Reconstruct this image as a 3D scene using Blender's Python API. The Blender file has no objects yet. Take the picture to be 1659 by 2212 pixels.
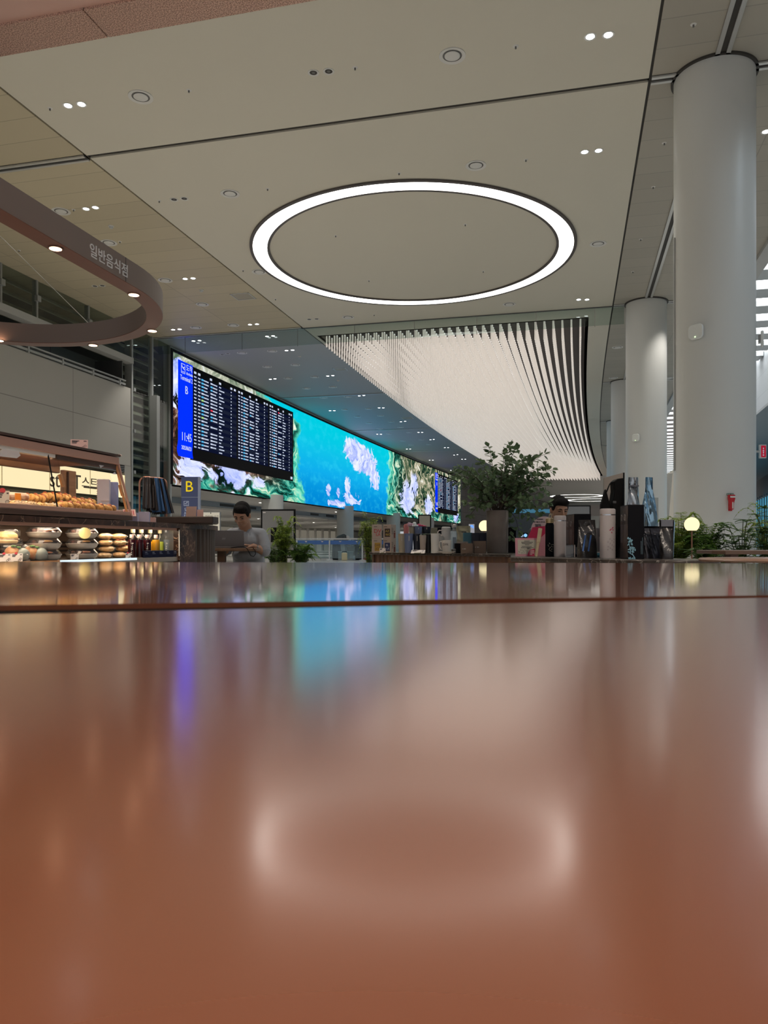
import bpy, math, random
from mathutils import Vector, Matrix
R = math.radians
random.seed(7)
S = bpy.context.scene
C = S.collection

# ------------------------------------------------------------------ camera
FPX, CXP, HYP = 1660.0, 829.5, 1174.0          # focal length, principal column and horizon row in pixels
TABLE_Z = 0.74
ZC = TABLE_Z + 0.045                           # lens height
YAW = math.atan((1240.0 - CXP) / FPX)          # hall axis is +Y, the camera looks to its left
FW = Vector((-math.sin(YAW), math.cos(YAW), 0))
RT = Vector((math.cos(YAW), math.sin(YAW), 0))
cd = bpy.data.cameras.new('camera')
cam = bpy.data.objects.new('camera', cd)
C.objects.link(cam)
cam.location = (0, 0, ZC)
cam.rotation_euler = (R(90), 0, YAW)
cd.sensor_fit = 'VERTICAL'
cd.sensor_height = 36.0
cd.lens = FPX / 2212.0 * 36.0
cd.shift_y = (HYP - 1106.0) / 2212.0
cd.clip_start = 0.01
cd.clip_end = 400
cd.dof.use_dof = True
cd.dof.focus_distance = 14.0
cd.dof.aperture_fstop = cd.lens / 2.0
S.camera = cam

# ------------------------------------------------------------------ world, exposure
W = bpy.data.worlds.new('world')
S.world = W
W.use_nodes = True
W.node_tree.nodes['Background'].inputs[0].default_value = (0.90, 0.95, 1.0, 1)
W.node_tree.nodes['Background'].inputs[1].default_value = 0.5
S.view_settings.view_transform = 'Standard'
S.view_settings.look = 'None'
S.view_settings.gamma = 1.0
S.view_settings.exposure = 0.0
S.view_settings.use_curve_mapping = False
S.cycles.use_denoising = True
S.cycles.max_bounces = 8
S.cycles.diffuse_bounces = 4
S.cycles.glossy_bounces = 4
S.cycles.transmission_bounces = 8
S.cycles.transparent_max_bounces = 24
S.cycles.sample_clamp_indirect = 4.0
S.cycles.caustics_reflective = False
S.cycles.caustics_refractive = False
SPOT_POWER = 1.02       # scales every spot lamp, added fill ones too
RING_EMIT = 4.5
SCREEN_EMIT = 1.25
ROD_EMIT = 0.40

# ------------------------------------------------------------------ pixel -> place
def ray(x, y): return FW + RT * ((x - CXP) / FPX) + Vector((0, 0, (HYP - y) / FPX))
def at(x, y, d): return Vector((0, 0, ZC)) + ray(x, y) * d
def on_z(x, y, z):
    r = ray(x, y)
    return Vector((0, 0, ZC)) + r * ((z - ZC) / r.z)
def on_x(x, y, X):
    r = ray(x, y)
    return Vector((0, 0, ZC)) + r * (X / r.x)
def ground(x, d, z=0.0):
    p = at(x, HYP, d)
    return Vector((p.x, p.y, z))
def px(n, d): return n * d / FPX
def ztop(y, d): return ZC + (HYP - y) / FPX * d
def dev(Y): return max(0.0, Y - 23.0) ** 2 / 1380.0   # the hall bends gently to the right in plan

# ------------------------------------------------------------------ materials
MATS = {}
def mat(name, col=(.5, .5, .5), rough=.5, metal=0., emit=None, es=0., spec=.5, trans=0., ior=1.45, noise=None, bump=None, coat=0., sss=0.):
    if name in MATS: return MATS[name]
    m = bpy.data.materials.new(name); m.use_nodes = True
    nt = m.node_tree; b = nt.nodes['Principled BSDF']
    b.inputs['Base Color'].default_value = (*col, 1)
    b.inputs['Roughness'].default_value = rough
    b.inputs['Metallic'].default_value = metal
    b.inputs['Specular IOR Level'].default_value = spec
    b.inputs['Transmission Weight'].default_value = trans
    b.inputs['IOR'].default_value = ior
    b.inputs['Coat Weight'].default_value = coat
    if sss: b.inputs['Subsurface Weight'].default_value = sss; b.inputs['Subsurface Scale'].default_value = .01
    if emit:
        b.inputs['Emission Color'].default_value = (*emit, 1)
        b.inputs['Emission Strength'].default_value = es
    if noise or bump:
        tc = nt.nodes.new('ShaderNodeTexCoord')
        n = nt.nodes.new('ShaderNodeTexNoise')
        nt.links.new(tc.outputs['Object'], n.inputs['Vector'])
        if noise:                                   # (scale, colour2, lo, hi)
            n.inputs['Scale'].default_value = noise[0]; n.inputs['Detail'].default_value = 5
            rp = nt.nodes.new('ShaderNodeValToRGB')
            rp.color_ramp.elements[0].position = noise[2]; rp.color_ramp.elements[1].position = noise[3]
            rp.color_ramp.elements[0].color = (*col, 1); rp.color_ramp.elements[1].color = (*noise[1], 1)
            nt.links.new(n.outputs['Fac'], rp.inputs['Fac'])
            nt.links.new(rp.outputs['Color'], b.inputs['Base Color'])
        if bump:                                    # (scale, strength)
            n2 = nt.nodes.new('ShaderNodeTexNoise'); n2.inputs['Scale'].default_value = bump[0]; n2.inputs['Detail'].default_value = 4
            nt.links.new(tc.outputs['Object'], n2.inputs['Vector'])
            bp = nt.nodes.new('ShaderNodeBump'); bp.inputs['Strength'].default_value = bump[1]; bp.inputs['Distance'].default_value = .01
            nt.links.new(n2.outputs['Fac'], bp.inputs['Height']); nt.links.new(bp.outputs['Normal'], b.inputs['Normal'])
    MATS[name] = m
    return m
def glass(name, tint=(1, 1, 1), refl=1.0, rough=0.02, body=None, bodyfac=0.0):
    """thin pane: see-through with a Fresnel reflection, optionally a milky body"""
    if name in MATS: return MATS[name]
    m = bpy.data.materials.new(name); m.use_nodes = True
    nt = m.node_tree; nt.nodes.clear()
    out = nt.nodes.new('ShaderNodeOutputMaterial')
    t = nt.nodes.new('ShaderNodeBsdfTransparent'); t.inputs[0].default_value = (*tint, 1)
    g = nt.nodes.new('ShaderNodeBsdfGlossy'); g.inputs['Roughness'].default_value = rough
    lw = nt.nodes.new('ShaderNodeLayerWeight'); lw.inputs[0].default_value = .5
    pw_ = nt.nodes.new('ShaderNodeMath'); pw_.operation = 'POWER'; pw_.inputs[1].default_value = 5.0; nt.links.new(lw.outputs['Facing'], pw_.inputs[0])
    fr = nt.nodes.new('ShaderNodeMath'); fr.operation = 'MULTIPLY_ADD'; fr.inputs[1].default_value = .96; fr.inputs[2].default_value = .04; nt.links.new(pw_.outputs[0], fr.inputs[0])
    mu = nt.nodes.new('ShaderNodeMath'); mu.operation = 'MULTIPLY'; mu.inputs[1].default_value = refl; mu.use_clamp = True
    mx = nt.nodes.new('ShaderNodeMixShader')
    nt.links.new(fr.outputs[0], mu.inputs[0]); nt.links.new(mu.outputs[0], mx.inputs[0])
    base = t
    if body:
        d = nt.nodes.new('ShaderNodeBsdfDiffuse'); d.inputs[0].default_value = (*body, 1)
        m2 = nt.nodes.new('ShaderNodeMixShader'); m2.inputs[0].default_value = bodyfac
        nt.links.new(t.outputs[0], m2.inputs[1]); nt.links.new(d.outputs[0], m2.inputs[2]); base = m2
    nt.links.new(base.outputs[0], mx.inputs[1]); nt.links.new(g.outputs[0], mx.inputs[2])
    nt.links.new(mx.outputs[0], out.inputs[0])
    MATS[name] = m
    return m
def emitter(name, col, s, sample=True):
    if name in MATS: return MATS[name]
    m = mat(name, (.004, .004, .004), .9, emit=col, es=s, spec=.0)
    if not sample: m.cycles.emission_sampling = 'NONE'
    return m
def seamed(name, col, line, pitch, axis=1, width=.012, rough=.5, var=.06, pitch2=None):
    """panels with thin dark seams every `pitch` metres along an axis, tiny tone changes from board to board"""
    m = bpy.data.materials.new(name); m.use_nodes = True
    nt = m.node_tree; b = nt.nodes['Principled BSDF']; L = nt.links
    b.inputs['Roughness'].default_value = rough
    tc = nt.nodes.new('ShaderNodeTexCoord'); sp = nt.nodes.new('ShaderNodeSeparateXYZ'); L.new(tc.outputs['Object'], sp.inputs[0])
    def M(op, a, bb=None):
        n = nt.nodes.new('ShaderNodeMath'); n.operation = op
        for i, v in enumerate((a, bb)):
            if v is None: continue
            if isinstance(v, (int, float)): n.inputs[i].default_value = v
            else: L.new(v, n.inputs[i])
        return n.outputs[0]
    def seam(ax, p):
        q = M('DIVIDE', sp.outputs[ax], p)
        return M('LESS_THAN', M('FRACT', q), width / p), M('FLOOR', q)
    s, idx = seam(axis, pitch)
    if pitch2:
        s2, idx2 = seam(pitch2[0], pitch2[1]); s = M('MAXIMUM', s, s2); idx = M('ADD', M('MULTIPLY', idx, 7.3), idx2)
    wn = nt.nodes.new('ShaderNodeTexWhiteNoise'); wn.noise_dimensions = '1D'; L.new(idx, wn.inputs['W'])
    br = M('ADD', M('MULTIPLY', M('SUBTRACT', wn.outputs['Value'], .5), var * 2), 1.0)
    mx = nt.nodes.new('ShaderNodeMix'); mx.data_type = 'RGBA'; L.new(s, mx.inputs['Factor'])
    mx.inputs['A'].default_value = (*col, 1); mx.inputs['B'].default_value = (*line, 1)
    vm = nt.nodes.new('ShaderNodeVectorMath'); vm.operation = 'SCALE'
    L.new(mx.outputs['Result'], vm.inputs[0]); L.new(br, vm.inputs['Scale']); L.new(vm.outputs[0], b.inputs['Base Color'])
    MATS[name] = m
    return m
def marble(name, dark, vein, pale, scale=6.):
    m = bpy.data.materials.new(name); m.use_nodes = True
    nt = m.node_tree; b = nt.nodes['Principled BSDF']; L = nt.links
    b.inputs['Roughness'].default_value = .32; b.inputs['Specular IOR Level'].default_value = .3
    tc = nt.nodes.new('ShaderNodeTexCoord')
    n0 = nt.nodes.new('ShaderNodeTexNoise'); n0.inputs['Scale'].default_value = scale; n0.inputs['Detail'].default_value = 8; n0.inputs['Distortion'].default_value = 1.2
    L.new(tc.outputs['Object'], n0.inputs['Vector'])
    r0 = nt.nodes.new('ShaderNodeValToRGB'); e = r0.color_ramp.elements
    e[0].position = .35; e[0].color = (*dark, 1); e[1].position = .62; e[1].color = (*vein, 1)
    L.new(n0.outputs['Fac'], r0.inputs['Fac'])
    v = nt.nodes.new('ShaderNodeTexVoronoi'); v.feature = 'DISTANCE_TO_EDGE'; v.inputs['Scale'].default_value = scale * 1.1
    ad = nt.nodes.new('ShaderNodeVectorMath'); ad.operation = 'ADD'
    sc = nt.nodes.new('ShaderNodeVectorMath'); sc.operation = 'SCALE'; sc.inputs['Scale'].default_value = .22
    L.new(n0.outputs['Color'], sc.inputs[0]); L.new(sc.outputs[0], ad.inputs[0]); L.new(tc.outputs['Object'], ad.inputs[1]); L.new(ad.outputs[0], v.inputs['Vector'])
    r1 = nt.nodes.new('ShaderNodeValToRGB'); r1.color_ramp.elements[0].color = (.8, .8, .8, 1); r1.color_ramp.elements[0].position = .0
    r1.color_ramp.elements[1].position = .02; r1.color_ramp.elements[1].color = (0, 0, 0, 1)
    L.new(v.outputs['Distance'], r1.inputs['Fac'])
    mx = nt.nodes.new('ShaderNodeMix'); mx.data_type = 'RGBA'
    L.new(r1.outputs['Color'], mx.inputs['Factor']); L.new(r0.outputs['Color'], mx.inputs['A']); mx.inputs['B'].default_value = (*pale, 1)
    L.new(mx.outputs['Result'], b.inputs['Base Color'])
    MATS[name] = m
    return m
def wood(name, a, bcol, scale=(3, 30, 3), rough=.4):
    m = bpy.data.materials.new(name); m.use_nodes = True
    nt = m.node_tree; b = nt.nodes['Principled BSDF']; L = nt.links
    b.inputs['Roughness'].default_value = rough
    tc = nt.nodes.new('ShaderNodeTexCoord'); mp = nt.nodes.new('ShaderNodeMapping'); mp.inputs['Scale'].default_value = scale
    n = nt.nodes.new('ShaderNodeTexNoise'); n.inputs['Scale'].default_value = 3; n.inputs['Detail'].default_value = 6
    L.new(tc.outputs['Object'], mp.inputs['Vector']); L.new(mp.outputs[0], n.inputs['Vector'])
    r = nt.nodes.new('ShaderNodeValToRGB'); r.color_ramp.elements[0].color = (*a, 1); r.color_ramp.elements[1].color = (*bcol, 1)
    r.color_ramp.elements[0].position = .3; r.color_ramp.elements[1].position = .7
    L.new(n.outputs['Fac'], r.inputs['Fac']); L.new(r.outputs['Color'], b.inputs['Base Color'])
    MATS[name] = m
    return m

# ------------------------------------------------------------------ mesh building
class MB:
    def __init__(s): s.v = []; s.f = []; s.m = []; s.T = Matrix()
    def at(s, loc=(0, 0, 0), rz=0, rx=0, ry=0):
        s.T = Matrix.Translation(loc) @ Matrix.Rotation(rz, 4, 'Z') @ Matrix.Rotation(ry, 4, 'Y') @ Matrix.Rotation(rx, 4, 'X'); return s
    def mtx(s, M): s.T = M; return s
    def add(s, vs, fs, mi=0):
        o = len(s.v)
        s.v += [s.T @ Vector(p) for p in vs]
        s.f += [tuple(o + i for i in f) for f in fs]; s.m += [mi] * len(fs)
        return s
    def box(s, c, d, mi=0):
        x, y, z = (q / 2 for q in d)
        vs = [(c[0] + a * x, c[1] + b * y, c[2] + e * z) for a in (-1, 1) for b in (-1, 1) for e in (-1, 1)]
        return s.add(vs, [(0, 1, 3, 2), (4, 6, 7, 5), (0, 4, 5, 1), (2, 3, 7, 6), (0, 2, 6, 4), (1, 5, 7, 3)], mi)
    def b2(s, x0, x1, y0, y1, z0, z1, mi=0):
        return s.box(((x0 + x1) / 2, (y0 + y1) / 2, (z0 + z1) / 2), (x1 - x0, y1 - y0, z1 - z0), mi)
    def prism(s, poly, z0, z1, mi=0):          # poly counter-clockwise in xy
        n = len(poly)
        vs = [(p[0], p[1], z0) for p in poly] + [(p[0], p[1], z1) for p in poly]
        fs = [tuple(range(n - 1, -1, -1)), tuple(range(n, 2 * n))] + [(i, (i + 1) % n, n + (i + 1) % n, n + i) for i in range(n)]
        return s.add(vs, fs, mi)
    def rbox(s, c, d, r, mi=0, seg=4):         # rounded vertical corners
        x, y = d[0] / 2 - r, d[1] / 2 - r
        poly = []
        for k, (sx, sy) in enumerate(((1, 1), (-1, 1), (-1, -1), (1, -1))):
            for j in range(seg + 1):
                a = (k + j / seg) * math.pi / 2
                poly.append((c[0] + sx * x + r * math.cos(a), c[1] + sy * y + r * math.sin(a)))
        return s.prism(poly, c[2] - d[2] / 2, c[2] + d[2] / 2, mi)
    def lathe(s, prof, c=(0, 0, 0), seg=24, mi=0, sx=1., sy=1., cap=True):
        vs = []; fs = []
        n = len(prof)
        for r, z in prof:
            for k in range(seg):
                a = 2 * math.pi * k / seg
                vs.append((c[0] + sx * r * math.cos(a), c[1] + sy * r * math.sin(a), c[2] + z))
        for i in range(n - 1):
            for k in range(seg):
                k2 = (k + 1) % seg
                fs.append((i * seg + k, i * seg + k2, (i + 1) * seg + k2, (i + 1) * seg + k))
        if cap:
            fs.append(tuple(range(seg - 1, -1, -1))); fs.append(tuple((n - 1) * seg + k for k in range(seg)))
        return s.add(vs, fs, mi)
    def tube(s, pts, r, seg=8, mi=0, cap=True):
        pts = [Vector(p) for p in pts]; n = len(pts)
        rs = r if isinstance(r, (list, tuple)) else [r] * n
        vs = []; fs = []
        t0 = (pts[1] - pts[0]).normalized()
        up = Vector((0, 0, 1)) if abs(t0.z) < .9 else Vector((1, 0, 0))
        u = t0.cross(up).normalized()
        for i, p in enumerate(pts):
            t = (pts[min(i + 1, n - 1)] - pts[max(i - 1, 0)]).normalized()
            u = (u - t * u.dot(t)).normalized(); w = t.cross(u)
            for k in range(seg):
                a = 2 * math.pi * k / seg
                vs.append(p + (u * math.cos(a) + w * math.sin(a)) * rs[i])
        for i in range(n - 1):
            for k in range(seg):
                k2 = (k + 1) % seg
                fs.append((i * seg + k, i * seg + k2, (i + 1) * seg + k2, (i + 1) * seg + k))
        if cap:
            fs.append(tuple(range(seg - 1, -1, -1))); fs.append(tuple((n - 1) * seg + k for k in range(seg)))
        return s.add(vs, fs, mi)
    def ball(s, c, r, seg=16, ring=10, mi=0, fn=None):
        rx, ry, rz = r if isinstance(r, (list, tuple)) else (r, r, r)
        vs = [(c[0], c[1], c[2] - rz)]
        for i in range(1, ring):
            t = -math.pi / 2 + math.pi * i / ring
            for k in range(seg):
                a = 2 * math.pi * k / seg
                q = Vector((math.cos(t) * math.cos(a), math.cos(t) * math.sin(a), math.sin(t)))
                if fn: q = fn(q)
                vs.append((c[0] + rx * q.x, c[1] + ry * q.y, c[2] + rz * q.z))
        vs.append((c[0], c[1], c[2] + rz))
        fs = [(0, 1 + (k + 1) % seg, 1 + k) for k in range(seg)]
        for i in range(ring - 2):
            for k in range(seg):
                k2 = (k + 1) % seg
                fs.append((1 + i * seg + k, 1 + i * seg + k2, 1 + (i + 1) * seg + k2, 1 + (i + 1) * seg + k))
        top = len(vs) - 1; b = 1 + (ring - 2) * seg
        fs += [(b + k, b + (k + 1) % seg, top) for k in range(seg)]
        return s.add(vs, fs, mi)
    def limb(s, pts, rs, seg=12, mi=0):        # tapered chain with round joints, for bodies
        for a, b, ra, rb in zip(pts, pts[1:], rs, rs[1:]):
            s.tube([a, b], [ra, rb], seg, mi)
        for p, r in zip(pts, rs): s.ball(p, r, seg, 8, mi)
        return s
    def quad(s, a, b, c, d, mi=0): return s.add([a, b, c, d], [(0, 1, 2, 3)], mi)
    def grid(s, fn, nu, nv, mi=0, thick=None):
        vs = [fn(i / nu, j / nv) for j in range(nv + 1) for i in range(nu + 1)]
        fs = [(j * (nu + 1) + i, j * (nu + 1) + i + 1, (j + 1) * (nu + 1) + i + 1, (j + 1) * (nu + 1) + i) for j in range(nv) for i in range(nu)]
        return s.add(vs, fs, mi)
    def bent(s, X0, X1, Y0, Y1, z0, z1, mi=0, step=3.0):  # box that follows the plan curve of the hall
        n = max(1, int(math.ceil((Y1 - Y0) / step)))
        vs = []
        for i in range(n + 1):
            Y = Y0 + (Y1 - Y0) * i / n; e = dev(Y)
            vs += [(X0 + e, Y, z0), (X1 + e, Y, z0), (X1 + e, Y, z1), (X0 + e, Y, z1)]
        fs = [(0, 1, 2, 3)]
        for i in range(n):
            o = 4 * i
            for k in range(4): fs.append((o + k, o + 4 + k, o + 4 + (k + 1) % 4, o + (k + 1) % 4))
        o = 4 * n; fs.append((o + 3, o + 2, o + 1, o))
        return s.add(vs, fs, mi)
    def build(s, name, mats, parent=None, smooth=40, bevel=0, seg=2):
        me = bpy.data.meshes.new(name)
        me.from_pydata([tuple(p) for p in s.v], [], s.f)
        if not isinstance(mats, (list, tuple)): mats = [mats]
        for m in mats: me.materials.append(m)
        if len(mats) > 1: me.polygons.foreach_set('material_index', s.m)
        if smooth:
            me.polygons.foreach_set('use_smooth', [True] * len(s.f)); me.set_sharp_from_angle(angle=R(smooth))
        me.update()
        o = bpy.data.objects.new(name, me); C.objects.link(o)
        if parent: o.parent = parent
        if bevel:
            md = o.modifiers.new('bevel', 'BEVEL'); md.width = bevel; md.segments = seg; md.limit_method = 'ANGLE'; md.angle_limit = R(40)
        return o
def tag(o, label, cat, group=None):
    o['label'] = label; o['category'] = cat
    if group: o['group'] = group
    return o
def thing(name, label, cat, loc=(0, 0, 0), rz=0., group=None):
    o = bpy.data.objects.new(name, None); C.objects.link(o)
    o.empty_display_size = .05
    o.location = loc; o.rotation_euler = (0, 0, rz)
    return tag(o, label, cat, group)
def struct(o): o['kind'] = 'structure'; return o
def kids(o): return [c for c in list(C.objects) if c.parent == o]
def dup(root, loc, label, rz=None, group=None, scale=None):
    r = root.copy(); C.objects.link(r); r.location = loc; r['label'] = label
    if rz is not None: r.rotation_euler = (0, 0, rz)
    if group: r['group'] = group
    if scale: r.scale = (scale,) * 3
    for ch in root.children:
        c = ch.copy(); C.objects.link(c); c.parent = r
        for g in ch.children:
            d = g.copy(); C.objects.link(d); d.parent = c
    return r
def text(s, size, m, parent, M, name='lettering', ext=.0015, align='CENTER', sx=1.0):
    cu = bpy.data.curves.new('lettering', 'FONT'); cu.body = s; cu.size = size; cu.extrude = ext
    cu.align_x = align; cu.align_y = 'CENTER'; cu.resolution_u = 3
    t = bpy.data.objects.new('lettering', cu); C.objects.link(t)
    me = bpy.data.meshes.new_from_object(t.evaluated_get(bpy.context.evaluated_depsgraph_get()))
    bpy.data.objects.remove(t); me.materials.clear(); me.materials.append(m)
    me.transform(M @ Matrix.Diagonal((sx, 1, 1, 1)))
    o = bpy.data.objects.new(name, me); C.objects.link(o)
    if parent: o.parent = parent
    return o
def face(p, n):
    """frame whose x runs to the right and y up on a panel at p that looks along n"""
    n = Vector(n).normalized(); r = Vector((0, 0, 1)).cross(n).normalized(); u = n.cross(r)
    M = Matrix((r, u, n)).transposed().to_4x4(); M.translation = p
    return M
def spot(name, parent, loc, watts, size=130, blend=.6, col=(1, .95, .88), radius=.06):
    l = bpy.data.lights.new(name, 'SPOT'); l.energy = watts * SPOT_POWER; l.spot_size = R(size); l.spot_blend = blend; l.color = col; l.shadow_soft_size = radius
    o = bpy.data.objects.new(name, l); C.objects.link(o); o.location = loc
    if parent: o.parent = parent
    return o

# ================================================================== the hall
H = 6.8                     # ceiling height above the lens
CZ = ZC + H
YA, YE = -9.0, 132.0
white = mat('white_paint', (.74, .73, .70), .5)
m_mid = seamed('ceiling_paint', (.68, .64, .54), (.62, .58, .49), 900., 1, .01, .6, 0)
m_left = seamed('ceiling_boards_left', (.54, .47, .33), (.38, .33, .23), .62, 1, .018, .55, .05, (0, 2.6))
m_right = seamed('ceiling_boards_right', (.42, .39, .33), (.32, .30, .26), .62, 1, .018, .55, .04, (0, 3.1))
dark = mat('dark_gap', (.05, .045, .04), .6)
rail = mat('rail_aluminium', (.62, .62, .60), .35, .6)
m_floor = seamed('floor_stone', (.62, .60, .56), (.48, .47, .45), 1.2, 1, .01, .22, .05, (0, 1.2))

f = MB(); f.b2(-34, 22, YA, 140, -.1, 0); struct(f.build('floor', m_floor, smooth=0))
def ceil(X0, X1, Y0, Y1, m, z=CZ): return struct(MB().bent(X0, X1, Y0, Y1, z, z + .12).build('ceiling', m, smooth=0))
CH0, CH1, CX0, CX1 = 24.0, 80.0, -8.07, .33          # opening of the rod light
CORR = 11.88
m_far = mat('ceiling_grey', (.40, .41, .41), .55)
ceil(-13.5, -8.33, YA, 22.9, m_left); ceil(-13.5, -8.33, 22.9, YE, m_far)
ceil(-8.29, 1.06, YA, CORR - .05, m_mid)
ceil(-8.29, 1.06, CORR + .05, CH0, m_mid)
ceil(-8.29, CX0, CH0, CH1, m_mid)
ceil(CX1, 1.06, CH0, CH1, m_mid)
ceil(-8.29, 1.06, CH1, YE, mat('ceiling_far', (.62, .63, .60), .6))
ceil(1.10, 4.2, YA, YE, m_right)
tr = MB()
tr.bent(-8.34, -8.28, YA, YE, CZ + .03, CZ + .10); tr.bent(1.05, 1.11, YA, YE, CZ + .03, CZ + .10)
tr.b2(-8.3, 1.07, CORR - .06, CORR + .06, CZ + .03, CZ + .1)
struct(tr.build('trim_1', dark, smooth=0))
tr = MB()
for X0, X1 in ((-13.5, -8.33), (1.10, 4.2)):
    for k, Y in enumerate((CORR, 22.9, 33.75, 44.6, 55.5)):
        e = dev(Y)
        tr.b2(X0 + e, X1 + e, Y - .10, Y + .10, CZ - .006, CZ + .02, 0)
        for q in (-.065, .065): tr.b2(X0 + e, X1 + e, Y + q - .028, Y + q + .028, CZ - .03, CZ - .004, 1)
tr.bent(1.90, 2.10, YA, 60, CZ - .006, CZ + .02, 0)
for q in (-.07, .07): tr.bent(2 + q - .03, 2 + q + .03, YA, 60, CZ - .03, CZ - .004, 1)
struct(tr.build('trim_2', [dark, rail], smooth=0))
# edge of the ceiling towards the atrium
struct(MB().bent(4.2, 4.5, YA, YE, CZ - .10, CZ + 1.2).build('trim_3', mat('fascia_grey', (.50, .50, .49), .5), smooth=0))

# ---- atrium on the right: roof with skylights, side wall, glazed shop front
SKZ = ZC + 11.0
sl = MB(); pan = MB()
d0 = 11.0 * FPX / (HYP - 572)
Yk = at(1645, 572, d0).y
k = -6
while True:
    Y = Yk + (k) * 2.56
    if Y > 128: break
    e = dev(Y)
    pan.b2(4.5 + e, 10.3 + e, Y - .62, Y + .62, SKZ + .25, SKZ + .3)
    sl.b2(4.5 + e, 10.3 + e, Y + .62, Y + 1.94, SKZ, SKZ + .55)
    k += 1
struct(sl.build('ceiling', mat('atrium_beam', (.55, .56, .56), .5), smooth=0))
struct(pan.build('window_1', emitter('skylight', (.93, .98, 1), 5.0), smooth=0))
m_atr = seamed('atrium_wall', (.42, .43, .44), (.33, .34, .35), 2.4, 1, .03, .5, .03, (2, 1.2))
struct(MB().bent(10.3, 10.6, YA, 128, ZC + 8.05, SKZ + .5).build('wall_right', m_atr, smooth=0))
struct(MB().bent(10.3, 22, YA, 128, ZC + 7.9, ZC + 8.05).build('ceiling', mat('atrium_soffit', (.32, .32, .32), .6), smooth=0))
struct(MB().bent(17.6, 17.9, YA, 128, 0, ZC + 7.9).build('wall_right', mat('shop_wall', (.30, .31, .32), .6), smooth=0))
g = MB(); g.bent(16.9, 17.0, 30, 100, .4, ZC + 5.2)
struct(g.build('window_2', emitter('lit_glazing', (.10, .42, .62), .75), smooth=0))
g = MB()
for i in range(36): Y = 30 + i * 2; g.b2(16.78 + dev(Y), 16.9 + dev(Y), Y - .05, Y + .05, 0, ZC + 5.4)
for z in (1.2, 3.1, 5.9): g.bent(16.78, 16.9, 30, 100, z - .05, z + .05)
struct(g.build('trim_4', mat('glazing_bar', (.25, .27, .28), .4), smooth=0))
# red-brown wall and the pale raking flank of an escalator between the columns
rw = tag(MB().bent(9.2, 9.6, 66, 110, 0, ZC + 8.0).build('partition_wall', mat('terracotta', (.36, .13, .11), .6), smooth=0), 'reddish brown wall panel far behind, seen in the gap between the two nearest columns', 'wall')
e0 = at(1449, 1120, 27)
fl = MB()
def plane_pt(x, y, d): return at(x, y, d)
q = [plane_pt(1436, 1200, 27), plane_pt(1490, 1200, 27), plane_pt(1490, 1000, 27), plane_pt(1453, 1022, 27)]
q[0].z = 0; q[1].z = 0
fl.add([p for p in q] + [p + FW * .8 for p in q], [(0, 1, 2, 3), (7, 6, 5, 4), (0, 4, 5, 1), (1, 5, 6, 2), (2, 6, 7, 3), (3, 7, 4, 0)])
tag(fl.build('escalator_flank', mat('cream_panel', (.86, .78, .66), .5), smooth=0), 'cream raking side panel of an escalator, edge showing left of the nearest column', 'escalator')

# ---- end of the hall
e = dev(YE)
struct(MB().b2(-13.5 + e - 22, 4.2 + e + 20, YE, YE + .3, 0, CZ + .5).build('wall_back', mat('end_wall', (.46, .47, .46), .6), smooth=0))
struct(MB().b2(-11.5 + dev(104), 2.5 + dev(104), 104, 104.3, ZC + 3.6, ZC + 5.0).build('trim_5', mat('bulkhead', (.45, .45, .44), .6), smooth=0))
struct(MB().bent(-13.9, -13.4, 78.6, YE, 0, CZ).build('wall_left', seamed('grid_wall', (.20, .21, .21), (.12, .12, .12), .9, 1, .06, .5, .08, (2, .8)), smooth=0))

# ---- round columns
m_col = mat('column_paint', (.70, .70, .67), .38, spec=.4)
m_colbase = mat('column_skirt', (.35, .35, .34), .3, .7)
CR = .553
COLY = [12.02, 22.88, 33.75, 44.6, 55.5]
collab = ['large white round column nearest the camera on the right', 'white round column behind the nearest one, partly screened by bags on the counter',
          'third white round column in the row, mostly hidden behind the second', 'fourth white round column, a thin edge beside the third', 'far white round column at the back of the row']
for i, Y in enumerate(COLY):
    X = 1.98 + dev(Y)
    t = thing('column', collab[i], 'column', (X, Y, 0), 0, 'round columns along the hall')
    MB().lathe([(CR, 0), (CR, CZ + .02)], seg=72).build('shaft', m_col, t)
    MB().lathe([(CR, CZ - .03), (CR + .04, CZ - .03), (CR + .04, CZ), (CR, CZ)], seg=72, cap=False).build('collar', dark, t)
    MB().lathe([(CR, 0), (CR + .012, 0), (CR + .012, .14), (CR, .15)], seg=64, cap=False).build('skirting', m_colbase, t)
    if i == 1:
        MB().at(rz=R(21)).box((0, -CR - .002, 1.0), (.16, .02, 2.1)).build('access_panel', mat('panel_grey', (.40, .40, .38), .5), t)
    if i == 0:
        MB().at(rz=R(0)).box((-CR + .002, -.06, 3.55), (.02, .10, 3.4)).build('access_panel', mat('panel_grey', (.40, .40, .38), .5), t)
for i, Y in enumerate((33.1, 43.9, 54.7, 65.5)):
    t = thing('column', ['pale round column under the left part of the screen, behind the seated man', 'pale round column under the blue middle of the screen, behind the bending person',
                         'pale round column under the screen, above the stacked coffee boxes', 'far pale round column under the right end of the screen'][i], 'column', (-13.55 + dev(Y), Y, 0), 0, 'columns under the screen')
    MB().lathe([(.5, 0), (.5, ZC + 2.22)], seg=48).build('shaft', m_col, t)

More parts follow.
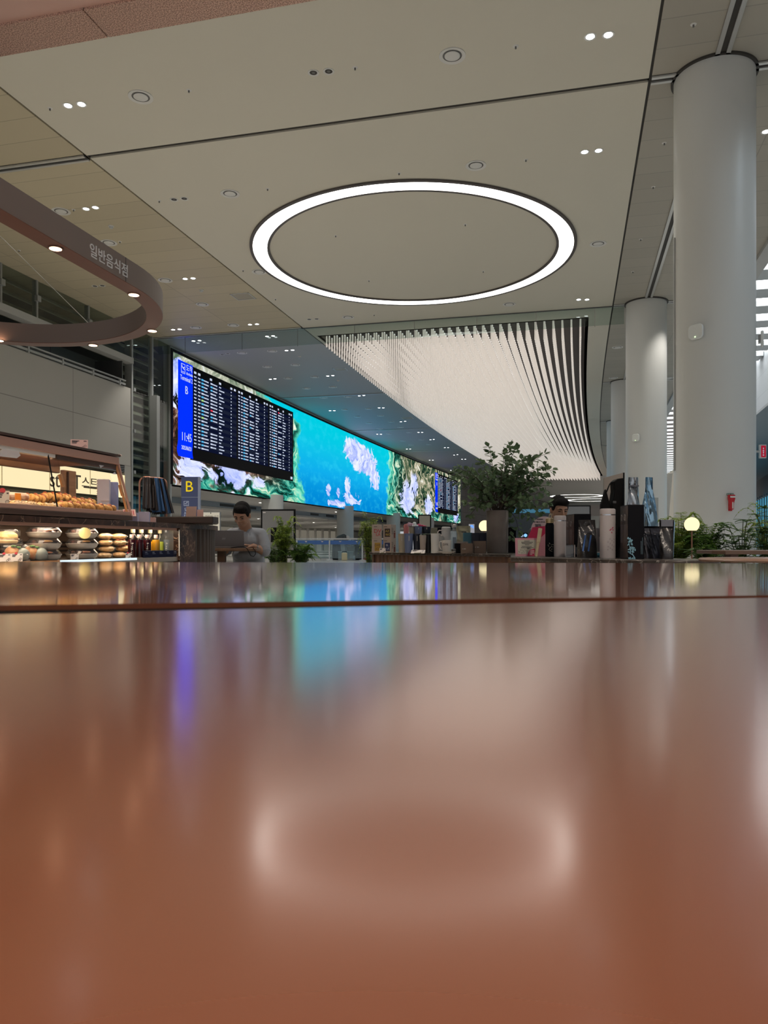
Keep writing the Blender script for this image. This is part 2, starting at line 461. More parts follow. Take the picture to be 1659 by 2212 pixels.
# ---- wireless access points and other column fittings
def on_column(x, y, cx, cy, r):
    rr = ray(x, y); a = rr.x**2 + rr.y**2; b = -2 * (rr.x * cx + rr.y * cy); c = cx * cx + cy * cy - r * r
    d = (-b - math.sqrt(max(0, b * b - 4 * a * c))) / (2 * a)
    p = Vector((0, 0, ZC)) + rr * d
    return p, Vector((p.x - cx, p.y - cy, 0)).normalized()
m_ap = mat('access_point_plastic', (.82, .83, .80), .4)
def access_point(x, y, col, label, s=.21):
    p, n = on_column(x, y, 1.98 + dev(COLY[col]), COLY[col], CR)
    a = math.atan2(n.x, -n.y)
    t = thing('wireless_access_point', label, 'access point', p, a, 'wireless access points on the columns')
    b = MB(); b.mtx(Matrix.Translation((0, -.045, 0)) @ Matrix.Rotation(R(90), 4, 'X')); b.rbox((0, 0, 0), (s, s, .04), .27 * s, seg=8)
    b.build('cover', m_ap, t, bevel=.012)
    b = MB(); b.box((0, -.012, 0), (.5 * s, .04, .5 * s)); b.build('bracket', m_colbase, t)
    b = MB(); b.mtx(Matrix.Translation((0, -.068, -.36 * s)) @ Matrix.Rotation(R(90), 4, 'X')); b.lathe([(.008, 0), (.008, .004)], seg=12)
    b.build('status_light', emitter('led_green', (.6, 1, .4), 3, False), t)
access_point(1506, 718, 0, 'rounded white wireless access point on the left face of the nearest column')
access_point(1375, 946, 1, 'rounded white wireless access point on the second column')
access_point(1639, 733, 0, 'rounded white wireless access point at the right edge of the nearest column, side on')
# red torch holder with small green notice
p, n = on_column(1577, 1085, 1.98, COLY[0], CR); a = math.atan2(n.x, -n.y)
t = thing('emergency_torch', 'red emergency torch in a wall holder low on the nearest column', 'emergency torch', p, a)
red = mat('safety_red', (.55, .02, .03), .4)
b = MB(); b.mtx(Matrix.Translation((0, -.045, 0))); b.lathe([(.030, -.10), (.032, -.02), (.048, .04), (.05, .09), (.045, .10)], seg=20); b.build('torch_body', red, t)
MB().box((0, -.006, -.01), (.05, .014, .22)).build('bracket', red, t)
MB().box((0, -.093, .07), (.07, .006, .022)).build('white_band', white, t)
MB().box((.004, -.08, -.045), (.014, .01, .09)).build('white_label', white, t)
p2_, n2 = on_column(1577, 1068, 1.98, COLY[0], CR)
t = thing('notice', 'tiny dark green notice above the red torch on the nearest column', 'sign', p2_, a)
MB().box((0, -.004, 0), (.095, .006, .028)).build('plate', mat('sign_green', (.05, .14, .10), .5), t)
b = MB()
for x0, w in ((-.036, .02), (-.012, .018), (.016, .012), (.034, .016)): b.box((x0, -.0085, 0), (w, .003, .016))
b.build('lettering', mat('pale_green', (.45, .55, .48), .5), t)

# ---- left side: glazed louvre wall, shop front, screen
XW = -13.5
m_gl = glass('facade_glass', (.80, .84, .82), 1.3, .01)
m_louv = mat('louvre_metal', (.34, .335, .27), .5)
m_mull = mat('mullion_grey', (.22, .23, .22), .4, .4)
m_mull2 = mat('mullion_light', (.40, .41, .40), .35, .5)
XL = XW - .55
lv = MB()
def louvres(Y0, Y1, z0, z1):
    z = z0
    while z < z1:                                 # tilted slats
        lv.add([(XL, Y0, z), (XL, Y1, z), (XL + .17, Y1, z - .15), (XL + .17, Y0, z - .15), (XL, Y0, z + .03), (XL, Y1, z + .03), (XL + .17, Y1, z - .12), (XL + .17, Y0, z - .12)],
               [(0, 1, 2, 3), (7, 6, 5, 4), (0, 4, 5, 1), (1, 5, 6, 2), (2, 6, 7, 3), (3, 7, 4, 0)])
        z += .29
Yb0 = on_x(283, 900, XW).y; Yb1 = on_x(366, 900, XW).y
louvres(4, Yb0, ZC + 5.85, CZ); louvres(Yb0 + .05, Yb1 - .05, .2, CZ)
tag(lv.build('louvre_screen', m_louv, smooth=0), 'dark grey louvre slats behind the glazing on the left side', 'louvre')
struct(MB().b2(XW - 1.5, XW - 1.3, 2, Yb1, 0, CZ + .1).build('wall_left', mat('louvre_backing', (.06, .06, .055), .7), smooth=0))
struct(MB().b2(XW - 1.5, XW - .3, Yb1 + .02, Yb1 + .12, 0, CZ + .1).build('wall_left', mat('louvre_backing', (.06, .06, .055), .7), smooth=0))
def pane(Y0, Y1, z0, z1, name): struct(MB().b2(XW - .01, XW + .01, Y0, Y1, z0, z1).build(name, m_gl, smooth=0))
ym = [on_x(0, 600, XW).y - 2.4, on_x(0, 600, XW).y, on_x(78, 600, XW).y, on_x(190, 660, XW).y, Yb0]
for i in range(4): pane(ym[i] + .03, ym[i + 1] - .03, ZC + 5.78, CZ, 'window_%d' % (3 + i))
y2 = on_x(325, 900, XW).y
pane(Yb0 + .05, y2 - .06, .1, CZ, 'window_7'); pane(y2 + .12, Yb1 - .04, .1, CZ, 'window_8')
mu = MB()
for y in ym[1:4]:
    mu.b2(XW - .10, XW + .04, y - .03, y + .03, ZC + 5.78, CZ); mu.b2(XW, XW + .10, y - .07, y + .07, ZC + 6.25, ZC + 6.40)
mu.b2(XW - .2, XW + .05, Yb0 - .04, Yb0 + .04, 0, CZ); mu.b2(XW - .2, XW + .06, Yb1 - .05, Yb1 + .05, 0, CZ)
mu.b2(XW - .05, XW + .25, y2 - .03, y2 + .16, 0, ZC + 4.85); mu.b2(XW - .1, XW + .04, y2 + .02, y2 + .12, ZC + 4.85, CZ)
for yy in (Yb0 + .12, y2 + .22):
    for zz in (1.5, 2.8, 4.1, 5.4): mu.b2(XW, XW + .07, yy - .05, yy + .05, ZC + zz - .6, ZC + zz - .5)
struct(mu.build('trim_6', m_mull2, smooth=0))
struct(MB().b2(XW - 1.6, XW, YA, Yb1, CZ, CZ + .12).build('ceiling', m_left, smooth=0))
# gallery opening with railing above the shop front
struct(MB().b2(XW - .15, XW + .12, 2, Yb0 - .04, ZC + 5.62, ZC + 5.80).build('trim_7', mat('beam_grey', (.42, .42, .40), .5), smooth=0))
gal = MB(); gal.b2(XW - 1.0, XW - .94, 2, Yb0, ZC + 4.6, ZC + 5.7); gal.b2(XW - 1, XW, Yb0 - .5, Yb0 - .45, ZC + 4.6, ZC + 5.65)
struct(gal.build('wall_left', seamed('gallery_wall', (.12, .13, .12), (.05, .05, .05), 2.1, 1, .03, .5, .1), smooth=0))
rl = thing('railing', 'grey metal railing on top of the shop front wall at the left', 'railing', (XW + .05, 12, ZC + 4.84))
MB().b2(-.03, .03, -9, Yb0 - 12.4, .16, .20).build('top_rail', m_mull2, rl)
MB().b2(-.02, .02, -9, Yb0 - 12.4, .04, .10).build('bottom_rail', m_mull2, rl)
yy = Yb0 - .7
while yy > 7: MB().b2(-.03, .03, yy - 12.03, yy - 11.97, 0, .17).build('post', m_mull2, rl); yy -= 1.35
m_shop = seamed('shop_panels', (.40, .385, .35), (.20, .19, .17), 2.86, 1, .02, .35, .03, (2, 1.22))
so = MB(); so.b2(-.12, .0, -10, 0, 0, 2.45)
so = so.build('wall_left', m_shop, smooth=0); so.location = (XW + .02, Yb0 - .05, ZC + 2.41); struct(so)
vn = thing('air_grille', 'long dark slotted air grille above the lit shop sign at the left', 'air grille', (XW, 0, ZC + 2.28))
MB().b2(-.1, .0, 6, Yb0 - .4, -.10, .12).build('backing', dark, vn)
b = MB()
for z in (-.08, -.03, .02, .07): b.b2(0, .03, 6, Yb0 - .4, z, z + .02)
b.build('slats', mat('grille_slat', (.20, .21, .22), .4), vn)
struct(MB().b2(XW - .1, XW + .03, Yb0 - .4, Yb0 - .05, ZC + 1.3, ZC + 2.41).build('trim_8', mat('shop_trim', (.36, .35, .32), .5), smooth=0))
# lit sign band
sg = thing('lit_shop_sign', 'long cream backlit shop sign with brown letters seen through the pastry case', 'sign', (XW, 0, ZC))
MB().b2(0, .05, 5, Yb0 - .4, 1.41, 2.10).build('light_box', emitter('sign_glow', (1, .82, .50), 1.12), sg)
sgm = mat('sign_brown', (.10, .07, .045), .5)
for y in [Yb0 - .42 - i * 1.75 for i in range(9)]: MB().b2(.05, .056, y - .012, y + .012, 1.41, 2.10).build('joint', mat('sign_joint', (.75, .6, .35), .5), sg, 0)
ps = on_x(107, 1050, XW)
def sign_text(s, x, y, size, sx=1):
    p = on_x(x, y, XW + .055); p.x -= XW; p.z -= ZC
    return text(s, size, sgm, sg, face(p, (1, 0, 0)), 'lettering', .01, 'LEFT', sx)
sign_text('stEFT', 107, 1036, .58); sign_text('스트리', 176, 1043, .36, 1.15)
u0 = on_x(177, 1051.5, XW); u1 = on_x(214, 1056, XW)
MB().b2(.052, .06, u0.y, u1.y, u0.z - ZC - .03, u0.z - ZC + .01).build('underline', sgm, sg)
# dark shop interior below the sign
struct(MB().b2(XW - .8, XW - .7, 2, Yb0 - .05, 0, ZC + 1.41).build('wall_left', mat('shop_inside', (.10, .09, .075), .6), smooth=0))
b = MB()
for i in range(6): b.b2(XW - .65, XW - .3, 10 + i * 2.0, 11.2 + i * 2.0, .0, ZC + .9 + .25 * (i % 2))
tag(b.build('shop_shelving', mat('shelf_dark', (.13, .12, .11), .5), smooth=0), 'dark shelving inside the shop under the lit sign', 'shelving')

# ---- giant screen
SY0 = on_x(369, 900, XW).y; SY1 = 78.0; SZ0, SZ1 = 2.04, 6.62
def screen_material():
    m = bpy.data.materials.new('screen_picture'); m.use_nodes = True
    nt = m.node_tree; L = nt.links; nt.nodes.clear()
    out = nt.nodes.new('ShaderNodeOutputMaterial'); em = nt.nodes.new('ShaderNodeEmission'); em.inputs[1].default_value = SCREEN_EMIT
    L.new(em.outputs[0], out.inputs[0])
    uv = nt.nodes.new('ShaderNodeUVMap'); uv.uv_map = 'UVMap'
    def node(t, **k):
        n = nt.nodes.new(t)
        for a, v in k.items(): setattr(n, a, v)
        return n
    def setin(n, i, v):
        if isinstance(v, (int, float)): n.inputs[i].default_value = v
        elif isinstance(v, tuple): n.inputs[i].default_value = v
        else: L.new(v, n.inputs[i])
    def M(op, a, b=None, c=None, clamp=False):
        n = node('ShaderNodeMath', operation=op, use_clamp=clamp)
        for i, v in enumerate((a, b, c)):
            if v is not None: setin(n, i, v)
        return n.outputs[0]
    def noise(vec, scale, detail=6, dist=0., rough=.6):
        n = node('ShaderNodeTexNoise'); setin(n, 'Vector', vec)
        n.inputs['Scale'].default_value = scale; n.inputs['Detail'].default_value = detail; n.inputs['Distortion'].default_value = dist; n.inputs['Roughness'].default_value = rough
        return n
    def ramp(fac, stops):
        n = node('ShaderNodeValToRGB'); L.new(fac, n.inputs[0]); e = n.color_ramp.elements
        while len(e) < len(stops): e.new(.5)
        for q, (p, c) in zip(e, stops): q.position = p; q.color = (*c, 1)
        return n.outputs[0]
    def mix(f, a, b):
        n = node('ShaderNodeMix', data_type='RGBA'); setin(n, 'Factor', f); setin(n, 'A', a); setin(n, 'B', b); return n.outputs['Result']
    def step(x, a, b): # smooth 0..1 between a and b
        n = node('ShaderNodeMapRange', interpolation_type='SMOOTHSTEP'); setin(n, 0, x); n.inputs[1].default_value = a; n.inputs[2].default_value = b; return n.outputs[0]
    sp = node('ShaderNodeSeparateXYZ'); L.new(uv.outputs[0], sp.inputs[0]); u, v = sp.outputs[0], sp.outputs[1]
    cb = node('ShaderNodeCombineXYZ'); L.new(u, cb.inputs[0]); L.new(v, cb.inputs[1])
    sq = node('ShaderNodeVectorMath', operation='MULTIPLY'); L.new(cb.outputs[0], sq.inputs[0]); sq.inputs[1].default_value = (.55, 1., 1.)
    w1 = noise(sq.outputs[0], .42, 3); w2 = noise(sq.outputs[0], 1.3, 4)
    def warp(base, n, amt):
        s = node('ShaderNodeVectorMath', operation='SCALE'); L.new(n.outputs['Color'], s.inputs[0]); s.inputs['Scale'].default_value = amt
        a = node('ShaderNodeVectorMath', operation='ADD'); L.new(base, a.inputs[0]); L.new(s.outputs[0], a.inputs[1]); return a.outputs[0]
    flow = warp(warp(sq.outputs[0], w1, 3.2), w2, .5)
    st = node('ShaderNodeVectorMath', operation='MULTIPLY'); L.new(flow, st.inputs[0]); st.inputs[1].default_value = (2.6, .55, 1)
    n1 = noise(st.outputs[0], 1.1, 9, .8, .62)
    n2 = noise(flow, .55, 4)
    dg = node('ShaderNodeVectorMath', operation='DOT_PRODUCT'); L.new(flow, dg.inputs[0]); dg.inputs[1].default_value = (.9, 2.3, 0)
    dh = node('ShaderNodeVectorMath', operation='DOT_PRODUCT'); L.new(flow, dh.inputs[0]); dh.inputs[1].default_value = (.50, -.22, 0)
    dc = node('ShaderNodeCombineXYZ'); L.new(dg.outputs['Value'], dc.inputs[0]); L.new(dh.outputs['Value'], dc.inputs[1])
    n1d = noise(dc.outputs[0], 1.25, 10, .5, .66)
    lowz = step(v, 3.5, 2.7)
    class N: pass
    n1v = n1; n1 = N(); n1.outputs = {'Fac': mix(lowz, n1v.outputs['Fac'], n1d.outputs['Fac'])}
    rock = ramp(n1.outputs['Fac'], [(.38, (.003, .008, .006)), (.45, (.022, .012, .008)), (.50, (.085, .035, .025)), (.54, (.25, .15, .12)), (.58, (.48, .46, .38)), (.64, (.52, .60, .95))])
    tan = ramp(n1.outputs['Fac'], [(.38, (.004, .012, .008)), (.45, (.015, .050, .030)), (.50, (.10, .14, .07)), (.54, (.36, .32, .22)), (.60, (.58, .55, .42)), (.68, (.70, .70, .66))])
    warm = mix(step(u, 40., 50.), rock, tan)
    cool = ramp(n1.outputs['Fac'], [(.38, (.002, .016, .012)), (.44, (.004, .07, .05)), (.49, (.015, .24, .19)), (.53, (.08, .46, .33)), (.58, (.40, .58, .38)), (.66, (.72, .80, .66))])
    # distance to the sea decides how green the land is
    du = M('ADD', u, M('MULTIPLY', M('SUBTRACT', w1.outputs['Fac'], .5), 5.0))
    green = M('MAXIMUM', step(du, 30.5, 35.5), 0.)
    green = M('MULTIPLY', green, step(du, 57.5, 54.5))
    low = step(v, 3.1, 2.3)
    green = M('MAXIMUM', green, M('MULTIPLY', low, step(n2.outputs['Fac'], .40, .52)))
    land = mix(green, warm, cool)
    pale = M('MULTIPLY', step(v, 6.0, 6.5), step(du, 34.5, 31.))            # cream strip along the top left
    land = mix(M('MULTIPLY', pale, .75), land, ramp(n1.outputs['Fac'], [(.35, (.10, .16, .10)), (.5, (.42, .48, .36)), (.6, (.62, .66, .55))]))
    # snow / cloud patches in the land
    nb = noise(warp(sq.outputs[0], w2, .9), .62, 5, .6)
    snow = step(nb.outputs['Fac'], .585, .62)
    def blob(cu_, cv, ru, rv):
        a = M('DIVIDE', M('SUBTRACT', u, cu_), ru); b = M('DIVIDE', M('SUBTRACT', v, cv), rv)
        return M('SUBTRACT', 1., M('SQRT', M('ADD', M('MULTIPLY', a, a), M('MULTIPLY', b, b))))
    lav = (.50, .56, .98, 1)
    lavn = ramp(n1.outputs['Fac'], [(.36, (.22, .30, .70)), (.48, (.46, .52, .92)), (.62, (.72, .75, .98))])
    def patch(cu_, cv, ru, rv, k=.9, ks=7.5):
        bb = M('ADD', blob(cu_, cv, ru, rv), M('MULTIPLY', M('SUBTRACT', nb.outputs['Fac'], .5), k * 3.6))
        bb = M('ADD', bb, M('MULTIPLY', M('SUBTRACT', n1.outputs['Fac'], .5), k * ks))
        return step(bb, .02, .20)
    p1 = None
    for args in ((25.5, 2.70, 1.1, .50), (28.5, 2.72, 2.2, .50), (31.4, 2.7, .6, .22), (24.2, 5.9, .5, .9), (58.4, 3.6, 2.2, 1.25), (60.5, 4.6, 1.0, .9), (65.0, 3.2, 1.5, .7), (76.0, 2.7, 1.4, .6)):
        q = patch(*args, k=.45); p1 = q if p1 is None else M('MAXIMUM', p1, q)
    land = mix(p1, land, lavn)
    # sea
    nn = noise(sq.outputs[0], 2.2, 6)
    sea = ramp(step(v, 2.0, 6.6), [(0., (.0, .20, .55)), (.35, (.004, .34, .68)), (.7, (.004, .43, .66)), (1., (.0, .50, .62))])
    sea = mix(M('MULTIPLY', step(nn.outputs['Fac'], .45, .75), .35), sea, (.03, .60, .78, 1))
    cl = None
    for args in ((45.6, 5.6, 2.4, .75), (47.6, 5.2, 2.6, 1.05), (49.4, 4.3, 1.0, .75), (44.0, 3.3, .55, .8), (44.7, 2.65, 1.5, .38), (41.9, 2.32, 2.0, .22), (40.6, 2.85, .45, .4), (42.3, 2.95, .3, .3)):
        q = patch(*args, k=.40 if args[2] > 1.5 and args[1] > 4 else .75, ks=4.); cl = q if cl is None else M('MAXIMUM', cl, q)
    sea = mix(cl, sea, lavn)
    # coast outline
    ed = M('ADD', u, M('MULTIPLY', M('SUBTRACT', w2.outputs['Fac'], .5), 2.6))
    ed = M('ADD', ed, M('MULTIPLY', M('SUBTRACT', w1.outputs['Fac'], .5), 3.0))
    bend = M('MULTIPLY', M('POWER', M('SUBTRACT', 5.4, v), 2.0), .16)         # the shore curls outwards near the bottom
    top = M('MULTIPLY', step(v, 5.9, 6.6), 4.2)
    lft = M('SUBTRACT', M('ADD', ed, top), M('MULTIPLY', bend, .35)); rgt = M('ADD', ed, M('MULTIPLY', bend, .15))
    seam_ = M('MULTIPLY', step(lft, 36.0, 36.5), step(rgt, 53.2, 52.7))
    rim = M('MULTIPLY', step(lft, 35.2, 36.3), step(rgt, 54.2, 52.9))
    col = mix(M('MULTIPLY', rim, .55), land, (.10, .75, .55, 1))
    col = mix(seam_, col, sea)
    L.new(col, em.inputs[0])
    return m
n = 60
me = bpy.data.meshes.new('screen_face')
vs = []; uvs = []
for i in range(n + 1):
    Y = SY0 + (SY1 - SY0) * i / n
    for z in (SZ0, SZ1): vs.append((XW + .06 + dev(Y), Y, ZC + z)); uvs.append((Y, z))
fs = [(2 * i, 2 * i + 2, 2 * i + 3, 2 * i + 1) for i in range(n)]
me.from_pydata(vs, [], fs)
ul = me.uv_layers.new(name='UVMap')
for lp in me.loops: ul.data[lp.index].uv = uvs[lp.vertex_index]
me.materials.append(screen_material())
scr = thing('video_wall', 'giant curved video wall showing sea, clouds and coast from above', 'screen', (0, 0, 0))
o = bpy.data.objects.new('display', me); C.objects.link(o); o.parent = scr
blk = mat('black_frame', (.004, .004, .004), .5, spec=.15)
b = MB(); b.bent(XW - .25, XW + .05, SY0 - .12, SY1 + .1, ZC + SZ0 - .02, ZC + SZ1 + .02); b.build('housing', blk, scr, 0)
b = MB(); b.bent(XW, XW + .09, SY0 - .12, SY1 + .1, ZC + SZ1, ZC + SZ1 + .09); b.b2(XW, XW + .09, SY0 - .12, SY0, ZC + SZ0, ZC + SZ1); b.build('frame', blk, scr, 0)
struct(MB().bent(XW - .2, XW + .0, Yb1, YE, ZC + SZ1 + .1, CZ).build('trim_9', mat('fascia_white', (.60, .60, .58), .5), smooth=0))

# aircraft picture on the screen
ap = on_x(643, 903, XW + .08)
b = MB(); M0 = face(ap, (1, 0, 0)) @ Matrix.Rotation(R(60), 4, 'Z')
b.mtx(M0)
for poly in ([(-.03, -.36), (.03, -.36), (.035, .3), (0, .42), (-.035, .3)], [(.03, .08), (.42, -.08), (.42, -.14), (.03, -.06)], [(-.03, .08), (-.03, -.06), (-.42, -.14), (-.42, -.08)], [(.03, -.26), (.16, -.36), (-.16, -.36), (-.03, -.26)]):
    b.prism(poly, 0, .004)
b.build('aircraft_image', emitter('picture_white', (.75, .85, .95), 1., False), scr, 0)

# ---- arrivals boards
ink = emitter('board_white', (.72, .80, 1), .85, False)
cyan = emitter('board_cyan', (.10, .50, .85), 1., False)
lime = emitter('board_lime', (.45, .75, .25), 1., False)
bred = emitter('board_red', (.9, .05, .08), 1., False)
row_a = emitter('board_navy', (.004, .007, .030), .8, False)
row_b = emitter('board_slate', (.011, .016, .036), .9, False)
bblue = emitter('board_blue', (.0, .018, .62), 1.7)
def board(Y0, Y1, za0, za1, label, detail):
    X = XW + dev((Y0 + Y1) / 2) + (.16 if detail else .35)
    sl_ = (dev(Y1) - dev(Y0)) / (Y1 - Y0)
    t = thing('arrivals_board', label, 'display board', (X, (Y0 + Y1) / 2, ZC), -math.atan(sl_), 'arrivals boards on the screen')
    Wd = Y1 - Y0; y0 = -Wd / 2
    MB().b2(-.12, 0, y0 + .095 * Wd, Wd / 2, za0, za1).build('panel', mat('board_black', (.003, .003, .004), .5, spec=.1), t, 0)
    # blue side strip with a wavy lower end
    b = MB(); n = 24; x0, x1 = y0, y0 + .095 * Wd; hz = za1 + .02
    vs = []
    for i in range(n + 1):
        q = i / n; z = hz - (hz - (za0 + .02)) * q
        sh = .10 * math.sin(max(0, q - .86) / .14 * math.pi * .9) * (-1)
        vs += [(.02 + .03 * max(0, q - .86) / .14, x0 + sh, z), (.02 + .03 * max(0, q - .86) / .14, x1 + sh * .6, z)]
    b.add(vs, [(2 * i, 2 * i + 2, 2 * i + 3, 2 * i + 1) for i in range(n)]); b.build('blue_strip', bblue, t, 0)
    cxm = (x0 + x1) / 2
    fx = lambda y, z: face((.06, y, z), (1, 0, 0))
    text('B', .40, ink, t, fx(cxm, za1 - .98), ext=.003, sx=.95)
    text('11:45', .42, ink, t, fx(cxm, za0 + .72), ext=.003, sx=.80)
    text('2025/06/23', .20, ink, t, fx(cxm, za0 + .34), ext=.003, sx=.78)
    text('Terminal 2', .235, ink, t, fx(cxm, za1 - .58), ext=.003, sx=.85)
    text('도착', .25, ink, t, fx(cxm + .20, za1 - .18), ext=.003)
    text('Arrivals', .15, ink, t, fx(cxm + .22, za1 - .37), ext=.003)
    b = MB(); b.mtx(fx(cxm - .24, za1 - .25))
    for p in ((-.14, -.17, -.12, .17), (.12, -.17, .14, .17), (-.14, .15, .14, .17), (-.14, -.17, .14, -.15), (-.10, -.12, .10, -.10)): b.b2(p[0], p[2], p[1], p[3], 0, .003)
    b.mtx(fx(cxm - .24, za1 - .23) @ Matrix.Rotation(R(-25), 4, 'Z'))
    b.b2(-.10, .10, -.018, .018, 0, .003); b.prism([(-.03, 0), (.05, .09), (.075, .09), (.03, 0)], 0, .003); b.prism([(-.10, .0), (-.12, .06), (-.10, .06), (-.06, 0)], 0, .003)
    b.build('landing_symbol', ink, t, 0)
    # three columns of rows
    rnd = random.Random(3)
    cols = [(y0 + .105 * Wd, y0 + .425 * Wd), (y0 + .44 * Wd, y0 + .72 * Wd), (y0 + .735 * Wd, y0 + .985 * Wd)]
    nrow = 21; top = za1 - .28; bot = za0 + .42; rh = (top - bot) / nrow
    rows = MB(); g = MB()
    for ci, (a, c) in enumerate(cols):
        w = c - a
        for k in range(nrow):
            z1 = top - k * rh; rows.b2(0, .012, a, c, z1 - rh, z1, k % 2)
            zc_ = z1 - rh * .5; hh = rh * .17
            def word(f0, n_, mi=0, s=.026):
                for j in range(n_):
                    yy = a + w * (f0 + j * s); g.b2(.012, .02, yy, yy + w * s * .72, zc_ - hh, zc_ + hh, mi)
            word(.0, 2); word(.085, 2)
            r = rnd.random(); mi = 2 if (r < .14 and ci == 0) else (0 if r > .72 else 1)
            yy = a + w * .155; g.b2(.012, .022, yy, yy + w * .05, zc_ - hh * 1.35, zc_ + hh * 1.35, mi)
            word(.215, rnd.choice((3, 4, 4)))
            if rnd.random() > .13:
                r = rnd.random(); mi = 3 if r < .03 else (1 if r < .25 else 0)
                yy = a + w * .36; g.b2(.012, .022, yy, yy + w * .045, zc_ - hh * 1.3, zc_ + hh * 1.3, mi); word(.415, rnd.choice((3, 4)))
            word(.56, rnd.choice((2, 3, 4, 5)))
            yy = a + w * .85; g.b2(.012, .02, yy, yy + w * .016, zc_ - hh, zc_ + hh, 0)
        for f0 in (.0, .085, .345, .56, .84, .93):
            yy = a + w * f0; g.b2(.012, .02, yy, yy + w * .045, top + .05, top + .13, 0)
    rows.build('row_bands', [row_a, row_b], t, 0)
    g.build('flight_listing', [ink, cyan, lime, bred], t, 0)
    MB().b2(.005, .02, Wd / 2 - .35, Wd / 2 - .15, za0 + .08, za0 + .2).build('corner_mark', ink, t, 0)
board(24.17, 35.2, 3.02, 6.38, 'large black arrivals board with blue strip on the near left part of the video wall', True)
board(66.3, 75.6, 2.75, 6.2, 'far arrivals board on the right end of the video wall, behind the leafy plant', False)

# ---- lower hall under the screen
LZ = ZC + 2.02
m_soffl = emitter('soffit_lamp', (1, .97, .9), 3., False)
m_soff = mat('lower_soffit', (.50, .49, .47), .55)
LZ2 = ZC + 1.76
struct(MB().bent(-16.9, XW + .0, Yb1, 104, LZ, LZ + .15).build('ceiling', m_soff, smooth=0))
struct(MB().bent(-17.05, -16.9, Yb1, 104, LZ2 + .01, LZ + .15).build('trim_11', mat('soffit_channel', (.26, .31, .36), .5), smooth=0))
struct(MB().bent(-30.2, -16.9, Yb1, 104, LZ2 - .10, LZ2).build('ceiling', m_soff, smooth=0))
for k, (xa, xb) in enumerate(((473, 502), (532, 548), (659, 675), (690, 705), (776, 787), (796, 806), (828, 836))):
    Ya, Yb_ = on_x(xa, 1085, -16.85).y, on_x(xb, 1085, -16.85).y
    tag(MB().bent(-16.9, -16.88, Ya, Yb_, LZ2 + .07, LZ2 + .20).build('air_vent', mat('vent_dark', (.03, .035, .04), .5), smooth=0), '%s dark slot vent from left in the strip under the video wall' % ['first', 'second', 'third', 'fourth', 'fifth', 'sixth', 'seventh'][k], 'air vent', 'slot vents under the video wall')
struct(MB().bent(-30.5, -30.2, Yb1, 104, 0, LZ + .1).build('wall_left', mat('lower_wall', (.46, .46, .44), .6), smooth=0))
b = MB(); b.bent(-30.2, -30.0, 74, 88, .0, 2.2); b.bent(-30.2, -30.0, 57, 62, .9, 2.2); struct(b.build('window_9', emitter('lobby_glow', (.62, .56, .44), .24), smooth=0))
b = MB()
for i in range(8): Y = 74 + i * 2.0; b.b2(-30 + dev(Y), -29.8 + dev(Y), Y - .12, Y + .12, 0, 2.4)
struct(b.build('trim_10', white, smooth=0))
b = MB(); b.bent(-30.1, -29.9, 89, 103, 0, 2.2); struct(b.build('door_1', mat('shutter_dark', (.22, .22, .21), .5), smooth=0))

for x, y in ((-21, 31), (-21, 39), (-21, 48), (-21, 58), (-15.2, 35.5), (-15.2, 47), (-26, 50), (-26, 62), (-22, 70), (-26, 76), (-26, 90), (-20, 84)):
    t = thing('downlight', 'small recessed downlight in the low ceiling under the video wall', 'spotlight', (x + dev(y), y, (LZ if x > -16 else LZ2 - .10)), 0, 'downlights under the video wall')
    MB().lathe([(0, -.02), (.07, -.01), (.08, 0)], seg=14, cap=False).build('lamp', m_soffl, t)
    spot('downlight_or_fill', t, (0, 0, -.05), 230, 140, .6)

# ---- smoke curtain of glass hanging across the hall
m_sm = glass('curtain_glass', (.80, .86, .84), .8, .01)
GY = 22.95
def gxat(x): r = ray(x, 700); return r.x / r.y * GY
seams = [-13.4] + [gxat(x) for x in (400, 523, 643, 766, 895, 1030, 1158, 1285)] + [1.4]
gc = thing('glass_smoke_curtain', 'clear glass smoke curtain hanging across the hall in front of the rod light', 'smoke curtain', (0, GY, CZ))
for a, c in zip(seams, seams[1:]): MB().b2(a + .012, c - .012, -.008, .008, -.53, 0).build('pane', m_sm, gc, 0)
for a in seams[1:-1]: MB().b2(a - .005, a + .005, -.008, .008, -.56, 0).build('seam', mat('seam_dark', (.10, .10, .10), .4), gc, 0)
MB().b2(-13.4, 1.4, -.03, .03, -.02, .0).build('head_channel', mat('seam_dark', (.10, .10, .10), .4), gc, 0)

# ---- ring light
RC = (-3.70, 17.72); RO = 3.70; RW = .325
m_ring = emitter('ring_glow', (1, .97, .90), RING_EMIT)
def annulus(r0, r1, z0, z1, seg=160): return MB().lathe([(r0, z0), (r1, z0), (r1, z1), (r0, z1), (r0, z0)], seg=seg, cap=False)
m_rtrim = mat('ring_trim', (.10, .085, .08), .5)
def ringlight(x, y, r, label, w=RW):
    t = thing('ring_light', label, 'ceiling light', (x, y, CZ), 0, 'ring lights in the ceiling')
    annulus(r - w, r, -.03, -.002).build('diffuser', m_ring, t, 30)
    annulus(r, r + .07, -.036, -.002).build('outer_trim', m_rtrim, t, 30)
    annulus(r - w - .06, r - w, -.036, -.002).build('inner_trim', m_rtrim, t, 30)
    return t
ringlight(RC[0], RC[1], RO, 'big white ring light in the ceiling over the middle of the hall')
ringlight(-5.4 + dev(112), 113, 3.7, 'thin distant ring light above the screen frame by the right counter', .45)
ringlight(-4.4 + dev(121), 124, 3.7, 'farthest ring light, a thin oval under the other distant one', .45)

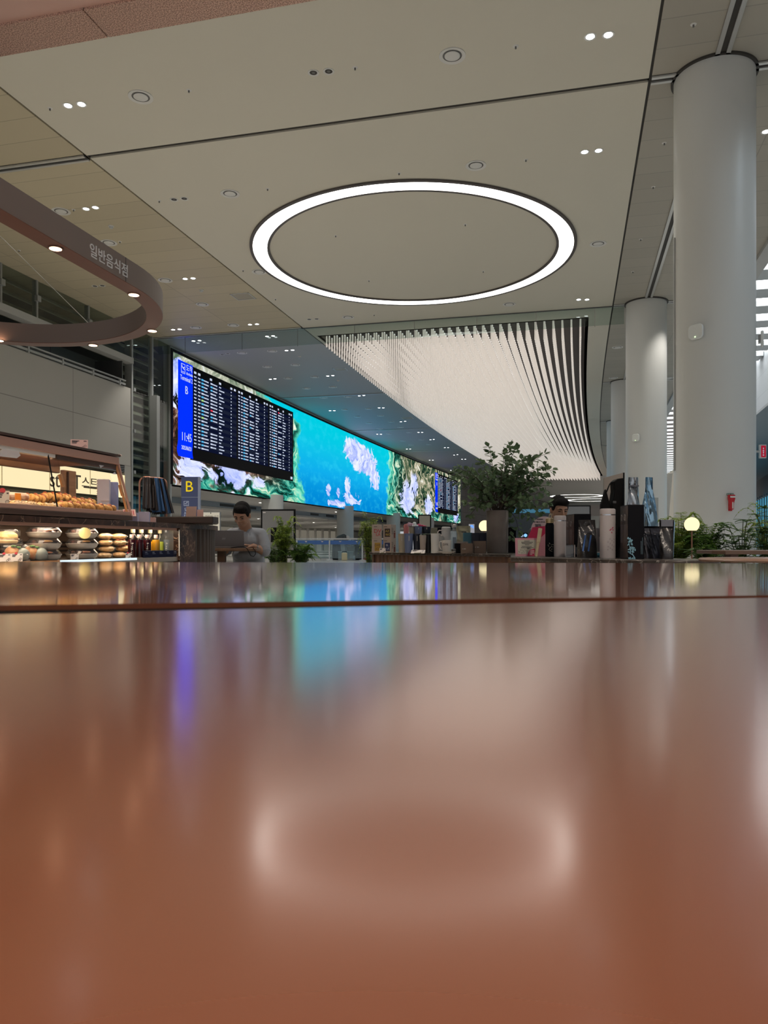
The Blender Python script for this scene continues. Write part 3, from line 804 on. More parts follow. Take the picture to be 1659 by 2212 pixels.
# ---- light made of hanging rods
ch = thing('rod_chandelier', 'vast ceiling light of hanging white rods filling the middle strip of the ceiling', 'ceiling light', (0, 0, CZ))
m_rod = emitter('rod_glow', (1, .88, .77), ROD_EMIT, False)
m_rod.node_tree.nodes['Principled BSDF'].inputs['Base Color'].default_value = (.80, .78, .75, 1)
m_tip = emitter('rod_tip', (1, .97, .92), 1.1, False); m_end = emitter('rod_end', (1, .95, .88), .72, False)
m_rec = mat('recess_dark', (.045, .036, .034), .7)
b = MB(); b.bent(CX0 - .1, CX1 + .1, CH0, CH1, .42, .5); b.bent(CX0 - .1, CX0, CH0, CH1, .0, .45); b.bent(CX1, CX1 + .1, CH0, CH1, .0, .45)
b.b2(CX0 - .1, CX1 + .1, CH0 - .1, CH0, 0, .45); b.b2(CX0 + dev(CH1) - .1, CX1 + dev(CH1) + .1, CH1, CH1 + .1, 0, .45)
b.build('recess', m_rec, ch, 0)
def rod(mb, x, y, L_, r=.030, seg=8):
    zb = -L_
    mb.lathe([(r, zb), (r, .10)], (x, y, 0), seg, 0, cap=False)
    mb.lathe([(r * .8, zb - .006), (r, zb + .004)], (x, y, 0), seg, 2)
    mb.lathe([(r, .10), (r * .6, .13)], (x, y, 0), seg, 1)
nx = 31
big = MB(); cnt = 0
ny = int((CH1 - CH0 - .3) / .285)
for j in range(ny):
    y = CH0 + .18 + j * .285
    for i in range(nx):
        x = CX0 + .14 + i * (CX1 - CX0 - .28) / (nx - 1) + dev(y)
        ph = (i / (nx - 1))
        L_ = .33 + .13 * math.sin(y * .115 + ph * 2.4 - 3.2) * (0.35 + ph) + .03 * ph
        if j < 3:
            m_ = MB(); rod(m_, 0, 0, L_, .026, 14); o = m_.build('rod', [m_rod, m_tip, m_end], ch, 40); o.location = (x, y, 0); cnt += 1
        else: rod(big, x, y, L_, .026, 8 if j < 40 else 6)
o = big.build('rods', [m_rod, m_tip, m_end], ch, 40); o['kind'] = 'stuff'

# ---- ceiling fittings, one thing each
m_trim = mat('fitting_white', (.72, .71, .68), .45)
m_grey = mat('fitting_grey', (.16, .155, .15), .5)
def ceil_pt(x, y): p = on_z(x, y, CZ); return p
def diffuser(p, label, group):
    t = thing('air_diffuser', label, 'air diffuser', p, 0, group)
    MB().lathe([(.135, -.004), (.185, -.012), (.185, 0), (.135, .0)], seg=32, cap=False).build('rim', m_trim, t)
    MB().lathe([(.0, -.001), (.14, -.001)], seg=32, cap=False).build('throat', m_grey, t)
    MB().lathe([(.0, -.02), (.09, -.02), (.108, -.012), (.108, -.004)], seg=32, cap=False).build('disc', m_trim, t)
    return t
g1 = 'round air diffusers in the ceiling'
D = [(304, 209, 'round white air diffuser near the top left, right of two lit downlights'),
     (977, 120, 'largest round white air diffuser near the top middle of the pale ceiling'),
     (1028, 357, 'round white air diffuser above the far side of the ring light, nearest its top'),
     (497, 418, 'round white air diffuser left of the ring light beside two unlit spotlights'),
     (560, 587, 'round white air diffuser touching the lower left of the ring light'),
     (1292, 526, 'round white air diffuser right of the ring light near the ceiling joint'),
     (1100, 657, 'round white air diffuser just below the ring light on its right side'),
     (752, 685, 'round white air diffuser below the ring light near the glass curtain'),
     (132, 456, 'largest round air diffuser in the boarded ceiling at left, above the brown ring canopy'),
     (235, 524, 'round air diffuser in the boarded ceiling just above the canopy lettering'),
     (357, 605, 'round air diffuser in the boarded ceiling left of two lit spotlights, near the canopy end'),
     (437, 657, 'round air diffuser in the boarded ceiling below a smoke detector'),
     (423, 707, 'round air diffuser close to the glass curtain, leftmost of the two there'),
     (504, 702, 'round air diffuser close to the glass curtain, beside two lit spotlights'),
     (1334, 750, 'round air diffuser behind the second column, upper of two'),
     (1325, 816, 'round air diffuser behind the second column, lower of two'),
     (1446, 816, 'round air diffuser between the two nearest columns')]
proto = None
for x, y, l in D:
    p = ceil_pt(x, y)
    if proto is None: proto = diffuser(p, l, g1)
    else: dup(proto, p, l)
far = [(523, 762), (588, 758), (577, 792), (638, 788), (622, 817), (680, 814), (662, 839), (719, 836), (699, 859), (751, 857), (745, 885), (796, 883), (772, 900), (822, 898), (797, 914), (845, 911), (820, 926), (865, 923), (840, 937), (884, 934), (870, 952), (910, 950), (888, 961), (926, 960)]
for i, (x, y) in enumerate(far):
    l = ['first', 'second', 'third', 'fourth', 'fifth', 'sixth', 'seventh', 'eighth', 'ninth', 'tenth', 'eleventh', 'twelfth'][i // 2]
    dup(proto, ceil_pt(x, y), '%s air diffuser of the %s pair past the glass curtain' % ('left' if i % 2 == 0 else 'right', l), group='air diffusers along the video wall')
m_lamp = emitter('downlight_glow', (.95, .97, 1), 14., False)
def downlight(p, label, lit, group, watts=0):
    t = thing('downlight', label, 'spotlight', p, 0, group)
    MB().lathe([(.055, -.003), (.082, -.008), (.082, 0), (.055, 0)], seg=20, cap=False).build('rim', m_trim, t)
    if lit: MB().lathe([(0, -.012), (.055, -.006)], seg=20, cap=False).build('lamp', m_lamp, t)
    else:
        MB().lathe([(.0, -.001), (.056, -.001)], seg=20, cap=False).build('cup', dark, t)
        MB().lathe([(.0, -.004), (.026, -.004)], seg=16, cap=False).build('lens', m_grey, t)
    if watts: spot('downlight_or_fill', t, (0, 0, -.03), watts)
    return t
lit = [((147, 228), (176, 225), 'lit downlight in the pale ceiling at top left', 520), ((1275, 79), (1314, 75), 'lit downlight at the top right of the pale ceiling', 0),
       ((1263, 328), (1293, 325), 'lit downlight at right of the pale ceiling above the ring light', 0), ((186, 451), (206, 448), 'lit downlight in the boarded ceiling above the brown canopy', 420),
       ((400, 602), (417, 601), 'lit downlight in the boarded ceiling right of the canopy end', 420), ((1250, 647), (1268, 647), 'lit downlight under the right side of the ring light', 0),
       ((374, 712), (388, 711), 'lit downlight near the glass curtain by the left wall', 300), ((540, 701), (555, 700), 'lit downlight just before the glass curtain', 300),
       ((418, 736.5), (431, 735.5), 'lit downlight just past the glass curtain by the left wall', 0), ((577, 726.5), (590, 725.5), 'lit downlight just past the glass curtain', 0),
       ((619, 757), (632, 756), 'lit downlight past the curtain beside a smoke detector', 300), ((584, 819), (594, 818), 'lit downlight close to the arrivals board', 300),
       ((708, 812), (719, 811), 'lit downlight near the rod light edge by a ceiling hatch', 300)]
for x, y in ((-6.3, 7.2), (-2.2, 7.2), (2.9, 5.0), (-6.3, 15.5), (-1.0, 14.5), (-11, 10), (2, 92), (6, 108), (-4, 98)): spot('downlight_or_fill', None, (x, y, CZ - .04), 420, 95, .5)  # fill spots without fittings, added to brighten floor and ceiling
spot('downlight_or_fill', None, (3.1, 21.9, CZ - .04), 220, 95, .6)
spot('atrium_daylight', None, (8.8, 8.5, 9.5), 480, 165, .5, (.70, .86, 1), .8)
pl = pd = None
for (a, c, l, w) in lit:
    for q, side in ((a, 'left'), (c, 'right')):
        p = ceil_pt(*q)
        if pl is None: pl = downlight(p, side + ' ' + l, True, 'lit downlights')
        else: dup(pl, p, '%s %s' % (side, l), group='lit downlights')
    if w:
        p = ceil_pt((a[0] + c[0]) / 2, (a[1] + c[1]) / 2)
        spot('downlight_or_fill', None, p + Vector((0, 0, -.04)), w, 95, .5)
lit2 = [((713, 887), (722, 887)), ((776, 855), (786, 854)), ((819, 881), (828, 881)), ((866, 911), (875, 910)), ((815, 938), (823, 938)), ((904, 934), (912, 934)), ((930, 950), (937, 949)), ((961, 967), (968, 967)), ((879, 970), (886, 970)), ((981, 983), (988, 982)), ((998, 992), (1005, 992)), ((928, 994), (935, 994)), ((974, 1016), (980, 1016))]
for i, (a, c) in enumerate(lit2):
    for q, side in ((a, 'left'), (c, 'right')):
        dup(pl, ceil_pt(*q), 'small lit downlight in the bluish ceiling along the video wall', group='distant downlights')
dup(pl, ceil_pt(1655, 284), 'lit downlight at the right picture edge beside the nearest column', group='lit downlights')
unlit = [((677, 157), (710, 154), 'unlit downlight at the top middle of the pale ceiling'), ((376, 431), (398, 429), 'unlit downlight left of the ring light'),
         ((205, 618), (221, 617), 'unlit downlight seen through the brown ring canopy'), ((668, 690), (684, 689), 'unlit downlight below the ring light'), ((480, 766), (492, 764), 'unlit downlight above the arrivals board')]
for a, c, l in unlit:
    for q, side in ((a, 'left'), (c, 'right')):
        p = ceil_pt(*q)
        if pd is None: pd = downlight(p, side + ' ' + l, False, 'unlit downlights')
        else: dup(pd, p, '%s %s' % (side, l), group='unlit downlights')
# sprinkler heads and smoke detectors
spk = [(108, 234, 'at top left beside two lit downlights'), (408, 195, 'right of the top left air diffuser'), (767, 146, 'right of two unlit downlights at the top'), (1114, 100, 'right of the largest air diffuser'),
       (1136, 345, 'right of the air diffuser above the ring light'), (862, 374, 'just above the top of the ring light'), (578, 408, 'right of the air diffuser left of the ring light'), (344, 434, 'left of two unlit downlights'),
       (1498, 53, 'at top right near the double rail'), (1435, 309, 'left of the nearest column, upper one'), (1411, 404, 'left of the nearest column, middle one'), (1384, 517, 'above the second column, left of the rail'), (1367, 587, 'just above the second column'),
       (725, 509, 'inside the ring light at left'), (1005, 485, 'inside the ring light, upper right'), (797, 606, 'inside the ring light at lower left'), (1044, 586, 'inside the ring light at lower right'),
       (525, 584, 'left of the air diffuser by the ring light'), (595, 646, 'below the ring light at left'), (808, 680, 'below the middle of the ring light'), (41, 541, 'inside the brown ring canopy at left'), (259, 522, 'above the canopy lettering'), (159, 453, 'between an air diffuser and two lit downlights above the canopy')]
ps_ = None
for x, y, l in spk:
    p = ceil_pt(x, y); l = 'tiny sprinkler head ' + l
    if ps_ is None:
        ps_ = thing('sprinkler_head', l, 'sprinkler', p, 0, 'sprinkler heads in the ceiling')
        MB().lathe([(0, -.006), (.035, -.004), (.04, 0)], seg=16, cap=False).build('plate', m_trim, ps_)
        MB().lathe([(.013, -.035), (.012, -.005)], seg=10).build('nozzle', m_grey, ps_)
    else: dup(ps_, p, l)
det = [(240, 488, 'white smoke detector above the canopy in the boarded ceiling'), (435, 626, 'white smoke detector between two air diffusers in the boarded ceiling'), (647, 770, 'white smoke detector past the glass curtain, beside two lit downlights'), (730, 822, 'white smoke detector near the rod light edge')]
pdt = None
for x, y, l in det:
    p = ceil_pt(x, y)
    if pdt is None:
        pdt = thing('smoke_detector', l, 'smoke detector', p, 0, 'smoke detectors')
        MB().lathe([(0, -.02), (.06, -.02), (.062, 0)], seg=20, cap=False).build('base', m_trim, pdt)
        MB().lathe([(0, -.055), (.036, -.052), (.045, -.02)], seg=20, cap=False).build('chamber', mat('detector_grey', (.5, .52, .52), .4), pdt)
    else: dup(pdt, p, l)
for x, y, s, l in ((525, 640, .55, 'square access hatch in the boarded ceiling near the joint'), (735, 797.5, .5, 'square access hatch in the bluish ceiling by the rod light, nearer one'), (880, 903, .6, 'square access hatch in the bluish ceiling by the rod light, farther one')):
    t = thing('ceiling_hatch', l, 'hatch', ceil_pt(x, y), 0, 'ceiling hatches')
    b = MB()
    for q in ((-s / 2, s / 2, -s / 2, -s / 2 + .03), (-s / 2, s / 2, s / 2 - .03, s / 2), (-s / 2, -s / 2 + .03, -s / 2, s / 2), (s / 2 - .03, s / 2, -s / 2, s / 2)): b.b2(*q, -.012, 0)
    b.build('frame', rail, t, 0); MB().b2(-s / 2 + .03, s / 2 - .03, -s / 2 + .03, s / 2 - .03, -.006, 0).build('door', mat('hatch_door', (.40, .36, .28), .5), t, 0)

# ---- near overhead canopy at the top left
SZC = ZC + 2.5
pc0 = on_z(0, 115, SZC); pc1 = on_z(735, 0, SZC)
cn = thing('overhead_canopy', 'pinkish copper canopy with speckled edge at the top left corner', 'canopy', (0, 0, SZC))
m_speck = bpy.data.materials.new('speckled_edge'); m_speck.use_nodes = True
nt = m_speck.node_tree; bs = nt.nodes['Principled BSDF']; bs.inputs['Roughness'].default_value = .5
tc = nt.nodes.new('ShaderNodeTexCoord'); vo = nt.nodes.new('ShaderNodeTexNoise'); vo.inputs['Scale'].default_value = 170; vo.inputs['Detail'].default_value = 2
rp = nt.nodes.new('ShaderNodeValToRGB'); rp.color_ramp.elements[0].position = .40; rp.color_ramp.elements[1].position = .60
rp.color_ramp.elements[0].color = (.34, .20, .155, 1); rp.color_ramp.elements[1].color = (.82, .60, .50, 1)
nt.links.new(tc.outputs['Object'], vo.inputs['Vector']); nt.links.new(vo.outputs['Fac'], rp.inputs['Fac']); nt.links.new(rp.outputs['Color'], bs.inputs['Base Color'])
yb = (pc0.y + pc1.y) / 2
xj = on_z(213, 58, SZC).x
MB().b2(-3.4, xj - .004, yb - .20, yb, 0, .05).build('edge_band', m_speck, cn, 0)
MB().b2(xj + .004, 2.0, yb - .20, yb, 0, .05).build('edge_band', m_speck, cn, 0)
MB().b2(-3.4, 2.0, yb - 3.4, yb - .20, .012, .05).build('soffit', mat('copper_soffit', (.80, .55, .48), .4), cn, 0)
for x in (-3.0, 1.4):
    for y in (yb - 3.2, yb - 2.6): MB().at((x, y, 0)).lathe([(.012, .05), (.012, CZ - SZC)], seg=8).build('hanger', rail, cn)
for x, y in ((-1.0, .06), (.9, .06), (-3.3, .9), (1.4, 1.0)):  # unseen lamps added to brighten the table and the soffit
    t = thing('downlight', 'unseen fill lamp added under the near canopy above the table', 'spotlight', (x, y, SZC), 0, 'added fill lamps in the near canopy')
    MB().lathe([(.0, -.002), (.04, -.004), (.05, 0)], seg=18, cap=False).build('lamp', m_lamp, t)
    spot('downlight_or_fill', t, (0, 0, -.02), 60 if y < .5 else 330, 130, .7, (1, .86, .72), .04)

# ---- brown ring canopy over the pastry kiosk
ZB = 1.5; HX = .715 * ZB; RXc = -1.665 * ZB - HX; RYc = 2.70 * ZB
kr = thing('ring_canopy', 'brown metal ring canopy with warm downlights hanging over the pastry kiosk', 'canopy', (RXc, RYc, ZC + ZB))
def stadium(h, y0, n=48):
    p = [(h, y0)] + [(h * math.cos(a), h * math.sin(a)) for a in [math.pi * i / n for i in range(n + 1)]] + [(-h, y0)]
    return p + [(h * math.cos(math.pi + math.pi * i / 24), y0 + h * math.sin(math.pi + math.pi * i / 24)) for i in range(1, 24)]
def stad_ring(h0, h1, y0, z0, z1):
    a, c = stadium(h1, y0), stadium(h0, y0); n = len(a); b = MB()
    b.add([(p[0], p[1], z) for z in (z0, z1) for q in (a, c) for p in q], [])
    fs = []
    for i in range(n):
        j = (i + 1) % n
        fs += [(i, j, 2 * n + j, 2 * n + i), (n + j, n + i, 3 * n + i, 3 * n + j), (n + i, n + j, j, i), (2 * n + i, 2 * n + j, 3 * n + j, 3 * n + i)]
    b.f = fs; b.m = [0] * len(fs); return b
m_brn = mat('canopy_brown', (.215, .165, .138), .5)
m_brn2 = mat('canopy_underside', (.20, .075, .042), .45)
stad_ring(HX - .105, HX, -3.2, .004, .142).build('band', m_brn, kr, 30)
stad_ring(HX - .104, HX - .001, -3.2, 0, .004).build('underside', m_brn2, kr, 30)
m_warm = emitter('warm_lamp', (1, .55, .34), 15., False)
m_warmrim = mat('warm_rim', (.10, .055, .04), .4)
for x, y in ((120, 536), (289, 636), (329, 714), (201, 745), (-2, 735)):
    p = on_z(x, y, ZC + ZB); q = p - kr.location
    lm = MB().at((q.x, q.y, -.003)).lathe([(0, -.006), (.03, -.002)], seg=18, cap=False).build('lamp', m_warm, kr)
    MB().at((q.x, q.y, -.002)).lathe([(.03, -.002), (.037, -.002), (.038, .002)], seg=18, cap=False).build('lamp_rim', m_warmrim, lm)
    spot('lamp_beam', kr, (q.x, q.y, -.03), 11, 120, .5, (1, .72, .5), .03)
pw = on_x(213, 552, RXc + HX)
Mt = Matrix(((0, 0, 1, HX + .002), (1, 0, 0, pw.y - RYc), (0, 1, 0, pw.z - kr.location.z), (0, 0, 0, 1)))
pe = on_x(268, 580, RXc + HX)
text('일반음식점', .080, mat('letter_grey', (.78, .78, .78), .5), kr, Mt @ Matrix.Translation(((pe.y - pw.y) / 2 - .022, 0, 0)), 'lettering', .002, 'CENTER', 1.0)
MB().b2(HX - .002, HX + .0012, pe.y - RYc + .015, pe.y - RYc + .019, .004, .142).build('joint', dark, kr, 0)
pa = on_z(190, 697, ZC + ZB + .14) - kr.location; pb_ = on_z(-420, 95, CZ) - kr.location
MB().tube([pa, pb_], .0022, 6).build('cable', rail, kr)
for (x, y) in ((-HX + .05, -.4),):
    top = Vector((RXc + x, RYc + y, CZ)) - kr.location
    MB().tube([(x, y, .14), (x * 1.0, y, top.z)], .0022, 6).build('cable', rail, kr)

# ================================================================== the two copper-brown tables
def table_mat(name, coat):
    m = bpy.data.materials.new(name); m.use_nodes = True
    nt = m.node_tree; b = nt.nodes['Principled BSDF']; L = nt.links
    tc = nt.nodes.new('ShaderNodeTexCoord'); n = nt.nodes.new('ShaderNodeTexNoise'); n.inputs['Scale'].default_value = 2.2; n.inputs['Detail'].default_value = 3
    r = nt.nodes.new('ShaderNodeValToRGB'); r.color_ramp.elements[0].position = .3; r.color_ramp.elements[1].position = .7
    r.color_ramp.elements[0].color = (.245, .078, .037, 1); r.color_ramp.elements[1].color = (.29, .094, .045, 1)
    L.new(tc.outputs['Object'], n.inputs['Vector']); L.new(n.outputs['Fac'], r.inputs['Fac']); L.new(r.outputs['Color'], b.inputs['Base Color'])
    b.inputs['Roughness'].default_value = .20; b.inputs['IOR'].default_value = 1.7; b.inputs['Metallic'].default_value = .42
    b.inputs['Coat Weight'].default_value = 1.; b.inputs['Coat IOR'].default_value = 1.32; b.inputs['Coat Roughness'].default_value = coat
    return m
m_table = table_mat('table_laminate', .135)
m_table2 = table_mat('table_laminate_polished', .06)
m_tedge = mat('table_edge', (.018, .009, .007), .6)
m_leg = mat('table_leg', (.06, .05, .045), .4, .6)
TZ = TABLE_Z
def tz(x, y): return on_z(x, y, TZ)
A, B = tz(0, 1327), tz(1659, 1291)
u = (B - A).normalized(); v = Vector((u.y, -u.x, 0))       # v points back towards the lens
tA, tB = A - u * .45, B + u * .45
P1 = [tA, tB, tB + v * .78, tA + v * .78]
def tabletop(name, label, P, legs, m):
    c = sum(P, Vector()) / 4
    t = thing(name, label, 'table', (c.x, c.y, 0), 0, 'copper brown tables')
    b = MB(); b.prism([(p.x - c.x, p.y - c.y) for p in reversed(P)], TZ - .004, TZ); b.build('tabletop', m, t, 0)
    b = MB(); b.prism([(p.x - c.x, p.y - c.y) for p in reversed(P)], TZ - .034, TZ - .0042); b.build('edge', m_tedge, t, 0)
    for lx, ly in legs:
        MB().at((lx, ly, 0)).lathe([(.22, 0), (.22, .012), (.035, .02), (.032, TZ - .05), (.10, TZ - .04), (.10, TZ - .034)], seg=24).build('pedestal', m_leg, t)
    return t
tabletop('table', 'copper brown glossy table filling the foreground, nearest the camera', P1, ((-.3, 0), (.3, 0)), m_table)
P2 = [tz(-420, 1212.5), tz(2080, 1218), tz(2080, 1280.5), tz(-420, 1313)]
tabletop('table', 'second copper brown glossy table just beyond the dark gap', P2, ((-.6, 0), (.6, 0)), m_table2)

# ================================================================== pastry kiosk at the left
XK = -2.45; RK = 1.40; KX = XK - RK; KY = 4.68; KZ = .913
kd = lambda x: XK / (ray(x, 1174).x)
def kp(x, X, z=0.): r = ray(x, 1174); d = X / r.x; return Vector((X, r.y * d, z))
m_emp = marble('marble_brown', (.022, .010, .007), (.075, .038, .024), (.42, .27, .18), 7)
m_flute = wood('fluted_wood', (.040, .027, .021), (.070, .048, .037), (8, 8, 1.5), .45)
m_brz = mat('bronze_trim', (.46, .27, .21), .4, .15)
m_brzd = mat('bronze_dark', (.095, .055, .042), .4, .3)
m_wood = wood('warm_wood', (.42, .19, .07), (.58, .29, .12), (2, 12, 2), .4)
kt = thing('kiosk_counter', 'long kiosk counter with brown marble top and fluted rounded end at the left', 'counter', (KX, KY, 0))
yA = kp(390, XK).y - KY; yS = -5.4
n = 40
pol = [(RK, yS), (RK, 0)] + [(RK * math.cos(math.pi * i / n), RK * math.sin(math.pi * i / n)) for i in range(1, n)] + [(-RK, 0), (-RK, yS)]
MB().prism(pol, KZ - .03, KZ).build('worktop', m_emp, kt, 30)
b = MB(); nf = 56; pf = [(RK - .03, -.001)]
for i in range(nf * 6 + 1):
    a = math.pi * i / (nf * 6); rr = RK - .034 + .014 * abs(math.sin(math.pi * i / 6)); pf.append((rr * math.cos(a), rr * math.sin(a)))
pf.append((-RK + .03, -.001))
b.prism(pf, 0, KZ - .03); b.build('fluted_cladding', m_flute, kt, 30)
MB().b2(RK - .05, RK - .006, yA, 0, 0, KZ - .03).build('marble_panel', m_emp, kt, 0)
MB().b2(-RK + .03, RK - .06, yS, -.02, 0, .69).build('base', m_brzd, kt, 0)
MB().b2(RK - .06, RK - .01, yS, yA, 0, .66).build('front_panel', m_emp, kt, 0)
MB().b2(RK - .62, RK - .02, yS, yA, .672, .70).build('shelf', mat('shelf_steel', (.42, .36, .30), .3, .5), kt, 0)
bk = MB(); bk.b2(RK - .64, RK - .60, yS, yA + .3, .69, KZ - .03); bk.build('cooler_back', mat('cooler_back', (.20, .13, .09), .35, .3), kt, 0)
b = MB()
for z in (.71, .735, .76, .785): b.b2(RK - .60, RK - .592, yS, yA, z, z + .012)
b.build('cooler_slots', mat('slot_black', (.02, .012, .01), .5), kt, 0)
MB().b2(RK - .6, RK - .05, yA, yA + .008, .70, KZ - .03).build('end_divider', glass('acrylic', (.95, .97, .98), 1., .02, (.8, .85, .9), .06), kt, 0)
MB().b2(RK - .012, RK - .006, yA - .002, yA + .004, .705, KZ - .04).build('divider_edge', mat('acrylic_edge', (.75, .75, .72), .3), kt, 0)
ym_ = kp(137, XK).y - KY
MB().b2(RK - .022, RK - .012, ym_, kp(300, XK).y - KY, .690, .702).build('shelf_edge_light', emitter('edge_cold', (.75, .90, 1), 1.1), kt, 0)
MB().b2(RK - .024, RK - .012, yS, ym_ - .01, .684, .702).build('shelf_edge', m_wood, kt, 0)
MB().b2(RK - .035, RK - .02, yS, yA - .01, KZ - .045, KZ - .030).build('under_rail', m_brz, kt, 0)
b = MB(); b.b2(RK - .12, RK - .06, yS, yA - .05, KZ - .036, KZ - .031); b.build('cooler_lamp', emitter('cooler_light', (1, .80, .58), 14), kt, 0)

# glazed pastry case standing on the counter
CY1 = 3.92
pc = thing('pastry_case', 'small glazed pastry case with bronze frame standing on the kiosk counter', 'display case', (XK, 0, KZ))
cs = -.6
TX = -.086; TH = ztop(938, 3.497) - KZ
MB().b2(-.60, .0, cs, CY1, .004, .030).build('base', m_brzd, pc, 0, .003)
MB().b2(-.06, -.004, cs, CY1 - .02, .030, .052).build('front_lip', m_brz, pc, 0, .002)
MB().b2(-.58, -.06, cs, CY1 - .03, .030, .036).build('tray_floor', mat('tray_dark', (.06, .04, .035), .4), pc, 0)
b = MB(); b.b2(-.52, TX, cs, CY1, TH - .046, TH - .004); b.build('top_beam', m_brz, pc, 0, .003)
MB().b2(-.52, TX + .006, cs, CY1 + .004, TH, TH + .012).build('top_cap', m_brzd, pc, 0)
yc_ = kp(124, XK + TX).y
MB().b2(TX - .05, TX - .012, cs, yc_, TH - .064, TH - .045).build('door_rail', m_trim, pc, 0)
MB().b2(TX - .05, TX - .012, yc_ + .01, CY1, TH - .070, TH - .045).build('door_rail', m_brzd, pc, 0)
b = MB(); b.b2(TX - .10, TX - .06, cs, CY1 - .05, TH - .052, TH - .046); b.build('light_strip', emitter('case_light', (1, .76, .50), 16.0), pc, 0)
m_case = glass('case_glass', (.97, .97, .95), .25, .01)
def sheet(y0, y1, name):
    b = MB(); t_ = .005
    b.add([(-.012, y0, .05), (-.012, y1, .05), (TX - .02, y1, TH - .05), (TX - .02, y0, TH - .05), (-.012 - t_, y0, .05), (-.012 - t_, y1, .05), (TX - .02 - t_, y1, TH - .05), (TX - .02 - t_, y0, TH - .05)],
          [(0, 1, 2, 3), (7, 6, 5, 4), (0, 4, 5, 1), (1, 5, 6, 2), (2, 6, 7, 3), (3, 7, 4, 0)])
    return b.build(name, m_case, pc, 0)
yd = kp(134, XK - .04).y
sheet(cs, yd - .004, 'glass_door'); sheet(yd + .004, CY1 - .09, 'glass_door')
def edge(y, m, w, name='door_edge', lo=.05, hi=None, yt=None):
    hi = hi or TH - .05; yt = y if yt is None else yt
    b = MB(); b.tube([(-.010, y, lo), (TX - .016, yt, hi)], w, 6); b.build(name, m, pc)
edge(kp(124, XK - .01).y, blk, .0035, 'door_edge', .05, None, kp(104, XK - .1).y)
edge(kp(143, XK - .01).y, m_case, .003, 'door_edge', .05, None, kp(124, XK - .1).y)
edge(kp(274, XK - .01).y, m_wood, .007, 'door_edge', .05, None, kp(252, XK - .1).y)
edge(kp(288, XK).y, m_brz, .007, 'corner_post', .02, TH - .02, kp(259, XK + TX).y)
for x, y in ((133, 1038), (262, 1059)):
    p = kp(x, XK - .035); z = ztop(y, p.dot(FW)) - KZ
    M0 = Matrix.Translation((p.x - XK, p.y, z)) @ Matrix.Rotation(R(12), 4, 'X') @ Matrix.Rotation(R(-10), 4, 'Y')
    MB().mtx(M0).box((0, 0, 0), (.014, .020, .065)).build('handle', m_wood, pc, 0, .003)
bx = -.55
yp0, yp1 = kp(139, XK + bx).y, kp(165, XK + bx).y
b = MB(); b.b2(bx - .03, bx, cs, CY1 + .1, TH - .075, TH - .01); b.b2(bx - .03, bx, yp0, yp1, .03, TH - .05); b.b2(bx - .03, bx, cs, CY1 + .1, .03, .055)
b.build('back_frame', wood('back_wood', (.36, .19, .10), (.50, .28, .16), (2, 2, 20), .4), pc, 0, .004)
MB().b2(bx - .001, bx + .012, yp0 + .02, yp0 + .028, .05, TH - .06).build('post_groove', m_brzd, pc, 0)
st = glass('sticker_white', (.9, .9, .9), .3, .3, (.95, .95, .95), .55)
def on_glass(x, y):            # point on the leaning door
    d = 3.6
    for _ in range(20):
        p = at(x, y, d); f_ = (p.z - KZ - .05) / (TH - .10); X = XK - .010 + f_ * (TX - .008); d *= X / p.x
    return at(x, y, d)
def glass_poly(pts, m, name):
    P = [on_glass(*q) - Vector((XK, 0, KZ)) for q in pts]; nn = len(P)
    MB().add(P + [p + Vector((.0015, 0, .0003)) for p in P], [tuple(range(nn)), tuple(range(2 * nn - 1, nn - 1, -1))] + [(i, (i + 1) % nn, nn + (i + 1) % nn, nn + i) for i in range(nn)]).build(name, m, pc, 0)
glass_poly([(0, 973), (14, 965), (37, 969), (44, 984), (36, 990), (0, 986)], st, 'sticker')
glass_poly([(213, 1003), (226, 1005), (217, 1011)], st, 'sticker')
glass_poly([(242, 1024), (248, 1019), (250, 1025)], st, 'sticker')
spot('case_beam', pc, (TX - .12, 2.2, TH - .07), 2.2, 150, .6, (1, .76, .5), .05)
spot('case_beam', pc, (TX - .12, 3.2, TH - .07), 2.2, 150, .6, (1, .76, .5), .05)

# ---- price cards
m_card = mat('card_white', (.72, .66, .62), .5); m_cardp = mat('card_pink', (.70, .48, .45), .5); m_print = mat('print_dark', (.06, .05, .06), .6); m_redprint = mat('print_red', (.5, .03, .05), .5)
def price_card(p, rz, w, h, label, m=m_card, tilt=-20, foot=None, badge=False):
    t = thing('price_card', label, 'price card', p, rz, 'price cards')
    M0 = Matrix.Rotation(R(tilt), 4, 'X')
    MB().mtx(M0).b2(-w / 2, w / 2, -.001, .001, 0, h).build('card', m, t, 0)
    b = MB().mtx(M0)
    for z, a, c in ((.82, -.42, .0), (.72, -.42, -.1), (.82, .25, .42), (.6, -.42, -.15)): b.b2(a * w, c * w, -.0022, -.001, h * z, h * (z + .07))
    for cx_, cz_ in ((.22, .2), (.34, .36)):
        b2 = [(w * cx_ + .10 * h * math.cos(a) , h * cz_ + .10 * h * math.sin(a)) for a in [i * math.pi / 8 for i in range(17)]]
        b.tube([(q[0], -.0015, q[1]) for q in b2], .0008, 4, cap=False)
    b.build('print', m_print, t, 0)
    if badge: MB().mtx(M0 @ Matrix.Rotation(R(90), 4, 'X')).lathe([(h * .15, .001), (h * .15, .002)], (-.1 * w, h * 1.0, 0), 16).build('red_badge', m_redprint, t)
    MB().b2(-w * .25, w * .25, -.004, .012, -.001, .004).build('foot', mat('foot_green', (.25, .26, .16), .5), t, 0)
    return t
KR = R(64)                         # most kiosk goods face the hall side
VR = YAW + R(18)
p = on_x(171, 973, XK + TX - .06)
price_card(Vector((p.x, p.y, KZ + TH + .012)), VR, .088, .055, 'pink price card standing on the top beam of the pastry case', m_cardp, -14)
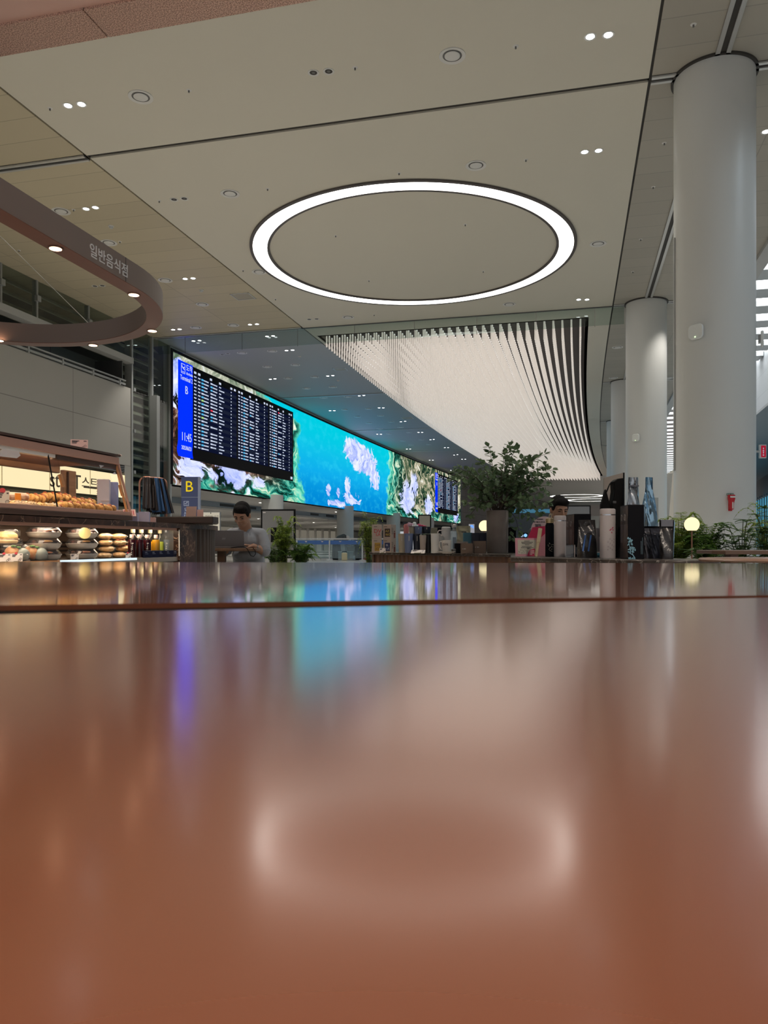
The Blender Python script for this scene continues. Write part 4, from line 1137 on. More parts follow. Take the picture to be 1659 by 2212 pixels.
p = on_x(258, 990, XK + TX - .03)
price_card(Vector((p.x, p.y, KZ + TH + .012)), VR + R(30), .03, .018, 'small pale card lying at the right end of the case top', m_cardp, -55)
p = kp(7, XK - .14, KZ + .036); price_card(p, VR, .05, .085, 'tall white price card with red badge in the pastry case at the left edge', m_card, -10, badge=True)

# ---- pastries
m_crust = mat('crust', (.62, .30, .085), .45, noise=(60, (.80, .52, .20), .35, .65), bump=(90, .3))
m_crust2 = mat('crust_pale', (.56, .33, .13), .5, noise=(80, (.72, .52, .28), .35, .7), bump=(120, .5))
m_saus = mat('sausage', (.44, .13, .065), .28)
m_sugar = mat('icing', (.80, .76, .70), .5)
rp_ = random.Random(5)
def sausage_bread(p, rz, L_, label, s=1.0):
    t = thing('sausage_bread', label, 'pastry', p, rz, 'sausage breads')
    n = 7
    b = MB()
    for i in range(n):
        x = (i / (n - 1) - .5) * L_ * .9
        b.ball((x, (-1) ** i * .009 * s, .019 * s), (L_ * .085, .025 * s, .018 * s), 12, 8, 0, None)
        b.ball((x + L_ * .03, (-1) ** (i + 1) * .012 * s, .024 * s), (L_ * .05, .017 * s, .015 * s), 10, 6)
    b.build('dough', m_crust, t, 60)
    b = MB()
    for i in range(n - 1):
        x = (i / (n - 1) - .5) * L_ * .9 + L_ * .065
        b.ball((x, (-1) ** i * .010 * s, .030 * s), (L_ * .055, .0135 * s, .013 * s), 12, 8)
    for sx in (-1, 1): b.ball((sx * L_ * .49, 0, .018 * s), (L_ * .07, .010 * s, .010 * s), 10, 8)
    b.build('sausage', m_saus, t, 60)
    return t
zt = KZ + .040
MB().b2(-.40, -.20, 1.2, CY1 - .4, .036, .075).build('back_step', mat('tray_bronze', (.30, .17, .12), .35, .3), pc, 0)
for (x0, x1, X, dz, l) in ((57, 108, -.30, .077, 'left sausage bread in the raised back row of the pastry case'), (96, 142, -.28, .090, 'middle sausage bread in the raised back row, highest of the pastries'), (140, 196, -.30, .077, 'right sausage bread in the raised back row, its tip pointing at the blue boxes'),
                          (130, 188, -.12, .036, 'sausage bread in the front row left of the longest one'), (176, 239, -.11, .036, 'longest sausage bread in the front row, tip at the blue boxes')):
    a, c = kp(x0, XK + X), kp(x1, XK + X); L_ = (c - a).length
    sausage_bread(Vector((XK + X, (a.y + c.y) / 2, KZ + dz)), R(90), L_, l, 1.4)
for (x, X, dz, l, m) in ((62, -.12, .036, 'golden crumb pastry in the front row, leftmost', m_crust2), (84, -.14, .036, 'golden crumb pastry in the front row, second from left', m_crust), (108, -.12, .036, 'crumb pastry with white icing in the front row', m_crust2), (36, -.12, .036, 'flat golden pastry at the left end of the front row', m_crust)):
    t = thing('crumb_pastry', l, 'pastry', kp(x, XK + X, KZ + dz), R(80), 'crumb pastries')
    fn = lambda q: Vector((q.x * (1 + .07 * math.sin(9 * q.y + 4 * q.z)), q.y * (1 + .06 * math.sin(11 * q.x)), q.z))
    MB().ball((0, 0, .018), (.055, .045, .022), 20, 12, 0, fn).build('pastry_body', m, t, 60)
    b = MB()
    for k in range(26):
        a = rp_.random() * 6.28; r_ = rp_.random() ** .5
        b.ball((.045 * r_ * math.cos(a), .036 * r_ * math.sin(a), .018 + .021 * math.sqrt(max(0, 1 - r_ * r_ * .8))), .0055, 6, 5)
    b.build('topping', m_sugar if 'icing' in l else m_crust2, t, 60)
# wrapped sandwich and dark tray at the back of the case
t = thing('wrapped_sandwich', 'sandwich in a printed wrapper behind the left price card in the pastry case', 'sandwich', kp(27, XK - .26, KZ + .05), R(75))
MB().b2(-.075, .075, -.05, .05, 0, .035).build('tray', m_card, t, 0, .008)
MB().prism([(-.07, -.045), (.07, -.045), (.055, .045), (-.055, .045)], .035, .075).build('wrapper', mat('wrapper', (.62, .50, .44), .3, noise=(18, (.40, .22, .16), .45, .55)), t, 0, .015)
MB().b2(-.02, .01, -.052, -.046, .01, .07).build('orange_band', mat('wrapper_orange', (.75, .28, .04), .4), t, 0)
t = thing('serving_tray', 'dark tray with blue striped paper at the back of the pastry case', 'tray', kp(85, XK - .43, KZ + .037), R(90))
MB().b2(-.28, .28, -.09, .09, 0, .012).build('tray_base', mat('tray_slate', (.03, .03, .04), .4), t, 0, .004)
MB().at((-.06, 0, .014), R(30)).b2(-.16, .16, -.012, .012, 0, .05).build('paper_strip', mat('paper_navy', (.05, .05, .16), .5), t, 0)
t = thing('toaster_oven', 'dark grey appliance behind the case seen through its glass', 'appliance', kp(128, XK - .75, KZ), R(90))
MB().b2(-.2, .16, -.1, .1, 0, .135).build('body', mat('appliance_dark', (.07, .07, .075), .4), t, 0, .012)
MB().b2(.2, .5, -.1, .1, 0, .115).build('lid', mat('appliance_brown', (.12, .095, .085), .4), t, 0, .03)

# lavender boxes, tissue packs, trays
m_lav = mat('lavender_box', (.66, .64, .80), .5); m_lavd = mat('lavender_shade', (.34, .38, .64), .5); m_lavt = mat('lavender_tray', (.50, .50, .68), .5); m_ink = mat('box_ink', (.12, .13, .26), .5)
def rings(b, pts, r):
    for x, y, z in pts: b.tube([(x + r * math.cos(a), y, z + r * math.sin(a)) for a in [i * math.pi / 10 for i in range(21)]], r * .13, 5, cap=False)
p = kp(223, XK - .30, KZ + .037); d = p.dot(FW); hh = ztop(1035, d) - p.z; w = px(25, d)
t = thing('gift_box', 'tall lavender box with ring motif at the right end of the pastry case', 'box', p, YAW + R(14), 'lavender boxes')
MB().b2(-w / 2, w / 2, 0, .07, 0, hh).build('carton', m_lav, t, 0, .003)
b = MB(); rings(b, [(-.022, -.001, hh * .17), (-.006, -.001, hh * .24), (.012, -.001, hh * .18)], .0085); b.build('ring_motif', m_ink, t)
b = MB()
for k in range(14): b.b2(-w / 2 - .003, -w / 2 + .001, .0, .004, hh * .03 + k * hh * .07, hh * .05 + k * hh * .07)
b.build('ribbon_edge', mat('ribbon_beige', (.66, .46, .34), .5), t, 0)
MB().b2(-w / 2 + .02, w / 2, -.0016, -.0004, hh * .40, hh * .42).build('wave', mat('wave_pink', (.60, .48, .50), .5), t, 0)
p = kp(246, XK - .33, KZ + .037); d = p.dot(FW)
t = thing('gift_box', 'narrow blue side of a second lavender box right of the tall one', 'box', p, YAW + R(14), 'lavender boxes')
hh2 = ztop(1041, d) - p.z; MB().b2(-.02, .022, 0, .06, 0, hh2).build('carton', m_lavd, t, 0, .003)
b = MB(); rings(b, [(-.008, -.001, hh2 * .16)], .008); b.build('ring_motif', m_ink, t)
t = thing('tissue_pack', 'striped clear pack of sticks inside the right end of the case', 'pack', kp(262, XK - .16, KZ + .037), YAW + R(20))
b = MB(); b.prism([(-.035, 0), (.05, 0), (.045, .05), (-.03, .05)], 0, .035); b.build('pack', mat('pack_pale', (.62, .52, .52), .3), t, 0, .004)
b = MB()
for k in range(9): b.at((-.03 + k * .0085, -.0008, .017), 0, 0, R(14)).box((0, 0, 0), (.002, .001, .033))
b.build('stripes', mat('stripe_brown', (.30, .19, .17), .5), t, 0)
for (x0, x1, y0, X, l, m) in ((277, 297, 1108, -.06, 'left lavender paper tray right of the pastry case', m_lavt), (299, 322, 1106, -.10, 'right lavender paper tray under the hanging bags', m_lavt), (323, 335, 1118, -.12, 'small pink paper tray beside the lavender ones', m_cardp)):
    p = kp((x0 + x1) / 2, XK + X, KZ); d = p.dot(FW); w = px(x1 - x0, d) / 2; h_ = ztop(y0, d) - KZ
    t = thing('paper_tray', l, 'box', p, YAW + R(10), 'paper trays')
    MB().prism([(-w, 0), (w, 0), (w, .05), (-w, .05)], 0, h_).build('tray_body', m, t, 0, .002)
    b = MB()
    for k in range(6): b.lathe([(w / 7, h_ - .004), (w / 7, h_ + .002)], (-w + (k + .5) * w / 3, .0, 0), 8)
    b.build('scalloped_rim', m, t)
t = thing('leaflet', 'pink striped leaflet leaning at the right end of the pastry case', 'leaflet', kp(281, XK - .05, KZ + .031), YAW + R(30))
MB().at((0, 0, 0), 0, R(-35)).b2(-.035, .035, 0, .002, 0, .05).build('sheet', m_cardp, t, 0)
b = MB().at((0, 0, 0), 0, R(-35))
for k in range(6): b.b2(-.03 + k * .010, -.026 + k * .010, -.001, 0, .008, .04)
b.build('print', m_redprint, t, 0)

# hanging bundle of black bags on a copper loop
p = kp(328, XK - .30, KZ); d = p.dot(FW)
hr = thing('bag_rack', 'bent copper tube rack standing on the kiosk counter', 'rack', p, YAW + R(6))
w = px(25.5, d); zt_ = ztop(1031, d) - KZ
pts = [(-w, 0, 0), (-w, 0, zt_ - .04)] + [(-w + .04 - .04 * math.cos(a), 0, zt_ - .04 + .04 * math.sin(a)) for a in [i * math.pi / 12 for i in range(1, 7)]] + [(w - .04 + .04 * math.sin(a), .10, zt_ - .04 + .04 * math.cos(a)) for a in [i * math.pi / 12 for i in range(0, 7)]] + [(w, .10, 0)]
m_cop = mat('copper_tube', (.50, .25, .17), .3, .7)
MB().tube(pts, .007, 10).build('tube_loop', m_cop, hr)
for sx, sy in ((-w, 0), (w, .1)): MB().lathe([(.03, 0), (.03, .006), (.01, .012)], (sx, sy, 0), 16).build('foot', m_cop, hr)
m_bag = mat('black_film', (.03, .028, .03), .14, .25, spec=1.)
m_bag_sheen = mat('film_blue_sheen', (.06, .16, .36), .16, .5, spec=.8)  # blue reflections on the black bags, put into the film colour
for k in range(8):
    f_ = k / 7; x = -w + .045 + f_ * (2 * w - .085); y = .1 * f_
    t = thing('plastic_bag', 'black plastic bag draped over the copper rack, %s from the left' % ['first', 'second', 'third', 'fourth', 'fifth', 'sixth', 'seventh', 'eighth'][k], 'bag', hr.matrix_basis @ Vector((x, y, zt_)), YAW + R(6), 'plastic bags on the copper rack')
    Ld = .225 + .03 * f_ + rp_.uniform(-.01, .01)
    for sgn, nm in ((-1, 'front_flap'), (1, 'back_flap')):
        ph = rp_.random() * 6
        def fn(a, c, sgn=sgn, ph=ph, f_=f_):
            z = -Ld * c; spread = .012 + .05 * c
            return ((a - .5) * .052 * (1 + .2 * c) + (.055 * (.3 + f_) * c if sgn < 0 else -.01 * c), sgn * spread + .004 * math.sin(14 * a + ph + 3 * c), z + .012 * (1 - (1 - c) ** 6) + (.008 * math.cos(40 * a) if c > .95 else 0))
        b = MB(); b.grid(fn, 12, 14); nv = len(b.v); nf = len(b.f)
        b.v += [q + Vector((0, .0022 * sgn, 0)) for q in b.v]; b.f += [tuple(nv + i for i in reversed(f2)) for f2 in b.f]; b.m += [0] * nf
        b.build(nm, m_bag_sheen if k in (3, 4, 6) and sgn < 0 else m_bag, t, 60)
# dark serving board and pink cards on the rounded end
p = ground(404, 5.22, KZ); d = 5.22
t = thing('serving_board', 'dark wooden board lying on the rounded end of the kiosk counter', 'board', p, YAW)
w = px(68, d)
MB().prism([(-w, -.10), (w * .96, -.13), (w, .0), (w * .8, .16), (-w * .8, .16)], .004, ztop(1117, d) - KZ).build('board', mat('board_dark', (.030, .018, .015), .4), t, 0, .006)
MB().prism([(-w * .8, -.08), (w * .9, -.10), (w * .7, .12), (-w * .7, .12)], 0, .004).build('feet', dark, t, 0)
bz = ztop(1117, d)
for (x0, x1, y0, dz, tl, l, m) in ((401, 424, 1094, 5.2, -8, 'larger beige pink card standing on the dark board', mat('card_beige', (.42, .30, .27), .6)), (425, 439, 1101, 5.3, -4, 'smaller pink card standing on the dark board behind the larger one', m_cardp)):
    t = thing('menu_card', l, 'card', ground((x0 + x1) / 2, dz, bz + .001), YAW + R(-8), 'cards on the dark board')
    w2 = px(x1 - x0, dz) / 2; h2 = ztop(y0, dz) - bz
    MB().at((0, 0, 0), 0, R(tl)).prism([(-w2, 0), (w2, 0), (w2, .004), (-w2, .004)], 0, h2).build('card', m, t, 0)
    MB().b2(-w2 * .8, w2 * .8, 0, .03, 0, .006).build('stand', m, t, 0)

# ---- cooler goods
SZ = .700
m_clear = glass('clear_plastic', (.96, .96, .96), 1.0, .03, (.8, .8, .8), .04)
m_bowl = mat('bowl_grey', (.46, .42, .37), .4); m_salad = mat('salad_dark', (.03, .014, .016), .25, noise=(45, (.14, .045, .03), .45, .65))
def bowl(p, label, w, top, sticker=False):
    t = thing('salad_bowl', label, 'food bowl', p, VR, 'lidded salad bowls')
    r_ = w / 2
    MB().lathe([(0, .001), (r_ * .72, 0), (r_ * .90, .012), (r_ * .96, .026), (r_, .027), (r_, .030), (r_ * .93, .030)], seg=36, cap=False).build('bowl', m_bowl, t)
    b = MB(); b.lathe([(0, .044), (r_ * .55, .042), (r_ * .86, .030)], seg=28, cap=False)
    for k in range(16):
        a = k * 2.4; q = r_ * .7 * math.sqrt((k + .5) / 16); b.ball((q * math.cos(a), q * math.sin(a), .040), (.016, .011, .008), 8, 6)
    b.build('salad', m_salad, t, 60)
    b = MB(); b.ball((r_ * .2, -r_ * .55, .040), (.03, .014, .006), 10, 6); b.build('garnish', top, t, 60)
    MB().lathe([(r_, .031), (r_ * .99, .033), (r_ * .88, .045), (r_ * .80, .053), (0, .054)], seg=36, cap=False).build('lid', m_clear, t)
    if sticker: MB().at((.02, -r_ - .014, .028), 0, R(90)).lathe([(.030, 0), (.030, .001)], seg=28).build('round_sticker', mat('sticker_yellow', (.78, .66, .30), .5), t)
    return t
m_salmon = mat('salmon', (.72, .30, .16), .35); m_leafg = mat('salad_green', (.10, .22, .04), .4)
for xs, nm in ((95, 'left'), (177, 'right')):
    for k in range(3):
        p = kp(xs, XK - .13, SZ + k * .0558)
        bowl(p, '%s grey salad bowl with clear lid in the %s stack in the cooler' % (['lowest', 'middle', 'topmost'][k], nm), .168, m_salmon if k != 1 else mat('carrot', (.6, .33, .12), .4), nm == 'right' and k == 2)
# bagged rolls, stacked
m_film = glass('bag_film', (.98, .97, .95), .6, .16, (.95, .88, .78), .10)
rolls = [(228, 1160, 'a top'), (256, 1160, 'b top'), (228, 1174, 'a'), (258, 1174, 'b'), (230, 1189, 'c'), (266, 1189, 'd'), (226, 1204, 'e'), (258, 1204, 'f')]
lab = ['topmost bagged roll at left of the pile in the cooler', 'topmost bagged roll at right of the pile', 'bagged roll in the second layer at left', 'bagged roll with sausage slices in the second layer at right', 'bagged roll in the third layer at left', 'bagged sausage roll in the third layer at right', 'bagged roll at the bottom left of the pile', 'bagged cheese roll at the bottom right, by a price card']
for (x, y, _), l, k in zip(rolls, lab, range(8)):
    z = SZ + .036 * (3 - k // 2)
    p = kp(x, XK - .13 - .006 * (k % 2), z)
    t = thing('bagged_roll', l, 'bread roll', p, R(90) + rp_.uniform(-.25, .25), 'bagged rolls')
    L_ = .115
    fn = lambda q, k=k: Vector((q.x * (1 + .05 * math.sin(8 * q.y + k)), q.y * (1 + .10 * math.sin(7 * q.x + k)), q.z * (1 + .08 * math.sin(9 * q.x + k))))
    MB().ball((0, 0, .018), (L_ / 2, .030, .017), 24, 12, 0, fn).build('roll', m_crust if k % 3 else m_crust2, t, 60)
    if k in (3, 5):
        b = MB()
        for j in range(5): b.ball((-.036 + j * .018, -.006, .032), (.008, .012, .007), 10, 6)
        b.build('sausage_slices', m_saus, t, 60)
    fn = lambda q, k=k: Vector((q.x * (1 + .10 * math.sin(13 * q.z + 9 * q.y + k)), q.y * (1 + .08 * math.sin(17 * q.x + k)), q.z * (1 + .10 * math.sin(15 * q.x + 5 * k))))
    MB().ball((0, 0, .018), (L_ / 2 + .012, .036, .0178), 28, 14, 0, fn).build('clear_bag', m_film, t, 30)
# bottles
m_pet = glass('bottle_clear', (.95, .96, .93), .8, .02)
def bottle(p, label, col, capm, h, r_, fill=.68, printed=False, rough=.12):
    t = thing('juice_bottle', label, 'bottle', p, VR, 'bottles in the cooler')
    zf = h * fill
    MB().lathe([(r_ * .9, .002), (r_ * .97, .008), (r_ * .97, zf * .95), (r_ * .9, zf)], seg=22).build('juice', mat('juice_%02d%02d%02d' % tuple(int(q * 99) for q in col), col, rough), t)
    MB().lathe([(r_ * .92, 0), (r_, .006), (r_, h * .62), (r_ * .85, h * .72), (r_ * .42, h * .83), (r_ * .40, h * .86)], seg=22, cap=False).build('bottle_body', m_pet, t)
    MB().lathe([(r_ * .52, h * .85), (r_ * .54, h * .87), (r_ * .54, h * .985), (r_ * .48, h)], seg=18).build('cap', capm, t)
    if printed:
        b = MB()
        for k in range(7): b.at((0, 0, 0), R(-100 + 3 * k)).box((r_ * 1.01, 0, .02 + k * .011), (.0012, .010 - .004 * (k % 3), .005))
        b.build('white_print', m_card, t, 0)
    return t
capc = mat('cap_cream', (.62, .56, .34), .4); capp = mat('cap_pink', (.74, .55, .50), .4)
dr = (.030, .003, .007); org = (.62, .30, .02); lim = (.35, .42, .06); wat = (.16, .20, .25)
for x, col, l, pr in ((285, dr, 'short dark red juice bottle in the front row, leftmost', True), (301, dr, 'short dark red juice bottle in the front row, second', False), (318, dr, 'short dark red juice bottle in the front row with white print, third', True), (337, org, 'short orange juice bottle in the front row', False)):
    bottle(kp(x, XK - .075, SZ), l, col, capp, .138, .024, .78, pr)
for x, col, l in ((287, dr, 'tall bottle with cream cap behind the leftmost red juice'), (305, dr, 'tall bottle with cream cap second in the back row'), (324, org, 'tall bottle with cream cap third in the back row'), (345, lim, 'tall lime green bottle with cream cap, fourth in the back row')):
    bottle(kp(x, XK - .14, SZ), l, col, capc, .176, .026, .55)
bottle(kp(359, XK - .12, SZ), 'grey blue water bottle with silver cap, rightmost in the cooler', wat, mat('cap_silver', (.5, .5, .52), .3, .8), .184, .022, .6, True)
# navy chocolate bars in front of the bottles
m_navy = mat('navy_pack', (.008, .012, .035), .3)
for k in range(5):
    x = 318 + k * 15.5
    t = thing('chocolate_box', 'small dark navy box in front of the bottles, %s from left' % ['first', 'second', 'third', 'fourth', 'fifth'][k], 'box', kp(x, XK - .035, SZ), R(76), 'navy boxes in the cooler')
    MB().b2(-.030, .030, -.008, .008, 0, .042).build('carton', m_navy, t, 0, .001)
    b = MB(); b.b2(-.024, -.008, -.0092, -.0080, .030, .034); b.b2(-.024, .0, -.0092, -.008, .022, .024); b.build('print', mat('print_grey', (.25, .28, .36), .5), t, 0)
# sandwiches at the left edge
m_bun = mat('bun', (.62, .36, .13), .5, noise=(30, (.74, .50, .24), .3, .7))
t = thing('boxed_burger', 'round bun sandwich in a clear box, upper one at the left edge of the cooler', 'sandwich', kp(12, XK - .16, SZ + .078), VR, 'boxed sandwiches')
MB().lathe([(0, .008), (.05, .008), (.055, .018), (.05, .026), (0, .026)], seg=24, cap=False).build('lower_bun', m_bun, t)
MB().lathe([(0, .026), (.054, .026), (.056, .032), (.05, .036), (0, .036)], seg=24, cap=False).build('filling', mat('filling', (.35, .17, .06), .5, noise=(50, (.55, .42, .2), .4, .6)), t)
MB().lathe([(.054, .036), (.052, .05), (.035, .062), (0, .066)], seg=24, cap=False).build('upper_bun', m_bun, t)
MB().prism([(-.07, -.06), (.07, -.06), (.07, .06), (-.07, .06)], .0, .03).build('box_base', m_clear, t, 0, .008)
MB().prism([(-.06, -.05), (.06, -.05), (.06, .05), (-.06, .05)], .032, .074).build('box_lid', m_clear, t, 0, .012)
for k, (x, l) in enumerate(((34, 'orange filled wrap in a clear box, left one of two low in the cooler'), (74, 'orange and green wrap in a clear box beside the salad bowls'))):
    t = thing('boxed_wrap', l, 'sandwich', kp(x, XK - .11, SZ), VR, 'boxed sandwiches')
    MB().ball((-.012, 0, .040), (.038, .035, .036), 16, 10).build('filling', mat('wrap_orange', (.68, .26, .10), .4, noise=(40, (.75, .42, .2), .4, .6)), t)
    MB().ball((.030, .0, .032), (.032, .034, .032), 16, 10).build('wrap', mat('wrap_grey', (.34, .38, .34), .5), t)
    b = MB()
    for j in range(7): b.ball((.0 + .012 * math.cos(j * 2.1), -.012 + .014 * math.sin(j * 2.1), .066 + .003 * (j % 3)), (.014, .010, .006), 8, 5)
    b.build('lettuce', m_leafg, t, 60)
    MB().prism([(-.062, -.05), (.062, -.05), (.062, .05), (-.062, .05)], .0, .036).build('box_base', m_clear, t, 0, .01)
    MB().prism([(-.058, -.046), (.058, -.046), (.058, .046), (-.058, .046)], .038, .080).build('box_lid', m_clear, t, 0, .012)
price_card(kp(10, XK - .035, SZ), VR, .050, .042, 'white price card with red badge, leftmost on the cooler shelf', m_card, -24, badge=True)
price_card(kp(36, XK - .035, SZ), VR, .048, .042, 'white price card with red badge in front of the wraps', m_card, -24, badge=True)
price_card(kp(161, XK - .030, SZ), VR, .038, .034, 'white price card in front of the right salad bowls', m_card, -24)
price_card(kp(277, XK - .030, SZ), VR, .028, .032, 'pale price card in front of the bagged rolls', mat('card_grey', (.5, .5, .5), .5), -20, badge=True)

# ================================================================== counters with coffee goods on the right
GZ = .72
m_flute2 = wood('fluted_brown', (.085, .040, .022), (.15, .075, .040), (6, 6, 1.5), .5)
m_emp2 = marble('marble_dark', (.020, .017, .015), (.055, .045, .038), (.30, .27, .24), 9)
def counter(name, label, P, zt, th, flutes=True):
    c = sum(P, Vector()) / len(P)
    t = thing(name, label, 'counter', (c.x, c.y, 0), 0, 'goods counters')
    q = [(p.x - c.x, p.y - c.y) for p in P]
    MB().prism(q, zt - th, zt).build('worktop', m_emp2, t, 30, .004)
    # fluted body: march around the outline, inset
    o = []; n = len(q)
    cx_, cy_ = 0, 0
    for i in range(n):
        a = Vector(q[i]); b_ = Vector(q[(i + 1) % n]); L_ = (b_ - a).length
        if L_ < 1e-4: continue
        dirv = (b_ - a) / L_; nrm = Vector((-dirv.y, dirv.x))      # inward for ccw
        k = max(2, int(L_ / .012)) if flutes else 1
        for j in range(k):
            s_ = j / k * L_; o.append(a + dirv * s_ + nrm * (.03 + (.012 if int(s_ / .024) % 2 else 0)))
    MB().prism([(p.x, p.y) for p in o], 0, zt - th).build('fluted_body', m_flute2, t, 0)
    return t
def gz(x, y, z=GZ): return on_z(x, y, z)
fl_ = [gz(797, 1192.6), gz(1108, 1197.2)]
ua = (fl_[1] - fl_[0]).normalized(); na = Vector((-ua.y, ua.x, 0))
CA = [fl_[0], fl_[1], fl_[1] + na * .95, fl_[0] + na * .95]
counter('goods_counter', 'fluted wooden counter with dark stone top carrying mugs, tumblers and a potted plant', CA, GZ, .018)
B0, B1 = gz(1103, 1203.5), gz(1372, 1209.4)
ub = (B1 - B0).normalized(); nb_ = Vector((-ub.y, ub.x, 0)); rad = .20
arc = []
cc = B1 + nb_ * rad
for i in range(1, 17):
    a = -math.pi / 2 + i * math.pi / 16
    arc.append(cc + ub * rad * math.cos(a) + nb_ * rad * math.sin(a))
CB = [B0, B1] + arc + [Vector((B0.x, B0.y, 0)) * 1.20]
counter('goods_counter', 'nearer fluted counter with a rounded stone end carrying flasks, pouches and gift boxes', CB, GZ, .020)
def spotA(x, d): return ground(x, d, GZ)
def dA(x): return 5.55 - (x - 800) * .0021          # a comfortable row depth on the left counter
def dB(x): return 3.95 - (x - 1103) * .00215
m_beige = mat('kraft_beige', (.30, .255, .205), .6)
def goods(name, label, cat, x, d, rz=0., group=None): return thing(name, label, cat, spotA(x, d), YAW + rz, group)

# coffee boxes, two by two
m_box = mat('coffee_box', (.36, .30, .255), .6)
art = [('DV', 'LA', 'coffee box with red letters, upper left of the four', (.36, .30, .255), (.42, .02, .025)), ('AZ', 'RIO', 'coffee box with dark picture and yellow letters, upper right of the four', (.03, .015, .015), (.55, .42, .10)),
       ('DXE', 'JOY', 'coffee box with yellow picture, lower left of the four', (.38, .22, .02), (.06, .04, .03)), ('BL', 'UE', 'coffee box with navy picture, lower right of the four', (.012, .022, .08), (.40, .42, .48))]
d0_ = 5.45; bw, bh = px(19.5, d0_), px(30.5, d0_)
for k, (l1, l2, l, bg, ik) in enumerate(art):
    x = 815 if k % 2 == 0 else 836.5; z = GZ + (bh if k < 2 else 0)
    t = thing('coffee_box', l, 'box', ground(x, d0_, z), YAW + R(6 if k % 2 == 0 else -26), 'coffee boxes')
    dp = .078
    MB().b2(-bw / 2, bw / 2, 0, dp, 0, bh - .0008).build('carton', m_box, t, 0, .0012)
    if k != 0: MB().b2(-bw * .30, bw * .34, -.0012, 0, bh * .12, bh * .70).build('picture', mat('art_%d' % k, bg, .5), t, 0)
    F = lambda xx, zz: Matrix(((1, 0, 0, xx), (0, 0, -1, -.0018), (0, 1, 0, zz), (0, 0, 0, 1)))
    mk = mat('art_ink_%d' % k, ik, .5)
    text(l1, bh * (.40 if k == 0 else .22), mk, t, F(bw * .02, bh * .52), 'lettering', .0004); text(l2, bh * (.28 if k == 0 else .22), mk, t, F(bw * .10, bh * .27), 'lettering', .0004)
    MB().b2(-bw * .38, -bw * .02, -.0014, 0, bh * .82, bh * .86).build('print', mat('print_brown', (.10, .08, .06), .6), t, 0)
    if k % 2:
        b = MB()
        for j in range(7): b.b2(bw / 2 - .0002, bw / 2 + .001, dp * .08, dp * (.30 + .06 * (j % 3)), bh * (.30 + .07 * j), bh * (.325 + .07 * j))
        b.build('side_print', mat('print_brown', (.10, .08, .06), .6), t, 0)
        b = MB().mtx(Matrix.Translation((bw / 2 + .0006, dp * .66, 0)))
        b.box((0, 0, bh * .18), (.001, dp * .28, bh * .26)); b.box((0, 0, bh * .36), (.001, dp * .34, bh * .10)); b.box((0, 0, bh * .50), (.001, dp * .16, bh * .10)); b.build('pot_picture', mat('pot_red', (.14, .03, .025), .5), t, 0)
def card_on(x, d, w, h, label, tilt=-20, rz=0., m=m_card):
    t = price_card(spotA(x, d), YAW + rz, w, h, label, m, tilt); return t
card_on(826.5, 5.30, px(13, 5.3), px(11, 5.3), 'small white price card leaning on the coffee boxes')
# tumblers
m_tb = {'beige': mat('tumbler_beige', (.34, .295, .215), .45), 'blue': mat('tumbler_blue', (.115, .155, .27), .45), 'navy': mat('tumbler_navy', (.010, .013, .024), .4), 'cream': mat('tumbler_cream', (.34, .29, .25), .45), 'black': mat('tumbler_black', (.006, .006, .007), .35), 'white': mat('tumbler_white', (.60, .60, .57), .35)}
def tumbler(x0, x1, y0, d, col, label, z=GZ, taper=.82, logo=True, group='tumblers on the left goods counter'):
    x = (x0 + x1) / 2; r_ = px(x1 - x0, d) / 2; h = ztop(y0, d) - z
    t = thing('tumbler', label, 'tumbler', ground(x, d, z), YAW, group)
    MB().lathe([(r_ * taper * .96, 0), (r_ * taper, .004), (r_, h * .97), (r_ * .98, h)], seg=28).build('body', m_tb[col], t)
    MB().lathe([(r_ * .99, h * .93), (r_ * 1.01, h * .94), (r_ * 1.0, h * 1.0), (r_ * .9, h * 1.004)], seg=28).build('lid', m_tb[col], t)
    if logo: MB().b2(-r_ * .05, r_ * .10, -r_ * 1.005, -r_ * .9, h * .62, h * .88).build('logo_strip', mat('logo_pale', (.42, .40, .36), .5), t, 0)
    return t
tumbler(860, 875, 1153, 5.40, 'beige', 'beige tumbler in the front row beside the coffee boxes', logo=True)
tumbler(873, 893, 1152.5, 5.32, 'blue', 'slate blue tumbler in the front row')
tumbler(892, 909, 1153, 5.32, 'navy', 'dark navy tumbler in the front row right of the blue one')
tumbler(906, 921, 1156, 5.22, 'cream', 'small cream tumbler behind the tilted price card', taper=.72, logo=False)
tumbler(918, 932, 1154, 5.28, 'black', 'black tumbler between the cream and the white one', logo=False)
rs = goods('display_riser', 'thin clear shelf riser behind the front row of tumblers', 'shelf', 905, 5.65)
zr = ztop(1153, 5.65); wr = px(56, 5.65) / 2
MB().b2(-wr, wr, -.04, .08, zr - GZ - .004, zr - GZ).build('top', m_clear, rs, 0)
for sx in (-1, 1): MB().b2(sx * wr - .003, sx * wr + .003, -.04, .08, 0, zr - GZ - .004).build('side', m_clear, rs, 0)
tumbler(883, 897, 1138, 5.62, 'beige', 'beige tumbler standing on the riser', z=zr, taper=.9)
tumbler(895, 912, 1138, 5.60, 'blue', 'slate blue tumbler standing on the riser', z=zr, taper=.9)
tumbler(911, 931, 1138, 5.62, 'navy', 'dark navy tumbler standing on the riser', z=zr, taper=.9)
m_pk = [mat('silicone_pink', (.48, .17, .17), .4), mat('silicone_rose', (.55, .06, .14), .4), mat('silicone_lilac', (.52, .34, .42), .4), mat('silicone_white', (.60, .66, .66), .4)]
